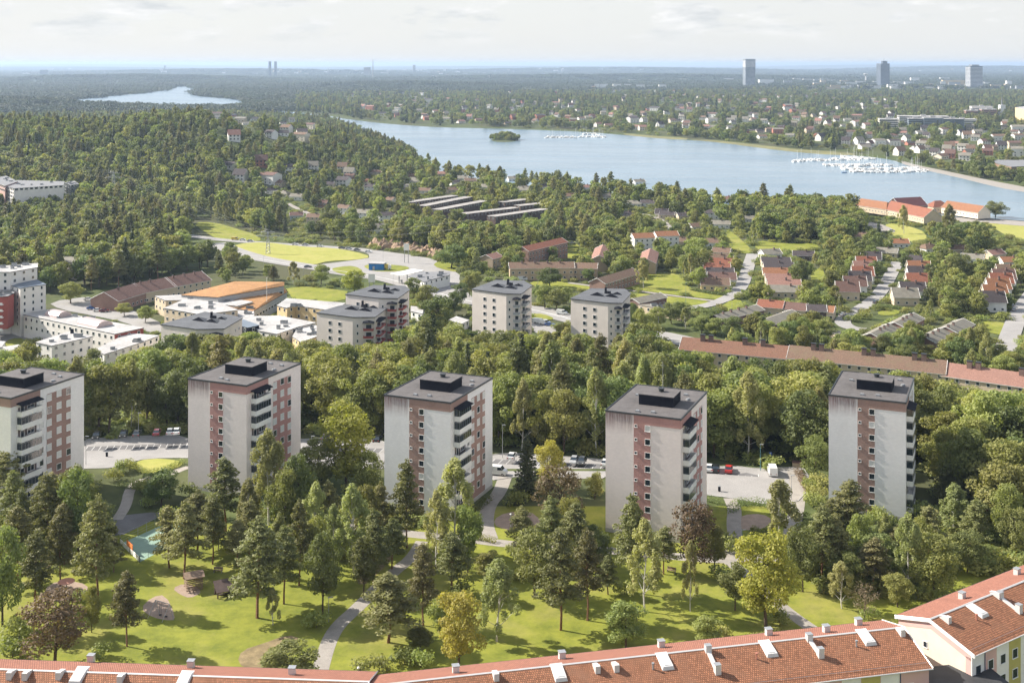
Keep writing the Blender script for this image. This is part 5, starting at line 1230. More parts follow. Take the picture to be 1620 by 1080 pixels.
# manor barns by the lake
for a, b, z, w, h, r, wm, rm, lab in [((1355, 313), (1412, 321), -17, 13, 5, 5, K_BEI, R_OR, 'orange-tiled barn, leftmost of the lakeside farm'), ((1411, 318), (1476, 331), -16, 16, 5, 6, K_BEI, R_RED, 'long tile-roofed barn in front of the dark red one'),
                                       ((1414, 313.5), (1456, 311.5), -14, 18, 6, 6, K_DW, mat('roof_sheet_oxblood', (.12, .045, .045), .7, .1, .3), 'dark red-brown barn rising behind the tiled roofs'), ((1470, 318), (1497, 317), -18, 12, 4, 4.4, K_BEI, R_RED, 'small red-roofed barn in the middle of the farm'),
                                       ((1499, 317.5), (1557, 326), -17, 13, 5, 5, P_CREAM, R_OR, 'orange-tiled barn with pale walls, rightmost of the lakeside farm')]:
    ridge_row(a, b, z, w, max(4, z + 26 - r), r, wm, rm, lab, 'barn', 'barns of the lakeside farm', (), 'barn', 1, 'leftmost' in lab or 'small' in lab)
# ------------------------------------------------------------------ vehicles
def paint(name, c):
    m, nt, bs, out = newmat(name); bs.inputs['Base Color'].default_value = (*c, 1); bs.inputs['Roughness'].default_value = .28
    bs.inputs['Coat Weight'].default_value = .6; return m
PC = {'black': paint('paint_black', (.015, .016, .018)), 'white': paint('paint_white', (.72, .72, .70)), 'silver': paint('paint_silver', (.38, .39, .40)), 'red': paint('paint_red', (.50, .03, .025)),
      'dark grey': paint('paint_graphite', (.07, .075, .08)), 'dark red': paint('paint_maroon', (.16, .02, .025)), 'blue': paint('paint_blue', (.03, .10, .32)), 'purple': paint('paint_mauve', (.22, .16, .24)), 'yellow': paint('paint_yellow', (.62, .46, .04))}
RUB = mat('tyre_rubber', (.02, .02, .02), .9, .1, 4); RIM = mat('wheel_rim', (.4, .4, .41), .4, .1, 4, metal=.6)
LAMPG = mat('lamp_lens', (.75, .75, .72), .2, .05, 3); LAMPR = mat('tail_lens', (.4, .02, .02), .3, .05, 3)
def profile(mb, prof, hw, top=.12):
    """extrude a side outline (x,z) across the car, tucked in towards the top"""
    n = len(prof); zmax = max(p[1] for p in prof)
    g = lambda p, s: (p[0], s * (hw - top * max(0, (p[1] - .55)) / (zmax - .5)), p[1])
    for i in range(n):
        j = (i + 1) % n; mb.poly([g(prof[i], 1), g(prof[j], 1), g(prof[j], -1), g(prof[i], -1)])
    mb.poly([g(p, -1) for p in prof]); mb.poly([g(p, 1) for p in prof][::-1]); return mb
CARM = {}
def car_meshes(kind):
    if kind in CARM: return CARM[kind]
    if kind == 'van':
        body = [(-2.5, .3), (2.4, .3), (2.5, .75), (2.2, 1.15), (1.65, 1.35), (1.1, 2.05), (-2.45, 2.1), (-2.5, 1.2)]; hw = .98; gl = [(1.7, 1.33), (1.17, 1.95), (.35, 1.95), (.35, 1.3)]; L_ = (1.6, -1.6)
    else:
        body = [(-2.2, .32), (2.15, .32), (2.25, .62), (2.1, .82), (1.15, .95), (.95, .98), (-1.75, 1.0), (-2.15, .95), (-2.25, .6)]; hw = .9; gl = None; L_ = (1.35, -1.35)
    b = MB(); profile(b, body[::-1], hw)
    if kind != 'van':
        roof = [(-.95, 1.42), (.25, 1.42), (.3, 1.36), (-1.05, 1.36)]
        b.poly([(-1.15, -.62, 1.40), (.3, -.62, 1.40), (.3, .62, 1.40), (-1.15, .62, 1.40)]); b.box((-1.15, -.62, 1.37), (.3, .62, 1.445))
    g = MB()
    if kind == 'van': 
        for s in (-1, 1): g.poly([(x, s * (.93 - (z - 1.3) * .08) + s * .012, z) for x, z in gl][::(1 if s < 0 else -1)][::-1])
        g.poly([(1.66, -.82, 1.38), (1.66, .82, 1.38), (1.14, .78, 2.0), (1.14, -.78, 2.0)]); gm_ = g
    else:
        P0 = [(-1.85, .80, .99), (1.1, .80, .96), (.32, .62, 1.38), (-1.15, .62, 1.38)]
        P1 = [(x, -y, z) for x, y, z in P0]
        g.poly([P1[0], P1[1], P1[2], P1[3]]); g.poly([P0[1], P0[0], P0[3], P0[2]])
        g.poly([P1[1], P0[1], P0[2], P1[2]]); g.poly([P0[0], P1[0], P1[3], P0[3]])
    wh = MB(); wh.M = Matrix.Rotation(R(90), 4, 'X'); wh.cyl((0, 0), .33, -.11, .11, 14)
    rm = MB(); rm.M = Matrix.Rotation(R(90), 4, 'X'); rm.cyl((0, 0), .2, -.12, .12, 10)
    hl = MB(); hl.box((-.04, -.17, -.08), (.05, .17, .08))
    CARM[kind] = (b.mesh('body', [PC['white']]), g.mesh('windows', [GLASS]), wh.mesh('wheel', [RUB]), rm.mesh('rim', [RIM]), hl.mesh('headlight', [LAMPG]), hl.mesh('tail_light', [LAMPR]), L_, hw)
    return CARM[kind]
def car(p, ang, colr, label, group=None, kind='car'):
    b, g, w, rm, hl, tl, L_, hw = car_meshes(kind)
    o = empty('van' if kind == 'van' else 'parked_car', p, ang, label, 'van' if kind == 'van' else 'car', group)
    mobj('body', b, o, mats=[PC[colr]]); mobj('windows', g, o)
    for x in L_:
        for s in (-1, 1): wo = mobj('wheel', w, o, (x, s * (hw - .1), .33)); mobj('rim', rm, wo)
    fx = 2.42 if kind == 'van' else 2.18
    for s in (-1, 1): mobj('headlight', hl, o, (fx, s * .62, .68)); mobj('tail_light', tl, o, (-fx - .04, s * .65, .72))
    return o
def park(st, items, where, flip=0):
    A, d, nrm, w = st
    for px, c, lab in items:
        P = at_z(px[0], px[1], 0); t = (P - A).dot(d); i = int(t / w); q = A + d * (i + .5) * w + nrm * 2.5; q.z = .045
        car(q, math.atan2(nrm.y, nrm.x) + R(180) * (rng.random() < .4) + R(rng.uniform(-2, 2)), c, lab)
park(ST1, [((139, 712), 'black', 'black car parked alone beside the leftmost tower'), ((192, 708), 'black', 'black car at the left of the pair on the left parking yard'), ((208, 708), 'dark grey', 'dark grey car next to the black one on the left parking yard'),
           ((241, 706), 'dark red', 'dark maroon car, first of three beside the second tower'), ((259, 705), 'silver', 'silver car in the middle of three beside the second tower'), ((277, 704), 'white', 'white car nearest the second tower on the left parking yard')], 'a')
park(ST2, [((496, 711), 'purple', 'mauve car parked right behind the second tower'), ((586, 713), 'black', 'black car half hidden by the yellow-green tree behind the third tower')], 'b')
park(ST3, [((803, 733), 'white', 'white car just right of the third tower'), ((902, 738), 'silver', 'silver car, first of a loose row left of the fourth tower'), ((919, 739), 'dark grey', 'dark grey car in the loose row left of the fourth tower'), ((952, 741), 'white', 'white car tucked against the fourth tower'), ((880, 737), 'black', 'black car behind the bronze-leaved tree')], 'c')
park(ST4, [((1117, 748), 'white', 'white car just right of the fourth tower'), ((1132, 749), 'black', 'black car between the white and the red one'), ((1150, 750), 'red', 'bright red car at the open end of its row')], 'd')
car(at_z(483, 728, .035), R(-10), 'white', 'white car driving on the yard behind the second tower')
car(at_z(786, 750, .035), R(-15), 'white', 'white van behind the third tower on the yard lane', kind='van')
car(at_z(1222, 749, .035), R(85), 'white', 'white van parked by the blue sign near the garden path', kind='van')
for i, (x, y, a, c, k, lab) in enumerate([(372, 380, 0, 'yellow', 'van', 'yellow van on the upper road beside the lawn'), (384, 381, 0, 'white', 'car', 'white car behind the yellow van on the upper road'), (396, 383, 0, 'silver', 'car', 'silver car on the upper road left of the pylon'),
        (467, 388, -5, 'white', 'car', 'white car above the meadow, leftmost of the queue'), (483, 389, -5, 'silver', 'car', 'silver car above the meadow, second in the queue'), (506, 391, -5, 'white', 'car', 'white car above the meadow, third in the queue'),
        (541, 394, -8, 'black', 'car', 'black car in the queue nearest the junction'), (552, 395, -8, 'silver', 'car', 'silver car between the black and the dark green one'), (565, 397, -12, 'dark grey', 'car', 'dark car at the head of the queue'), (583, 400, -12, 'white', 'car', 'white car entering the junction'),
        (487, 424, 20, 'black', 'car', 'black car turning off the lower road'), (889, 498, -22, 'white', 'van', 'white delivery van on the highway between the two point towers'), (827, 444, -20, 'white', 'van', 'white lorry-like van by the round tree'), (818, 447, -20, 'silver', 'car', 'silver car beside the white vehicle by the round tree'),
        (140, 476, 5, 'white', 'car', 'white car on the school yard by the trees'), (145, 490, 10, 'blue', 'car', 'blue car on the school yard'), (155, 493, 10, 'white', 'car', 'white car between the blue and the maroon one on the school yard'), (165, 494, 10, 'dark red', 'car', 'maroon car on the school yard'),
        (853, 512, -15, 'white', 'van', 'white camper on the highway car park, left'), (862, 514, -15, 'white', 'van', 'second white camper beside a blue car'), (870, 516, -15, 'blue', 'car', 'blue car on the highway car park'), (846, 510, -15, 'white', 'car', 'white car at the left end of the highway car park'),
        (1411, 366, 0, 'white', 'car', 'white car on the gravel lane by the farm'), (1450, 521, 20, 'white', 'van', 'white van between the grey-roofed brick pairs'), (1333, 500, 60, 'silver', 'car', 'silver car by the turning loop'), (1385, 480, 60, 'dark grey', 'car', 'dark car under the tree on the curved road'),
        (1604, 492, 70, 'silver', 'car', 'silver car on the road at the right edge'), (1601, 486, 70, 'dark grey', 'car', 'dark car behind the silver one at the right edge'), (906, 386, 5, 'white', 'car', 'white car at the end of the slanting reddish row'), (850, 402, 5, 'white', 'car', 'white car on the lane below the slanting reddish row')]):
    p = hit(x, y); p.z += .3; car(p, R(a), c, lab, kind=k)
def box_truck():
    p = hit(609, 427); p.z += .28; o = empty('box_truck', p, R(-5), 'yellow and white box truck beside the blue kiosk', 'truck')
    m = MB(); m.box((-3.4, -1.2, .9), (1.8, 1.2, 3.2)); m.build('cargo_box', PC['yellow'], o); m = MB(); profile(m, [(1.9, .5), (3.6, .5), (3.6, 1.5), (3.3, 2.4), (1.9, 2.5)][::-1], 1.1); m.build('cab', PC['white'], o)
    for x in (-2.4, 2.8):
        for s in (-1, 1): mobj('wheel', car_meshes('car')[2], o, (x, s * 1.0, .4))
    m = MB(); m.box((-3.4, -.9, .55), (3.2, .9, .9)); m.build('chassis', BLACKM, o)
box_truck()
# filling station: canopy, kiosk, price masts
p = hit(643, 440); p.z += .2; A, B = at_z(626, 434.5, p.z + 5), at_z(662, 427, p.z + 5); ang = math.atan2((B - A).y, (B - A).x)
o = empty('station_canopy', ((A + B) / 2).xy.to_3d() + Vector((0, 0, p.z)), ang, 'white canopy of the filling station on slim posts', 'canopy'); ln = (B - A).length / 2
m = MB(); m.box((-ln, -4, 4.6), (ln, 4, 5.2)); m.build('canopy_roof', [P_WHITE], o)
for x in (-ln * .7, 0, ln * .7): m = MB(); m.box((-.2, -.2, 0), (.2, .2, 4.6)); m.build('post', METALG, o, (x, 0, 0)); m = MB(); m.box((-.5, -.35, 0), (.5, .35, 1.8)); m.build('fuel_pump', K_GRY, o, (x + 1.3, -.5, 0))
p = hit(597, 427); p.z += .28; o = empty('kiosk', p, R(-10), 'small blue kiosk on the grass island', 'kiosk')
m = MB(); m.box((-4.2, -2.6, -1), (4.2, 2.6, 3.6)); m.build('wall', mat('panel_blue', (.02, .16, .42), .5, .1, 1), o); m = MB(); m.box((-4.6, -3, 3.6), (4.6, 3, 3.9)); m.build('roof', R_WHITE, o); m = MB(); m.box((-2, -2.66, 0), (-.8, -2.6, 2.2)); m.build('door', METALG, o)
for x, y, lab in ((643 - 0, 416, 'thin flag-like price mast at the junction island'), (588, 470, 'twin-legged white mast behind the taller point tower')):
    p = hit(x, y); o = empty('price_mast', p, 0, lab, 'mast')
    for s in (-1, 1): m = MB(); m.box((-.15, -.15, 0), (.15, .15, 11)); m.build('post', METALG, o, (s * 1.1, 0, 0))
    m = MB(); m.box((-1.6, -.35, 7.4), (1.6, -.16, 11.4)); m.build('sign_panel', P_WHITE, o)
p = hit(422, 500); o = empty('flagpole', p, 0, 'tall white flagpole beside the rust-roofed hall', 'flagpole'); m = MB(); m.cyl((0, 0), .14, 0, 17, 8, .07); m.build('pole', FRAME, o); m = MB(); m.cyl((0, 0), .16, 17, 17.3, 8); m.build('finial', FRAME, o)
# ------------------------------------------------------------------ park things
def lamp(x, y, top, lab, globe=False, arm=False, tint=None):
    p = hit(x, y); h = (y - top) * p.y / F; o = empty('street_lamp', p, rng.uniform(-.4, .4), lab, 'street lamp')
    m = MB(); m.cyl((0, 0), .075, 0, h, 8, .045); m.build('pole', tint or METALG, o)
    m = MB()
    if globe: m.cyl((0, 0), .16, h, h + .12, 10, .22); m.cyl((0, 0), .22, h + .12, h + .3, 10, .1)
    else: m.box((-.15, -.12, h - .02), (.75, .12, h + .1))
    m.build('lamp_head', FRAME if globe else METALG, o)
TEAL = mat('metal_teal', (.10, .24, .26), .5, .1, 1)
for a in [(219, 698, 653, 'tall lamp post standing between the parked cars on the left yard'), (136, 735, 690, 'lamp post with an orange band right of the leftmost tower'), (795, 724, 672, 'lamp post against the dark wood behind the third tower'), (493, 715, 690, 'lamp post behind the second tower'),
          (808, 839, 814, 'lamp post in the shaded round play area', True), (1203, 744, 703, 'teal lamp post on the yard right of the fourth tower', False, False, TEAL), (1252, 790, 752, 'slim lamp post beside the garden path'),
          (520, 983, 945, 'slim lamp post where the curved path leaves the lawn'), (567, 1092, 1057, 'globe lamp at the bottom of the park near the red roof', True), (1157, 912, 891, 'globe lamp where the park paths meet', True), (1174, 868, 838, 'teal lamp post by the shaded right-hand play circle', False, False, TEAL),
          (1085, 488, 448, 'teal lamp mast at the residential crossroads', False, False, TEAL), (1158, 487, 450, 'pale lamp mast left of the straight side road'), (1042, 523, 495, 'lamp mast on the highway verge'), (1270, 540, 520, 'teal lamp mast before the dormered terrace', False, False, TEAL),
          (684, 468, 438, 'lamp mast beside the filling station shop'), (622, 462, 435, 'lamp mast left of the filling station shop'), (850, 470, 447, 'lamp mast right of the left point tower'), (606, 415, 398, 'lamp mast on the junction'), (480, 440, 424, 'lamp mast on the lower road'), (417, 425, 405, 'lamp mast at the left end of the lower road'),
          (1327, 500, 470, 'lamp mast on the curved road corner'), (1430, 526, 505, 'pale lamp mast among the grey-roofed brick pairs'), (1486, 398, 384, 'white mast behind the brown bungalow'), (1478, 465, 448, 'twin wooden pole in the garden belt, left one'), (1483, 466, 449, 'twin wooden pole in the garden belt, right one')]:
    lamp(*a)
# blue parking sign
p = hit(1219, 733); o = empty('road_sign', p, R(-4), 'blue parking sign beside the white van', 'sign'); m = MB(); m.cyl((0, 0), .035, 0, 2.6, 6); m.build('post', METALG, o)
m = MB(); m.box((-.35, -.06, 1.9), (.35, -.02, 2.8)); sp_ = m.build('sign_panel', mat('sign_blue', (.03, .14, .45), .5, .02, 1), o)
m = MB(); m.box((-.14, -.075, 2.0), (-.05, -.061, 2.7)); m.box((-.05, -.075, 2.6), (.13, -.061, 2.7)); m.box((-.05, -.075, 2.32), (.13, -.061, 2.41)); m.box((.08, -.075, 2.41), (.16, -.061, 2.6)); m.build('letter', FRAME, sp_)
for x, y in ((1138, 777), (509 // 3 + 0, 722)):
    p = hit(x, y); o = empty('litter_bin', p, 0, 'dark litter bin on the yard edge ' + ('right of the fourth tower' if x > 500 else 'right of the leftmost tower'), 'litter bin'); m = MB(); m.cyl((0, 0), .3, .1, 1.15, 10); m.build('bin_body', BLACKM, o); m = MB(); m.cyl((0, 0), .34, 1.15, 1.25, 10); m.build('lid', METALG, o)
# brick box at the garden path
p = hit(1262, 738); o = empty('brick_shelter', p, R(-20), 'small tan brick enclosure at the head of the garden path', 'shelter'); m = MB(); m.box((-1.2, -.8, 0), (1.2, .8, 1.1)); m.build('wall', K_CREAMB, o); m = MB(); m.box((-1.3, -.9, 1.1), (1.3, .9, 1.2)); m.build('cap', R_BROWN, o)
# ball court
C4 = [at_z(*q, 0) for q in ((190, 860), (221, 889), (324, 834), (297, 812))]
COURT = mat('court_green', (.23, .33, .26), .85, .1, .4)
drape('ball_court', C4, COURT, .02)
VIEW.add([(200, 862), (222, 888), (260, 870), (240, 850)]); VIEW.add([(292, 816), (302, 814), (322, 832), (305, 840)])
o_ = C4[0]; ex = (C4[3] - C4[0]); ey = (C4[1] - C4[0]); LX, LY = ex.length, ey.length; ex.normalize(); ey.normalize()
co = empty('court_fence', (C4[0] + C4[2]) / 2, 0, 'low fence of white boards with orange tops around the green ball court', 'fence')
def cpt(u, v, z): return tuple(C4[0] * (1 - u) * (1 - v) + C4[3] * u * (1 - v) + C4[1] * (1 - u) * v + C4[2] * u * v - (C4[0] + C4[2]) / 2 + Vector((0, 0, z)))
ORG = mat('panel_orange', (.70, .22, .06), .7, .08, 1)
for u in (0, 1):
    m = MB()
    for k in range(6):
        a, b = Vector(cpt(u, k / 6 + .01, 0)), Vector(cpt(u, (k + 1) / 6 - .01, 0)); s = (b - a).normalized(); n = Vector((s.y, -s.x, 0)) * .04
        for z0, z1 in ((.1, 1.0),): 
            P = [a - n, b - n, b + n, a + n]; up = lambda p, z: (p.x, p.y, z)
            m.poly([up(a - n, z0), up(b - n, z0), up(b - n, z1), up(a - n, z1)]); m.poly([up(b + n, z0), up(a + n, z0), up(a + n, z1), up(b + n, z1)]); m.poly([up(p, z1) for p in P])
    m.build('board', FRAME, co)
    for k in (2, 4) if u else (2,):
        m = MB(); a, b = Vector(cpt(u, .35, 0)), Vector(cpt(u, .65, 0)); s = (b - a).normalized(); n = Vector((s.y, -s.x, 0)) * .05
        for q in (-1, 1): m.poly([(a.x + n.x * q, a.y + n.y * q, 1.05), (b.x + n.x * q, b.y + n.y * q, 1.05), (b.x + n.x * q, b.y + n.y * q, 2.1), (a.x + n.x * q, a.y + n.y * q, 2.1)][::q])
        m.build('goal_panel', ORG, co); break
for v in (0, 1):
    m = MB()
    for k in range(9): m.bar(cpt(k / 8, v, 0), cpt(k / 8, v, 2.0 if v == 0 else 1.1), .035, 5)
    for z in ((.6, 1.1, 2.0) if v == 0 else (.6, 1.1)): m.bar(cpt(0, v, z), cpt(1, v, z), .02, 4)
    m.build('rail', METALG, co)
for u, v in ((0, 0), (0, 1), (1, 0), (1, 1), (0, .5), (1, .5)): m = MB(); m.bar(cpt(u, v, 0), cpt(u, v, 1.3), .07, 6); m.build('post', BLACKM, co)
strip('court_line', [tuple(C4[0].lerp(C4[3], .5).xy), tuple(C4[1].lerp(C4[2], .5).xy)], .12, PAINT, .026, keep=False, world=True)
# mushroom-shaped sun roof on the sand
p = hit(105, 938); o = empty('play_shelter', p, 0, 'round salmon-coloured mushroom roof standing on the sand at the left', 'play shelter')
m = MB(); m.cyl((0, 0), .12, 0, 2.3, 8); m.build('pole', METALG, o); m = MB(); m.cyl((0, 0), 1.5, 2.15, 2.2, 20); m.cyl((0, 0), 1.5, 2.2, 2.5, 20, .15); m.build('roof', mat('roof_salmon', (.62, .30, .22), .8, .15, 1), o)
# log climbing cabin
p = hit(306, 931); o = empty('climbing_cabin', p, R(25), 'open log climbing cabin on the sand patch', 'climbing frame')
LOG = mat('log_weathered', (.24, .17, .12), .9, .25, 2)
for k in range(7):
    z = .3 + k * .32
    for s in (-1, 1):
        m = MB(); m.bar((-1.5, s * 1.2, z), (1.5, s * 1.2, z), .09, 6); m.build('log', LOG, o)
        if k % 2: m = MB(); m.bar((s * 1.4, -1.4, z), (s * 1.4, 1.4, z), .09, 6); m.build('log', LOG, o)
m = MB(); m.box((-1.7, -1.5, 2.5), (1.7, 1.5, 2.58)); m.poly([(-1.8, -1.7, 2.6), (1.8, -1.7, 2.6), (1.8, 0, 3.2), (-1.8, 0, 3.2)]); m.poly([(1.8, 1.7, 2.6), (-1.8, 1.7, 2.6), (-1.8, 0, 3.2), (1.8, 0, 3.2)]); m.build('roof', LOG, o)
# dark play hut with sloping roof
p = hit(358, 940); o = empty('play_hut', p, R(28), 'low dark timber hut with a sloping roof, right of the log cabin', 'hut')
m = MB()
for x in (-1.8, 1.8):
    for y, h in ((-1, 1.3), (1, 2.2)): m.box((x - .1, y - .1, 0), (x + .1, y + .1, h))
m.build('post', K_DW, o); m = MB(); m.poly([(-2.1, -1.4, 1.2), (2.1, -1.4, 1.2), (2.1, 1.3, 2.4), (-2.1, 1.3, 2.4)]); m.poly([(-2.1, -1.4, 1.08), (-2.1, 1.3, 2.28), (2.1, 1.3, 2.28), (2.1, -1.4, 1.08)])
m.poly([(-2.1, -1.4, 1.08), (2.1, -1.4, 1.08), (2.1, -1.4, 1.2), (-2.1, -1.4, 1.2)]); m.build('roof', K_DW, o); m = MB(); m.box((-1.7, -.6, .4), (1.7, -.2, .5)); m.box((-1.7, .88, .2), (1.7, .96, 2.0)); m.build('bench', K_DW, o)
# swing frame
a, b, c = hit(256, 984), hit(275, 980), at_y(268, 955, hit(265, 978).y)
o = empty('swing', hit(266, 981), 0, 'metal swing frame with A-shaped legs on the lawn', 'swing'); O = o.location.copy()
far = Vector((2.6, 2.2, 0)) * -1
for q in (Vector((0, 0, 0)), Vector((-2.9, 1.6, 0))):
    for e in (a, b): m = MB(); m.bar(e - O + q, c - O + q, .05, 6); m.build('leg', METALG, o)
m = MB(); m.bar(c - O, c - O + Vector((-2.9, 1.6, 0)), .05, 6); m.build('crossbar', METALG, o)
for t in (.3, .7):
    s = c - O + Vector((-2.9, 1.6, 0)) * t; m = MB(); m.bar(s, s - Vector((0, 0, 2.3)), .015, 4); m.bar(s + Vector((.35, -.2, 0)), s + Vector((.35, -.2, -2.3)), .015, 4); m.box((s.x - .05, s.y - .3, s.z - 2.34), (s.x + .4, s.y + .1, s.z - 2.3)); m.build('swing_seat', BLACKM, o)
for x, y, lab in ((345, 905, 'park bench left of the tall pine trio'), (1062, 905, 'park bench on the lawn right of the twin pines'), (618, 922, 'park bench where the curved path passes under pines')):
    p = hit(x, y); o = empty('park_bench', p, rng.uniform(-.6, .6), lab, 'bench'); m = MB(); m.box((-.9, -.25, .42), (.9, .25, .48)); m.build('seat', LOG, o); m = MB(); m.box((-.9, .22, .55), (.9, .28, .95)); m.build('backrest', LOG, o)
    for s in (-.75, .75): m = MB(); m.box((s - .04, -.22, 0), (s + .04, .24, .42)); m.box((s - .04, .2, .42), (s + .04, .27, .95)); m.build('leg', METALG, o)
# boulders of the road cutting
ROCK = mat('rock_granite', (.36, .25, .17), .95, .35, .25, fine=1.2)
rockm = []
for s in range(3):
    r_ = random.Random(s + 3); bmv = MB(); n = 9; rings = []
    for k in range(5):
        zz = k / 4; rr = math.sqrt(max(.02, 1 - (zz * .95) ** 2)); rings.append([(rr * math.cos(6.283 * i / n) * r_.uniform(.75, 1.15), rr * math.sin(6.283 * i / n) * r_.uniform(.75, 1.15), zz * r_.uniform(.85, 1.1) - .1) for i in range(n)])
    for k in range(4):
        for i in range(n): j = (i + 1) % n; bmv.poly([rings[k][i], rings[k][j], rings[k + 1][j], rings[k + 1][i]])
    bmv.poly(rings[4]); rockm.append(bmv.mesh('boulder', [ROCK]))
for i in range(46):
    t = i / 45; x = 590 + 110 * t + rng.uniform(-3, 3); y = 391 + 17 * t + rng.uniform(-6, 3) - 5 * math.sin(t * 3)
    p = hit(x, y); o = mobj('boulder', rockm[i % 3], None, p, rng.uniform(0, 6)); o.scale = (rng.uniform(2.2, 4.6), rng.uniform(2, 3.6), rng.uniform(2, 4.5)); tag(o, 'brown weathered rock of the blasted cutting above the junction', 'rock', 'rocks of the road cutting')
VIEW.add([(585, 385), (640, 390), (705, 405), (700, 412), (640, 404), (585, 396)])
# hedges
HEDGE = L['dark']
def hedge(px, h, w, lab, m=None):
    C = [hit(*q) for q in px]; B = []
    for a, b in zip(C, C[1:]):
        L_ = (b - a).length; n = max(1, int(L_ / .6))
        for i in range(n): p = a.lerp(b, (i + .5) / n); B.append((p.x - C[0].x, p.y - C[0].y, p.z - C[0].z + h * .5, max(.45, w / 2), max(.45, w / 2), h * .5))
    me = leaves_mesh('hedge', B, min(9000, len(B) * 60), .26 if C[0].y < 330 else .4, m or HEDGE, len(B), jit=.5)
    tag(mobj('hedge', me, None, C[0]), lab, 'hedge'); 
hedge([(676, 838), (700, 846), (750, 852), (782, 858)], 1.2, 1.6, 'clipped hedge along the park path below the middle tower', L['broad'])
hedge([(775, 792), (748, 812), (746, 832)], 1.8, 2.4, 'dark shady hedge on the left rim of the round play area'); hedge([(1155, 812), (1170, 800), (1200, 798), (1228, 806), (1234, 826)], 1.8, 3.0, 'thick dark hedge around the right-hand play circle')
hedge([(1116, 790), (1140, 798)], 1.3, 2.5, 'low rounded hedge at the foot of the fourth tower')
hedge([(206, 738), (232, 750), (262, 745), (290, 733)], 1.4, 2.0, 'low hedge curving round the bright flower mound', L['broad']); hedge([(190, 770), (215, 774), (230, 766)], 1.3, 2.4, 'dark hedge below the flower mound')
hedge([(1092, 459), (1128, 466), (1150, 468)], 1.6, 2.2, 'trimmed hedge at the foot of the left house column'); hedge([(1390, 485), (1424, 489)], 1.6, 2.0, 'trimmed hedge in front of the grey-roofed house')
hedge([(1546, 500), (1604, 508)], 2.0, 2.2, 'long dark hedge below the dark-roofed right house'); hedge([(1050, 429), (1073, 432)], 1.6, 2.2, 'clipped hedge below the kitchen gardens')
hedge([(1262, 745), (1270, 762), (1282, 782)], 1.2, 2.4, 'flowering hedge along the garden path', L['red']); hedge([(1240, 1002), (1180, 1012)], 1.0, 1.5, 'low hedge beside the right red roof', L['broad'])
area('lawn', [(208, 742), (215, 730), (240, 724), (285, 728), (290, 736), (262, 746), (235, 750)], MEADOW, .05, sm=2)
# power line
def pylon(x, y, top, lab):
    p = hit(x, y); h = (y - top) * p.y / F; o = empty('power_pylon', p, 0, lab, 'pylon'); m = MB(); w = h * .09
    for sx in (-1, 1):
        for sy in (-1, 1): m.bar((sx * w, sy * w, 0), (sx * w * .2, sy * w * .2, h), .12, 4)
    for k in range(7):
        a, b = k / 7, (k + 1) / 7; wa, wb_ = w * (1 - .8 * a), w * (1 - .8 * b)
        for sy in (-1, 1): m.bar((-wa, sy * wa, h * a), (wb_, sy * wb_, h * b), .08, 3); m.bar((wa, sy * wa, h * a), (-wb_, sy * wb_, h * b), .08, 3)
    m.build('tower', METALG, o)
    for f, l in ((.97, 4.5), (.8, 7.5)): m = MB(); m.bar((-l, 0, h * f), (l, 0, h * f), .16, 4); m.bar((-l, 0, h * f), (0, 0, h * f + 1.6), .08, 3); m.bar((l, 0, h * f), (0, 0, h * f + 1.6), .08, 3); m.build('cross_arm', METALG, o)
    return p, h
pA = pylon(180, 316, 272, 'lattice power pylon in the clearing beyond the left wood'); pB = pylon(424, 402, 366, 'lattice power pylon standing in the meadow'); pC = (hit(745, 415), 26); pD = (hit(-60, 262), 26)
WIRE = mat('wire_pale', (.22, .22, .21), .6, .05, 1)
for a, b in ((pD, pA), (pA, pB), (pB, pC)):
    for f, l in ((.97, -4.5), (.97, 4.5), (.8, -7.5), (.8, 7.5)):
        m = MB(); P = []
        for i in range(15):
            t = i / 14; q = a[0].lerp(b[0], t); q.z = (a[0].z + a[1] * f) * (1 - t) + (b[0].z + b[1] * f) * t - 6 * 4 * t * (1 - t) * .5; q.x += l * .7; q.y += l * .5; P.append(q)
        for u, v in zip(P, P[1:]): m.bar(u, v, .035, 3)
        tag(m.build('power_line', WIRE), 'pale sagging power cable over the left wood and the meadow', 'cable', 'cables of the power line')
# ------------------------------------------------------------------ boats
BW = mat('hull_white', (.78, .78, .76), .4, .05, 1, rand=.15); BB = mat('hull_blue', (.10, .20, .36), .4, .05, 1)
def boat_mesh(L_, cab, mast):
    m = MB(); w = L_ * .17; P = [(-L_ / 2, -w), (L_ * .2, -w), (L_ / 2, 0), (L_ * .2, w), (-L_ / 2, w)]; Q = [(x * .9, y * .75) for x, y in P]
    for i in range(5): j = (i + 1) % 5; m.poly([(*Q[i], -.2), (*Q[j], -.2), (*P[j], .95), (*P[i], .95)])
    m.poly([(*p, .95) for p in P])
    if cab: m.box((-L_ * .25, -w * .7, .95), (L_ * .18, w * .7, 1.9)); m.k = 1; m.box((-L_ * .15, -w * .72, 1.3), (L_ * .185, w * .72, 1.65)); m.k = 0
    if mast: m.bar((L_ * .05, 0, .9), (L_ * .05, 0, L_ * 1.25), .09, 4)
    return m.mesh('moored_boat', [BW, GLASS])
BM = [boat_mesh(8, 1, 0), boat_mesh(10, 1, 1), boat_mesh(6.5, 0, 0), boat_mesh(9, 1, 0)]
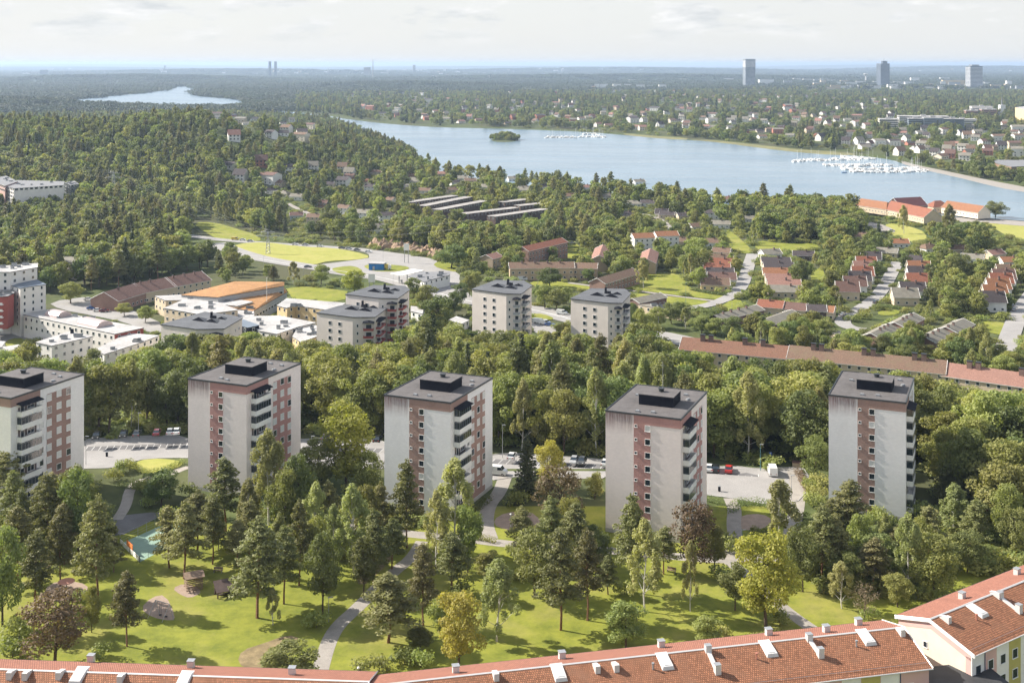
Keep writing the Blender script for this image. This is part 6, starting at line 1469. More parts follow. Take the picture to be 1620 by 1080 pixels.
def boats(line, n, lab, grp, off=1.0):
    for i in range(n):
        t = (i + .5) / n * (len(line) - 1); k = min(len(line) - 2, int(t)); x = line[k][0] + (line[k + 1][0] - line[k][0]) * (t - k); y = line[k][1] + (line[k + 1][1] - line[k][1]) * (t - k)
        p = at_z(x, y + rng.choice((-.55, .55)) * off, WL); p.z = WL + .05
        o = mobj('moored_boat', rng.choice(BM), None, p, rng.choice((R(95), R(-85))) + rng.uniform(-.15, .15)); s = rng.uniform(.95, 1.35); o.scale = (s, s, s); tag(o, lab, 'boat', grp)
JET = mat('jetty_planks', (.34, .30, .26), .9, .2, .5)
MAR = [([(1254, 256), (1280, 254), (1310, 254.5)], 26), ([(1312, 253), (1340, 252.5), (1362, 253)], 20), ([(1330, 249), (1360, 251), (1385, 252)], 20), ([(1303, 261.5), (1340, 263), (1378, 262), (1412, 262)], 40), ([(1330, 267.5), (1370, 268.5), (1420, 267.5), (1452, 268)], 44), ([(1345, 272), (1400, 272.5), (1440, 272), (1468, 271)], 44)]
for k, (ln_, n) in enumerate(MAR):
    boats(ln_, n, 'white motor boat moored in the crowded right-hand marina', 'boats of the right-hand marina')
    P = [at_z(x, y, WL) for x, y in ln_]; m = MB()
    for a, b in zip(P, P[1:]): m.bar((a.x, a.y, WL + .35), (b.x, b.y, WL + .35), .8, 4)
    tag(m.build('jetty', JET), ('outermost', 'short upper', 'innermost', 'long middle', 'second lowest', 'lowest')[k] + ' jetty of the right-hand marina, lined with boats', 'jetty')
for k, (ln_, n) in enumerate([([(862, 218), (885, 217.8), (912, 218)], 22), ([(914, 217), (935, 216.5), (958, 217.5)], 22), ([(922, 212.5), (938, 212), (950, 214)], 14)]):
    boats(ln_, n, 'small white boat moored at the far left-hand marina', 'boats of the far left-hand marina')
    P = [at_z(x, y, WL) for x, y in ln_]; m = MB()
    for a, b in zip(P, P[1:]): m.bar((a.x, a.y, WL + .35), (b.x, b.y, WL + .35), .8, 4)
    tag(m.build('jetty', JET), ('left', 'right', 'short upper')[k] + ' jetty of the far left-hand marina', 'jetty')
b = mobj('moored_boat', BM[2], None, at_z(1336, 273.5, WL) + Vector((0, 0, .05)), 0, [BB]); tag(b, 'single dark blue boat lying outside the lowest jetty', 'boat')
# ------------------------------------------------------------------ far shore houses
def far_house_mesh(l, w, h, r):
    m = MB(); x, y = l / 2, w / 2
    m.poly([(-x, -y, -2), (x, -y, -2), (x, -y, h), (-x, -y, h)]); m.poly([(x, y, -2), (-x, y, -2), (-x, y, h), (x, y, h)])
    m.poly([(x, -y, -2), (x, y, -2), (x, y, h), (x, 0, h + r), (x, -y, h)]); m.poly([(-x, y, -2), (-x, -y, -2), (-x, -y, h), (-x, 0, h + r), (-x, y, h)])
    m.k = 1; m.poly([(-x - .4, -y - .5, h - .2), (x + .4, -y - .5, h - .2), (x + .4, 0, h + r + .1), (-x - .4, 0, h + r + .1)]); m.poly([(x + .4, y + .5, h - .2), (-x - .4, y + .5, h - .2), (-x - .4, 0, h + r + .1), (x + .4, 0, h + r + .1)])
    m.k = 2
    for xx in (-.3, 0, .3):
        for z in (.8, 3.4): 
            if z + 1.3 < h: m.box((xx * l - .6, -y - .03, z), (xx * l + .6, -y, z + 1.3))
    return m.mesh('far_house', [P_WHITE, R_RED, GLASS])
FH = [far_house_mesh(11, 9, 5.5, 2.6), far_house_mesh(13, 9, 3.2, 2.4), far_house_mesh(10, 9, 5, 4.2), far_house_mesh(18, 11, 8, 2)]
FWC = [(P_WHITE, 'white'), (P_WHITE, 'white'), (P_WHITE, 'white'), (G_WHITE, 'off-white'), (P_WHITE, 'white'), (P_CREAM, 'cream'), (K_BEI, 'sand-coloured'), (G_WHITE, 'off-white'), (P_BRED, 'brick-red')]; FRC = [(R_PINK, 'faded red'), (R_DARK, 'dark'), (R_BROWN, 'brown'), (R_ETER, 'grey'), (R_ETER, 'grey'), (R_DARK, 'dark'), (R_MOSS, 'dull brown')]
FARH = []
def far_houses(poly, n, where, big=.12, sc=1.0):
    x0, x1 = min(p[0] for p in poly), max(p[0] for p in poly); y0, y1 = min(p[1] for p in poly), max(p[1] for p in poly); k = 0; tries = 0
    while k < n and tries < n * 30:
        tries += 1; x, y = rng.uniform(x0, x1), rng.uniform(y0, y1)
        if not inpoly(x, y, poly): continue
        p = hit(x, y)
        if KEEP.has(p.x, p.y): continue
        if any(abs(p.x - q[0]) + abs(p.y - q[1]) < 22 for q in FARH): continue
        FARH.append((p.x, p.y)); w, wn = rng.choice(FWC); r, rn = rng.choice(FRC); m = FH[3] if rng.random() < big else rng.choice(FH[:3])
        o = mobj('far_house', m, None, p, rng.uniform(-.7, .7), [w, r, None]); s = sc * rng.uniform(1.05, 1.4); o.scale = (s, s, s)
        tag(o, f'small {wn} house with a {rn} roof {where}', 'house', f'{wn} {rn}-roofed houses {where}'); k += 1
        hw = 6 * s * F / p.y; hh = 8 * s * F / p.y; VIEW.add([(x - hw, y), (x + hw, y), (x + hw, y - hh), (x - hw, y - hh)], p.y)
far_houses([(540, 178), (700, 150), (860, 160), (860, 198), (760, 198), (640, 192)], 44, 'across the lake left of the island')
far_houses([(860, 155), (1180, 150), (1180, 222), (1080, 214), (960, 204), (860, 198)], 84, 'across the lake behind the small marina')
far_houses([(1180, 148), (1420, 150), (1420, 245), (1340, 240), (1180, 226)], 90, 'across the lake above the reeds')
far_houses([(1420, 205), (1620, 190), (1620, 250), (1570, 250), (1500, 262), (1420, 248)], 50, 'across the lake right of the big marina')
far_houses([(330, 182), (470, 190), (520, 215), (480, 235), (380, 235), (330, 215)], 16, 'on the wooded headland left of the lake')
far_houses([(540, 145), (1100, 138), (1100, 150), (700, 150), (540, 160)], 30, 'in the far forest below the skyline', .4)
far_houses([(360, 262), (560, 262), (590, 290), (480, 300), (380, 300)], 9, 'on the wooded slope above the villas')
# slab blocks beyond the woods
def slab(x, y, w, h, d, m, lab, cat, grp=None, name='slab_block', cap=None, z=None, rot=None, Y=None):
    p = at_y(x, y, Y) if Y else hit(x, y)
    if Y: p.z = tz(p.x, p.y)
    k = p.y / F; W_, H_, D_ = w * k, (h * k if not Y else CZ - (y - h - Y0) * k - p.z), d * k
    o = empty(name, p, rng.uniform(-.3, .3) if rot is None else rot, lab, cat, grp); mb = MB(); mb.box((-W_ / 2, -D_ / 2, -5), (W_ / 2, D_ / 2, H_)); mb.build('wall', m, o)
    mb = MB(); mb.box((-W_ / 2 - .3, -D_ / 2 - .3, H_), (W_ / 2 + .3, D_ / 2 + .3, H_ + .8)); mb.build('roof', cap or R_GREY, o); VIEW.add([(x - w / 2, y + 1), (x + w / 2, y + 1), (x + w / 2, y - h), (x - w / 2, y - h)], p.y); return o, W_, D_, H_
for x, y, w, h in ((930, 138, 9, 3), (944, 139, 7, 6), (955, 139, 13, 6), (976, 140, 13, 7), (993, 140, 11, 7), (1013, 141, 13, 7), (1028, 140, 9, 5), (1048, 142, 12, 8)):
    slab(x, y, w, h, 4, P_WHITE, 'white slab block standing in a row above the far forest', 'slab block', 'white slab blocks in a row above the far forest')
slab(1000, 130, 10, 4, 3, P_WHITE, 'lone white block behind the row above the far forest', 'slab block')
GL1 = mat('curtain_wall_grey', (.20, .22, .24), .35, .3, .05); GL2 = mat('curtain_wall_dark', (.12, .14, .17), .35, .2, .05)
o, W_, D_, H_ = slab(1185, 137, 16, 43, 14, GL1, 'tall grey glass tower with a lighter top, left of the two other skyscrapers', 'skyscraper', name='skyscraper', Y=6300)
mb = MB(); mb.box((-W_ / 2 - .5, -D_ / 2 - .5, H_ * .72), (W_ / 2 + .5, D_ / 2 + .5, H_ * .95)); mb.build('upper_facade', mat('facade_pale_grey', (.42, .42, .42), .5, .25, .06), o)
o, W_, D_, H_ = slab(1397, 137, 16, 36, 12, GL2, 'dark skyscraper with a mast on its roof', 'skyscraper', name='skyscraper', Y=6300)
mb = MB(); mb.box((-W_ * .12, -D_ * .2, H_), (W_ * .38, D_ * .2, H_ + 14)); mb.build('roof_block', GL2, o); mb = MB(); mb.cyl((W_ * .1, 0), 1.5, H_, 155 - 0, 6, .4); mb.build('mast', METALG, o)
o, W_, D_, H_ = slab(1541, 139, 21, 34, 14, GL2, 'round-cornered skyscraper with pale horizontal floor bands', 'skyscraper', name='skyscraper', Y=6300)
for k in range(15): mb = MB(); mb.box((-W_ / 2 - .8, -D_ / 2 - .8, H_ * (k + .72) / 16), (W_ / 2 + .8, D_ / 2 + .8, H_ * (k + 1) / 16)); mb.build('floor_band', P_WHITE, o)
mb = MB(); mb.box((-W_ * .3, -D_ * .3, H_), (W_ * .3, D_ * .3, H_ + 8)); mb.build('roof_block', GL1, o)
slab(1508, 134, 34, 7, 10, K_YEL, 'broad yellow-ochre hall beside the banded skyscraper', 'hall', name='hall'); slab(1447, 131, 13, 8, 8, P_WHITE, 'pale round-looking block between the dark and the banded skyscraper', 'hall', name='hall')
slab(1212, 133, 24, 7, 6, P_WHITE, 'bright white block right of the grey glass tower', 'slab block'); slab(1492, 137, 7, 8, 6, P_WHITE, 'small white cube left of the yellow hall', 'slab block'); slab(1596, 138, 9, 10, 6, P_WHITE, 'white block with a dark top near the right edge of the skyline', 'slab block')
for x, w_ in ((427, 3.4), (436, 3.4)): slab(x, 109, w_, 11.5, 3, GL2, ('left' if x < 430 else 'right') + ' one of the twin dark towers on the left skyline', 'skyscraper', name='skyscraper', Y=10500)
slab(581, 123, 10, 16, 8, K_GRY, 'pale grey power station block on the centre skyline', 'power station', name='power_station', Y=11000); slab(261, 113, 2.4, 9, 2.4, GL1, 'slim dark tower on the far left skyline', 'skyscraper', name='skyscraper', Y=16000)
slab(655, 113, 4, 10, 4, GL1, 'small dark tower right of the tall chimney on the skyline', 'skyscraper', name='skyscraper', Y=15000); slab(70, 116, 12, 5, 5, GL2, 'dark flat block on the far left skyline', 'slab block', Y=12000)
p = at_y(590, 115, 9500); p.z = -28; o = empty('chimney_stack', p, 0, 'tall thin chimney on the centre skyline', 'chimney'); m = MB(); m.cyl((0, 0), 4.5, 0, 156, 8, 3); m.build('shaft', K_GRY, o)
p = at_y(1370, 125, 8000); p.z = -28; o = empty('water_tower', p, 0, 'white mushroom water tower left of the dark skyscraper', 'water tower'); m = MB(); m.cyl((0, 0), 5, 0, 40, 10); m.build('shaft', P_WHITE, o); m = MB(); m.cyl((0, 0), 6, 40, 52, 14, 17); m.cyl((0, 0), 17, 52, 56, 14); m.build('tank', P_WHITE, o)
for i in range(230):
    if i < 90: x, y = rng.gauss(1400, 150), rng.uniform(127, 141)
    elif i < 160: x, y = rng.gauss(620, 110), rng.uniform(112, 124)
    else: x, y = rng.uniform(0, 1620), rng.uniform(109, 122)
    if not 0 < x < 1620: continue
    near = y > 126
    slab(x, y, rng.uniform(5, 18) if near else rng.uniform(2.5, 9), rng.uniform(2, 5.5) if near else rng.uniform(1.2, 3.2), 4, rng.choice((P_WHITE, P_WHITE, G_WHITE, K_GRY, K_BEI)), 'pale low block of the ' + ('business district below the skyscrapers' if near else 'hazy city along the skyline'), 'building', 'low blocks of the ' + ('business district' if near else 'hazy city'), 'city_block')
# ------------------------------------------------------------------ trees of the park, one by one
T = tree_px
T('pine', 155, 953, 783, 64, 'tall slender pine standing alone left of the ball court, its whole trunk in view')
T('pine', 201, 1022, 902, 50, 'thin young pine on the lawn above the bottom left roof'); T('red', 86, 1052, 938, 112, 'round bronze-leaved tree at the bottom left')
T('pine', 55, 962, 838, 60, 'pine left of the mushroom roof, leaning over the sand'); T('broad', 4, 990, 838, 66, 'full green tree cut by the left edge above the red roof'); T('pine', 76, 880, 748, 50, 'pine in front of the leftmost tower, right of its trunk neighbour')
T('dark', 124, 880, 745, 62, 'dark dense tree between the leftmost tower and the tall slender pine'); T('pine', 12, 812, 708, 70, 'pine with a bare trunk in front of the leftmost tower'); T('pine', 30, 925, 800, 60, 'pine at the left edge behind the sand patch')
T('broad', 120, 850, 742, 60, 'green tree by the path right of the leftmost tower'); T('pine', 96, 930, 800, 44, 'slim dark pine above the mushroom roof'); T('dark', 255, 800, 745, 60, 'rounded dark tree beside the second tower')
T('pine', 291, 915, 795, 62, 'pine in front of the ball court'); T('pine', 268, 898, 800, 50, 'broad low pine covering the middle of the ball court'); T('pine', 336, 892, 782, 46, 'slim pine just right of the ball court')
T('pine', 376, 895, 820, 46, 'small pine behind the dark play hut'); T('pine', 407, 977, 822, 84, 'big pine with a long bare trunk right of the play hut'); T('pine', 449, 955, 832, 52, 'second pine right of the big bare-trunked one')
T('pine', 473, 926, 790, 44, 'narrow pine below the second tower'); T('birch', 432, 988, 930, 34, 'little sapling under the big pine'); T('dark', 510, 972, 845, 60, 'dark tree left of the curved path')
T('dark', 458, 1082, 1018, 92, 'low rounded olive bush beside the lower end of the path'); T('birch', 425, 830, 680, 78, 'tall pale birch in front of the balconies of the second tower'); T('pine', 357, 840, 725, 64, 'pine at the foot of the second tower')
T('birch', 395, 860, 760, 60, 'birch below the second tower, left of the tall pale one'); T('yellow', 548, 775, 642, 110, 'large yellow-tinged tree between the second and the middle tower'); T('birch', 500, 880, 765, 64, 'birch between the second and the middle tower')
T('birch', 560, 905, 770, 74, 'broad airy birch left of the middle tower'); T('pine', 590, 925, 805, 50, 'pine at the edge of the brown grass'); T('pine', 644, 866, 727, 50, 'dark pine in front of the windows of the middle tower')
T('birch', 722, 880, 730, 92, 'large birch covering the right corner of the middle tower'); T('birch', 690, 900, 780, 60, 'drooping birch left of the large one at the middle tower'); T('dark', 575, 945, 850, 50, 'small dark tree beside the brown grass')
T('pine', 614, 1016, 905, 88, 'wide spreading pine with twisted limbs beside the path'); T('pine', 670, 989, 860, 52, 'upright pine right of the spreading one'); T('pine', 714, 940, 842, 60, 'pine on the lawn below the large birch')
T('birch', 786, 1014, 885, 84, 'birch with several white stems on the lower lawn'); T('yellow', 726, 1062, 938, 88, 'yellow-green tree right above the red roof, left of the white-stemmed birch'); T('dark', 664, 1030, 992, 42, 'dark bush beside the spreading pine')
T('pine', 887, 996, 838, 68, 'tall full pine in the middle of the lower lawn'); T('pine', 929, 981, 836, 58, 'thin-trunked pine right of the tall full one'); T('pine', 912, 905, 795, 56, 'pine left of the fourth tower'); T('dark', 846, 945, 838, 80, 'dark green spreading tree under the path')
T('pine', 1001, 937, 782, 58, 'pine reaching up in front of the fourth tower, left of two'); T('birch', 1020, 967, 826, 80, 'loose-crowned tree in front of the foot of the fourth tower'); T('broad', 990, 1026, 953, 74, 'round green tree close above the long red roof')
T('broad', 1119, 1018, 975, 52, 'low green bush near the long red roof'); T('pine', 962, 940, 880, 36, 'small pine between two taller ones'); T('red', 887, 850, 742, 88, 'brown-tinged tree left of the fourth tower'); T('spruce', 834, 786, 687, 58, 'dark conifer beside the third parking yard')
T('yellow', 868, 772, 700, 52, 'yellowish tree just behind the dark conifer'); T('broad', 941, 790, 748, 30, 'small light tree on the lawn left of the fourth tower'); T('red', 1098, 906, 798, 78, 'brown-leaved maple right of the foot of the fourth tower')
T('birch', 1092, 967, 858, 34, 'slim young tree on the lawn with a thin trunk'); T('birch', 1236, 895, 764, 86, 'tall weeping birch right of the fourth tower'); T('yellow', 1212, 992, 845, 112, 'big bright yellow-green linden in the right half of the park')
T('dark', 1163, 965, 892, 50, 'dark small tree left of the big yellow-green linden'); T('pine', 1300, 922, 800, 60, 'pine between the weeping birch and the rightmost tower'); T('pine', 1343, 880, 760, 72, 'pine covering the foot of the rightmost tower')
T('birch', 1437, 937, 812, 60, 'narrow birch below the rightmost tower'); T('broad', 1478, 942, 848, 82, 'dark green broad tree near the right red roof'); T('birch', 1507, 850, 768, 76, 'white-limbed birch right of the rightmost tower'); T('pine', 1508, 800, 730, 84, 'wide pine beside the balconies of the rightmost tower')
T('dark', 1390, 915, 845, 84, 'dark round tree mass below the rightmost tower'); T('broad', 1340, 935, 875, 60, 'green bushy tree left of the narrow birch'); T('bare', 1367, 980, 920, 46, 'leafless grey tree on the small lawn near the red roof'); T('broad', 1557, 893, 862, 52, 'small round tree behind the right red roof')
T('yellow', 1580, 770, 682, 62, 'yellow-topped tree at the right edge of the wood'); T('broad', 1595, 870, 770, 60, 'full green tree at the right edge'); T('pine', 1420, 900, 830, 44, 'slim pine behind the narrow birch'); T('broad', 1290, 760, 692, 54, 'rounded green tree left of the rightmost tower')
T('broad', 1625, 960, 880, 40, 'green tree behind the ridge of the right red roof'); T('dark', 1530, 905, 840, 56, 'dark tree behind the right red roof'); T('broad', 145, 1000, 930, 30, 'small broad tree near the bronze-leaved one'); T('pine', 180, 905, 850, 30, 'small dark pine left of the ball court')
T('birch', 530, 900, 800, 50, 'pale birch left of the brown grass'); T('pine', 620, 900, 820, 44, 'pine in front of the left corner of the middle tower'); T('broad', 770, 920, 872, 44, 'green tree on the lawn under the path'); T('dark', 1250, 905, 850, 60, 'dark tree behind the big linden')
T('broad', 1420, 960, 910, 50, 'bushy tree behind the leafless one'); T('pine', 1560, 850, 770, 50, 'pine right of the white-limbed birch'); T('birch', 345, 870, 800, 40, 'slender birch right of the ball court')
T('dark', 506, 778, 696, 62, 'dark leafy tree beside the large yellow-tinged one'); T('broad', 582, 786, 716, 52, 'green tree hiding the yard left of the middle tower')
EX = [('pine', 'one of the close-set pines and birches at the feet of the left towers', 'close-set trees at the left tower feet', [(60, 862, 762), (85, 842, 748), (140, 905, 805), (35, 875, 775), (102, 892, 795), (20, 850, 745), (160, 850, 790)]),
      ('mix', 'one of the close-set pines and birches between the second and middle towers', 'close-set trees between the second and middle towers', [(312, 872, 775), (450, 865, 742), (470, 855, 722), (520, 865, 762), (577, 874, 770), (602, 862, 762), (440, 917, 815), (500, 917, 822), (395, 880, 790)]),
      ('mix', 'one of the tall trees crowding the lawn left of the fourth tower', 'tall trees left of the fourth tower', [(870, 885, 785), (902, 872, 790), (942, 908, 832), (828, 885, 800), (740, 905, 800)]),
      ('mix', 'one of the tall trees crowding the slope around the rightmost tower', 'tall trees around the rightmost tower', [(1050, 908, 832), (1130, 902, 835), (1270, 935, 832), (1320, 915, 812), (1362, 905, 812), (1382, 935, 850), (1402, 895, 812), (1455, 905, 822), (1472, 884, 800), (1332, 962, 890), (1545, 872, 790), (1585, 835, 750), (1602, 805, 712), (1560, 815, 728), (1607, 885, 800), (1310, 880, 790)])]
for kd, lab, grp, l in EX:
    for i, (x, y, t) in enumerate(l): T('pine' if kd == 'pine' or i % 5 in (0, 3) else ('birch', 'broad', 'dark')[(i * 7) % 3], x, y, t, rng.uniform(40, 58), lab, grp)
for i, (x, y) in enumerate([(1018, 545), (1040, 520), (1062, 512), (1085, 520), (1110, 527), (1132, 531), (1158, 538), (1186, 541), (1214, 540), (1242, 545), (1270, 552), (1298, 556), (1330, 560), (1362, 563), (1396, 566), (1430, 566), (1462, 572), (1496, 580), (1530, 584), (1562, 588), (1596, 594), (1076, 506), (1120, 516), (1206, 528), (1300, 540), (1346, 548), (1410, 552), (1450, 553), (1510, 566), (1580, 572)]):
    T(('broad', 'broad', 'dark', 'birch')[i % 4], x, y, y - rng.uniform(26, 38), rng.uniform(30, 42), 'round-crowned tree in the belt between the highway and the long brick row', 'trees of the belt above the long brick row')
for i, (x, y, t, w) in enumerate([(862, 488, 452, 34), (880, 492, 458, 38), (896, 480, 455, 24), (850, 474, 450, 18), (1015, 540, 490, 34), (728, 482, 448, 30), (742, 470, 435, 26), (760, 440, 415, 22), (752, 456, 430, 24), (718, 500, 462, 26), (655, 470, 440, 30), (930, 445, 424, 20), (1000, 500, 480, 18), (918, 440, 418, 18)]):
    T(('broad', 'dark')[i % 2], x, y, t, w, 'roadside tree beside the highway near the two grey-beige point towers', 'roadside trees near the point towers')
# smaller growth of the park
for i in range(120):
    x, y = rng.uniform(-95, 98), rng.uniform(205, 270)
    a, b = proj(x, y, 0)
    if KEEP.has(x, y) or VIEW.has(a, b) or VIEW.has(a, b - 8): continue
    if 150 < a < 480 and b > 895: continue
    if 560 < a < 1130 and b > 880 and rng.random() < .8: continue
    grow('shrub', x, y, rng.uniform(.8, 2.0), 'small bush in the park below the towers', 'bushes of the park')
for (x, y, s) in [(190, 748, 1.6), (205, 744, 1.5), (180, 760, 1.5), (222, 778, 1.8), (240, 782, 2.), (300, 785, 1.6), (1290, 790, 2.), (1280, 775, 1.6), (1296, 770, 1.8), (1285, 800, 1.8), (1400, 830, 1.6), (560, 790, 2), (590, 780, 2), (500, 775, 2), (1460, 820, 2), (1150, 870, 2), (1100, 860, 2),
                  (640, 1050, 1.5), (600, 1062, 1.4), (570, 1070, 1.4), (665, 1055, 1.6), (20, 1040, 2), (160, 1040, 1.4), (30, 1010, 2.2), (1145, 1010, 1.2), (1560, 900, 2), (1590, 905, 2), (1600, 860, 2.2)]:
    p = hit(x, y); grow('shrub', p.x, p.y, s, 'ornamental bush beside the paths and tower feet', 'ornamental bushes')
# ------------------------------------------------------------------ woods
def wood(poly, step, kinds, label, group, size=(.8, 1.15), guard=True, wid=(.9, 1.2), jitter=.45, prob=None, world=False, check=True):
    """poly: outline in the photo of where the tree feet stand"""
    P = poly if world else [hit(*q) for q in poly]
    P = [(p[0], p[1]) for p in P]
    x0, x1, y0, y1 = min(p[0] for p in P), max(p[0] for p in P), min(p[1] for p in P), max(p[1] for p in P)
    ks = [k for k, w in kinds for _ in range(w)]
    y = y0; row = 0; n = 0
    while y < y1:
        st = step(y) if callable(step) else step; x = x0 + (row % 2) * st / 2; row += 1
        x0c = max(x0, -.62 * y - 60); x = max(x, x0c); xe = min(x1, .62 * y + 60)
        while x < xe:
            a, b = x + rng.uniform(-1, 1) * st * jitter, y + rng.uniform(-1, 1) * st * jitter; x += st
            if b < 30 or not inpoly(a, b, P): continue
            if prob and rng.random() > prob(a, b): continue
            if KEEP.has(a, b): continue
            k = rng.choice(ks); s = rng.uniform(*size); z = tz(a, b)
            if guard:
                h = SPEC[k][0] * s; q0 = proj(a, b, z); bad = False
                for f in (.0, .12, .25, .4, .55, .7, .85, 1.0):
                    q = proj(a, b, z + h * f); hw = (3.6 if b > 1700 else 2.4) * s * F / b * (1 if f < .9 else .3)
                    if VIEW.has(q[0], q[1], b) or (b < 3200 and (VIEW.has(q[0] - hw, q[1], b) or VIEW.has(q[0] + hw, q[1], b))): bad = True; break
                if bad: continue
            grow(k, a, b, s, label, group, rng.uniform(*wid)); n += 1
        y += st * .87
    return n
# silhouettes that stay open
for P in ([(255, 512), (383, 500), (383, 528), (255, 530)], [(500, 494), (617, 483), (617, 535), (560, 545), (503, 540)], [(547, 465), (648, 456), (648, 520), (600, 520)], [(746, 455), (842, 450), (842, 522), (748, 520)], [(902, 470), (998, 462), (998, 525), (904, 528)],
          [(37, 490), (182, 525), (228, 518), (228, 530), (182, 545), (40, 520)], [(55, 530), (147, 525), (147, 545), (100, 566), (57, 570)], [(258, 480), (378, 490), (378, 500), (320, 512), (260, 512)], [(438, 475), (546, 482), (500, 495), (500, 510), (438, 505)],
          [(0, 425), (72, 440), (72, 520), (0, 520)], [(1081, 532), (1251, 546), (1251, 566), (1081, 552)], [(1251, 546), (1497, 572), (1497, 598), (1251, 568)], [(1497, 572), (1620, 590), (1620, 622), (1497, 600)], [(148, 545), (255, 528), (255, 545), (150, 562)],
          [(0, 283), (125, 283), (125, 304), (30, 312), (0, 305)], [(640, 306), (770, 306), (862, 325), (862, 340), (770, 350), (690, 342), (640, 325)], [(1355, 310), (1560, 315), (1560, 338), (1480, 345), (1355, 325)],
          [(1425, 175), (1524, 173), (1524, 200), (1425, 200)], [(1535, 165), (1590, 165), (1590, 186), (1535, 182)], [(1570, 250), (1620, 252), (1620, 274), (1570, 270)], [(160, 440), (342, 425), (342, 450), (160, 478)], [(285, 445), (465, 445), (465, 490), (350, 492), (285, 470)],
          [(376, 500), (505, 500), (505, 540), (460, 540), (376, 515)], [(800, 412), (945, 412), (945, 432), (800, 440)]):
    VIEW.add(P, hit(sum(p[0] for p in P) / len(P), max(p[1] for p in P) + 12).y)
# small open gaps in front of the tower group are kept, everything else is wood
BAND = [(-40, 705), (60, 690), (200, 688), (300, 686), (480, 690), (600, 688), (770, 712), (960, 722), (1110, 735), (1250, 732), (1320, 745), (1460, 745), (1500, 760), (1600, 780), (1700, 790), (1700, 640), (1480, 628), (1250, 606), (1080, 592), (1010, 585), (900, 585), (600, 585), (300, 598), (150, 612), (-40, 625)]
wood(BAND, 8.6, [('broad', 12), ('dark', 4), ('birch', 5), ('pine', 2), ('spruce', 2)], 'tree of the dense wood right behind the five towers', 'trees of the wood behind the towers', (1.0, 1.4), guard=True, wid=(.9, 1.12))
wood([(1080, 600), (1250, 618), (1480, 640), (1700, 655), (1700, 615), (1500, 600), (1250, 572), (1060, 560)], 8.5, [('broad', 5), ('spruce', 1), ('birch', 1)], 'tree of the belt around the long brick row', 'trees around the long brick row', (.6, .85))
wood([(1000, 500), (1060, 508), (1150, 512), (1300, 528), (1450, 540), (1640, 560), (1640, 612), (1500, 590), (1300, 575), (1100, 552), (1000, 530)], 7.5, [('broad', 5), ('dark', 2), ('birch', 2)], 'tree of the belt between the highway and the row houses', 'trees beside the highway', (.6, .95))
wood([(0, 640), (0, 560), (250, 545), (500, 545), (760, 530), (1010, 530), (1010, 590), (600, 590), (300, 600)], 8.5, [('broad', 5), ('birch', 2), ('spruce', 1), ('dark', 1)], 'tree of the wood edge below the white blocks and point towers', 'trees at the wood edge', (.75, 1.05))
wood([(1460, 745), (1640, 775), (1640, 860), (1560, 860), (1500, 800)], 8, [('broad', 5), ('dark', 4), ('birch', 1)], 'tree of the wood right of the rightmost tower', 'trees right of the rightmost tower', (.8, 1.15), guard=False)
wood([(345, 450), (345, 405), (400, 410), (470, 425), (540, 440), (500, 448), (440, 446)], 12, [('broad', 4), ('dark', 2), ('pine', 1)], 'tree between the school roofs and the lower road', 'trees behind the school', (.5, .85))
# left wood, headland, villa gardens
wood([(-60, 475), (60, 462), (170, 462), (260, 440), (345, 425), (375, 410), (345, 392), (310, 372), (300, 352), (200, 345), (110, 320), (-60, 322)], 9.5, [('broad', 5), ('dark', 4), ('pine', 3), ('spruce', 1)], 'tree of the dark wood on the left beyond the white blocks', 'trees of the left wood', (.9, 1.3))
wood([(80, 520), (80, 480), (250, 470), (255, 512), (230, 520)], 16, [('broad', 3), ('dark', 2)], 'round tree on the school yard', 'trees of the school yard', (.6, .8))
wood([(-120, 322), (110, 320), (200, 345), (300, 352), (310, 345), (420, 372), (500, 380), (560, 386), (600, 380), (560, 300), (480, 262), (330, 262), (-120, 262)], lambda y: 10 + y / 300, [('broad', 8), ('dark', 4), ('pine', 3), ('spruce', 1), ('birch', 2)], 'tree on the wooded slopes to the left', 'trees of the left slopes', (.8, 1.2), prob=lambda a, b: .9)
wood([(-700, 1050), (-110, 1050), (-105, 1500), (-120, 1664), (-190, 1951), (-270, 2269), (-390, 2650), (-700, 2950), (-1500, 2700), (-1300, 1050)], lambda y: 11 + y / 500, [('pine', 3), ('spruce', 2), ('dark', 7), ('broad', 3)], 'tree of the wooded headland', 'trees of the headland', (.75, 1.05), world=True)
wood([(560, 386), (640, 395), (740, 415), (800, 405), (1000, 395), (1000, 350), (860, 345), (700, 350), (600, 345)], lambda y: 9.5, [('broad', 5), ('dark', 3), ('birch', 1), ('pine', 2)], 'tree of the belt between the junction and the flat-roofed terraces', 'trees above the junction', (.8, 1.15))
wood([(600, 262), (700, 268), (800, 285), (900, 296), (1000, 304), (1120, 318), (1250, 326), (1360, 333), (1380, 345), (1400, 400), (1350, 395), (1290, 385), (1160, 380), (1000, 352), (860, 348), (600, 345), (560, 300)], lambda y: 12.5, [('broad', 7), ('dark', 3), ('pine', 2), ('birch', 1)], 'tree of the gardens along the near lake shore', 'trees by the near shore', (.75, 1.15))
wood([(1160, 335), (1350, 338), (1390, 360), (1400, 400), (1290, 384), (1200, 380)], 11, [('broad', 3), ('dark', 4)], 'big oak-like tree between the houses and the lake', 'trees between houses and lake', (.9, 1.3))
wood([(1370, 345), (1640, 350), (1640, 420), (1480, 408), (1400, 400)], 13, [('broad', 4), ('dark', 3), ('birch', 1)], 'tree around the farm meadows', 'trees around the farm', (.8, 1.2), prob=lambda a, b: .75)
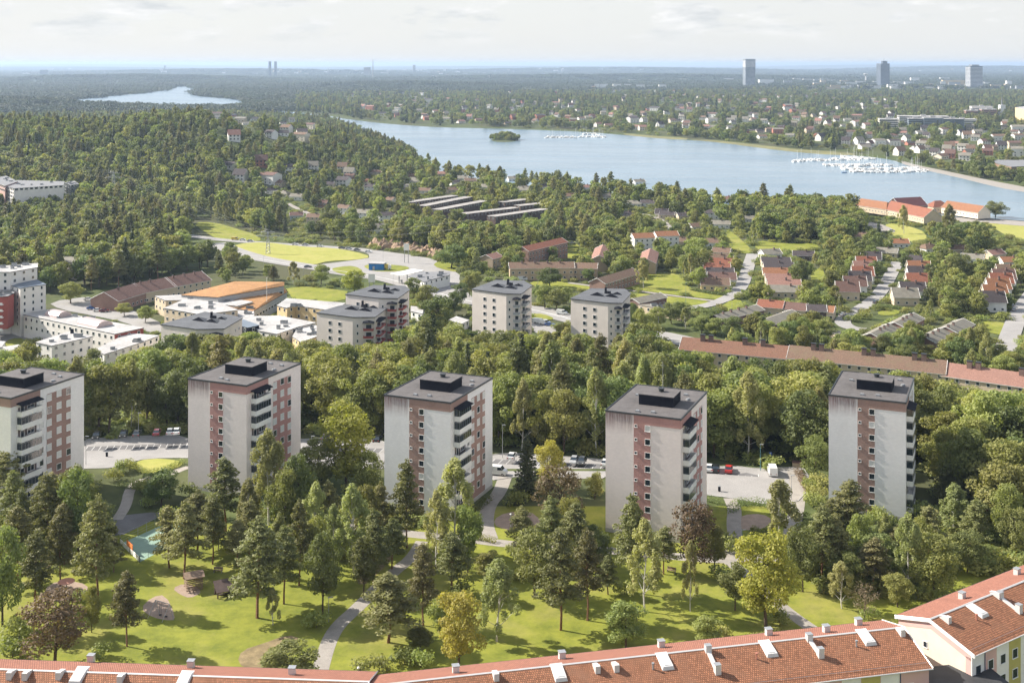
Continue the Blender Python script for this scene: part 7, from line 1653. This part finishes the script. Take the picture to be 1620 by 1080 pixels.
wood([(1000, 352), (1160, 380), (1290, 385), (1400, 400), (1640, 420), (1640, 520), (1500, 510), (1300, 500), (1180, 480), (1000, 450), (740, 430), (740, 395)], 9.0, [('broad', 5), ('dark', 2), ('birch', 1)], 'garden tree among the small houses', 'garden trees', (.4, .85), prob=lambda a, b: .85)
wood([(420, 470), (560, 440), (640, 450), (760, 490), (860, 500), (900, 490), (760, 440), (900, 460), (1000, 470), (1000, 500), (700, 520), (640, 500), (540, 470)], 14, [('broad', 4), ('birch', 1), ('dark', 2)], 'tree along the highway and the sports pitch', 'trees along the highway', (.5, .9), prob=lambda a, b: .8)
T('dark', 714, 424, 386, 52, 'large round tree on the green triangle by the junction', v=0); T('dark', 870, 455, 425, 44, 'big dark rounded tree between the left point tower and the brown row'); T('broad', 1103, 421, 377, 44, 'huge round tree left of the house column')
T('birch', 1018, 456, 412, 32, 'tree at the left end of the big bright lawn'); T('dark', 690, 545, 470, 62, 'dark tall tree beside the tower with red balconies'); T('broad', 675, 500, 452, 40, 'tree left of the filling station shop'); T('yellow', 560, 465, 428, 40, 'olive tree between the pitch and the road')
T('broad', 508, 450, 420, 30, 'tree on the verge above the sports pitch'); T('birch', 464, 450, 415, 26, 'thin tree beside the lower road'); T('pine', 433, 448, 420, 18, 'small conifer above the rust roof'); T('dark', 1520, 440, 402, 42, 'very large round dark tree in the right gardens')
T('broad', 230, 510, 485, 28, 'rounded pale tree at the edge of the school yard'); T('broad', 197, 500, 480, 26, 'pale tree left of the rounded one on the school yard'); T('broad', 112, 480, 448, 40, 'round tree beside the white six-storey block')
T('spruce', 1390, 392, 350, 20, 'dark spruce by the lane'); T('dark', 1575, 345, 318, 36, 'round oak at the right end of the farm'); T('birch', 1430, 370, 325, 24, 'birch in front of the long barn', v=1); T('birch', 1500, 385, 325, 40, 'broad birch in front of the small red barn', v=2)
# island trees, shore belts and the far woods
for i in range(70):
    a = rng.uniform(0, 6.28); r_ = math.sqrt(rng.random()); cx = at_z(799, 221, WL); hx = abs(at_z(824, 221, WL).x - cx.x)
    x, y = cx.x + r_ * math.cos(a) * hx, cx.y + r_ * math.sin(a) * 42
    grow('dark' if i % 3 else 'broad', x, y, rng.uniform(.62, .8) * (1.35 - .75 * r_), 'tree on the small wooded island', 'trees of the island', 1.1, WL + 1)
SH = [(470, 150), (1700, 140), (1700, 310), (1640, 300), (1560, 284), (1480, 268), (1430, 254), (1350, 240), (1262, 236), (1180, 226), (1085, 218), (1000, 211), (930, 206), (830, 203), (700, 200), (560, 188), (540, 182), (470, 178)]
wood(SH, lambda y: 12 + (y - 1300) / 230, [('dark', 7), ('broad', 2), ('pine', 2), ('spruce', 3)], 'tree of the far shore', 'trees of the far shore', (.8, 1.25), prob=lambda a, b: .8, wid=(1.05, 1.5))
wood([(1425, 275), (1500, 290), (1600, 306), (1640, 312), (1640, 250), (1500, 240), (1420, 245)], 16, [('broad', 3), ('dark', 2)], 'tree near the marina shore', 'trees near the marina', (.5, .9), prob=lambda a, b: .7)
# beyond: groves of several crowns each
gr = []
for v in range(3):
    r_ = random.Random(v + 50); B = []
    for i in range(34): s = r_.uniform(2.6, 5.0); B.append((r_.uniform(-24, 24), r_.uniform(-24, 24), r_.uniform(5, 10), s, s, s * 1.15))
    gr.append(leaves_mesh('grove', B, 900, 3.2, L[('farwood', 'farwood', 'spruce')[v]], v, jit=.6))
pts = []; y = 3000
while y < 20000:
    st = 34 + (y - 3000) / 90; x = -.5 * y - 50
    while x < .5 * y + 50:
        a, b = x + rng.uniform(-.5, .5) * st, y + rng.uniform(-.5, .5) * st; x += st
        if KEEP.has(a, b) or KEEP.has(a, b - 30): continue
        q = proj(a, b, tz(a, b)); q2 = proj(a, b, tz(a, b) + 12)
        if b < 7500 and (VIEW.has(*q, b) or VIEW.has(*q2, b)): continue
        if b < 6800 and inpoly(q[0], q[1], SH): continue
        if rng.random() < .16 + (.25 if q[1] < 128 and 500 < q[0] else 0): continue
        pts.append((a, b, tz(a, b), rng.uniform(.7, 1.05) * (1 + (b - 3000) / 30000), 1.0 + st / 90))
    y += st * .9
scatter('far_forest', pts, [rng.randrange(3) for _ in pts], gr)
# low garden and verge growth, uncountable
pts = []
def under(poly, n, smin, smax, world=False):
    P = poly if world else [tuple(hit(*q).xy) for q in poly]; x0, x1, y0, y1 = min(p[0] for p in P), max(p[0] for p in P), min(p[1] for p in P), max(p[1] for p in P); k = t = 0
    while k < n and t < n * 6:
        t += 1; x, y = rng.uniform(x0, x1), rng.uniform(y0, y1)
        if not inpoly(x, y, P) or KEEP.has(x, y): continue
        pts.append((x, y, tz(x, y) - .3, rng.uniform(smin, smax), rng.uniform(1, 1.8))); k += 1
under([(560, 262), (700, 268), (900, 296), (1250, 326), (1640, 350), (1640, 560), (1300, 520), (1000, 500), (740, 440), (400, 375), (330, 300)], 5200, .8, 2.0)
under([(-60, 600), (500, 560), (1010, 545), (1300, 570), (1640, 620), (1640, 790), (1300, 745), (960, 722), (600, 690), (300, 686), (-60, 700)], 1500, .9, 2.2)
under([(0, 520), (500, 440), (1000, 500), (1000, 530), (500, 545), (0, 560)], 350, .7, 1.6); under([(500, 160), (1640, 150), (1640, 300), (1430, 250), (1180, 226), (830, 203), (540, 182)], 2500, 1.5, 3.5)
under([(1480, 770), (1640, 790), (1640, 900), (1540, 910), (1480, 850)], 160, .8, 2.0); under([(1250, 870), (1480, 870), (1480, 950), (1300, 940)], 110, .6, 1.6); under([(480, 800), (600, 790), (700, 840), (560, 860)], 40, .6, 1.4); under([(-40, 790), (150, 770), (170, 850), (60, 900), (-40, 900)], 70, .6, 1.6)
scatter('undergrowth', pts, [rng.randrange(2) for _ in pts], [tree_mesh('shrub', 0, 0)[0], tree_mesh('shrub', 1, 0)[0]])
flush_trees()
# ------------------------------------------------------------------ sky, sun, air, camera
SUN_EL, SUN_AZ = 36.0, math.atan2(-.93, .34)       # azimuth from +y towards +x
w = bpy.data.worlds.new('World'); scene.world = w; w.use_nodes = True; nt = w.node_tree
bg = nt.nodes['Background']; sky = nd(nt, 'ShaderNodeTexSky', sky_type='NISHITA')
sky.sun_disc = False; sky.sun_elevation = R(SUN_EL); sky.sun_rotation = SUN_AZ; sky.altitude = 100; sky.air_density = 1.0; sky.dust_density = SKYDUST; sky.ozone_density = 1.0
tc = nd(nt, 'ShaderNodeTexCoord'); mp = nd(nt, 'ShaderNodeMapping'); mp.inputs['Scale'].default_value = (11, 11, 34); nt.links.new(tc.outputs['Generated'], mp.inputs[0])
f = noise(nt, 1.6, 7, mp.outputs[0], .6)
cl = rampf(nt, f, .49, .61)
mp2 = nd(nt, 'ShaderNodeMapping'); mp2.inputs['Scale'].default_value = (2.2, 2.2, 12); nt.links.new(tc.outputs['Generated'], mp2.inputs[0])
veil = rampf(nt, noise(nt, 1.0, 5, mp2.outputs[0]), .2, .8)
vm = nd(nt, 'ShaderNodeMath', operation='MULTIPLY_ADD'); nt.links.new(veil, vm.inputs[0]); vm.inputs[1].default_value = .12; vm.inputs[2].default_value = .86
spv = nd(nt, 'ShaderNodeSeparateXYZ'); nt.links.new(tc.outputs['Generated'], spv.inputs[0])
low = nd(nt, 'ShaderNodeMapRange'); low.inputs[1].default_value = .10; low.inputs[2].default_value = .42; low.inputs[3].default_value = 1; low.inputs[4].default_value = .38; nt.links.new(spv.outputs[2], low.inputs[0])
vl = nd(nt, 'ShaderNodeMath', operation='MULTIPLY'); nt.links.new(vm.outputs[0], vl.inputs[0]); nt.links.new(low.outputs[0], vl.inputs[1])
c1 = mixc(nt, vl.outputs[0], sky.outputs[0], VEILC)       # thin high cloud veil
clm = nd(nt, 'ShaderNodeMath', operation='MULTIPLY'); nt.links.new(cl, clm.inputs[0]); clm.inputs[1].default_value = .9
sp = nd(nt, 'ShaderNodeSeparateXYZ'); nt.links.new(tc.outputs['Generated'], sp.inputs[0])
up = rampf(nt, sp.outputs[2], .012, .036); cm2 = nd(nt, 'ShaderNodeMath', operation='MULTIPLY'); nt.links.new(clm.outputs[0], cm2.inputs[0]); nt.links.new(up, cm2.inputs[1])
mp3 = nd(nt, 'ShaderNodeMapping'); mp3.inputs['Scale'].default_value = (14, 14, 60); mp3.inputs['Location'].default_value = (0, 0, .25); nt.links.new(tc.outputs['Generated'], mp3.inputs[0])
shade = mixc(nt, rampf(nt, noise(nt, 1.6, 5, mp3.outputs[0]), .35, .65), CLOUDD, CLOUDL)
c2 = mixc(nt, cm2.outputs[0], c1, shade)
nt.links.new(c2, bg.inputs['Color']); bg.inputs['Strength'].default_value = SKYSTR
sd = bpy.data.lights.new('sun', 'SUN'); sd.energy = SUNSTR; sd.angle = R(.53); sd.color = (1, .935, .84)
so = bpy.data.objects.new('sun', sd); col.objects.link(so)
az = SUN_AZ; el = R(SUN_EL); dv = Vector((math.sin(az) * math.cos(el), math.cos(az) * math.cos(el), math.sin(el)))
so.rotation_euler = dv.to_track_quat('Z', 'Y').to_euler(); so.location = (-60, 120, 200)
# air: one even box of haze from just under the ground to just above the highest thing
hz = MB(); hz.box((-95000, -420, -33), (95000, 112000, 131)); hm = bpy.data.materials.new('air_haze'); hm.use_nodes = True; hn = hm.node_tree
hn.nodes.remove(hn.nodes['Principled BSDF']); pv = nd(hn, 'ShaderNodeVolumePrincipled'); pv.inputs['Color'].default_value = (*HAZEC, 1); pv.inputs['Density'].default_value = HAZE; pv.inputs['Anisotropy'].default_value = .2
hn.links.new(pv.outputs[0], hn.nodes['Material Output'].inputs['Volume'])
if HAZE > 0: tag(hz.build('haze', hm), kind='stuff')
cd = bpy.data.cameras.new('camera'); cam = bpy.data.objects.new('camera', cd); col.objects.link(cam); scene.camera = cam
cam.location = (0, 0, CZ); cam.rotation_euler = (R(90), 0, 0); cd.sensor_width = 36; cd.lens = 36 * F / 1620
cd.shift_y = -(540 - Y0) / 1620; cd.clip_start = 1; cd.clip_end = 200000
vs_ = scene.view_settings; vs_.view_transform = 'Standard'; vs_.look = 'None'; vs_.gamma = 1; vs_.exposure = EXPO; vs_.use_curve_mapping = False
cy = scene.cycles; cy.max_bounces = 5; cy.diffuse_bounces = 2; cy.glossy_bounces = 2; cy.transmission_bounces = 2; cy.volume_bounces = 0; cy.transparent_max_bounces = 4; cy.use_denoising = True
cy.caustics_reflective = False; cy.caustics_refractive = False
try: cy.use_light_tree = False
except Exception: pass
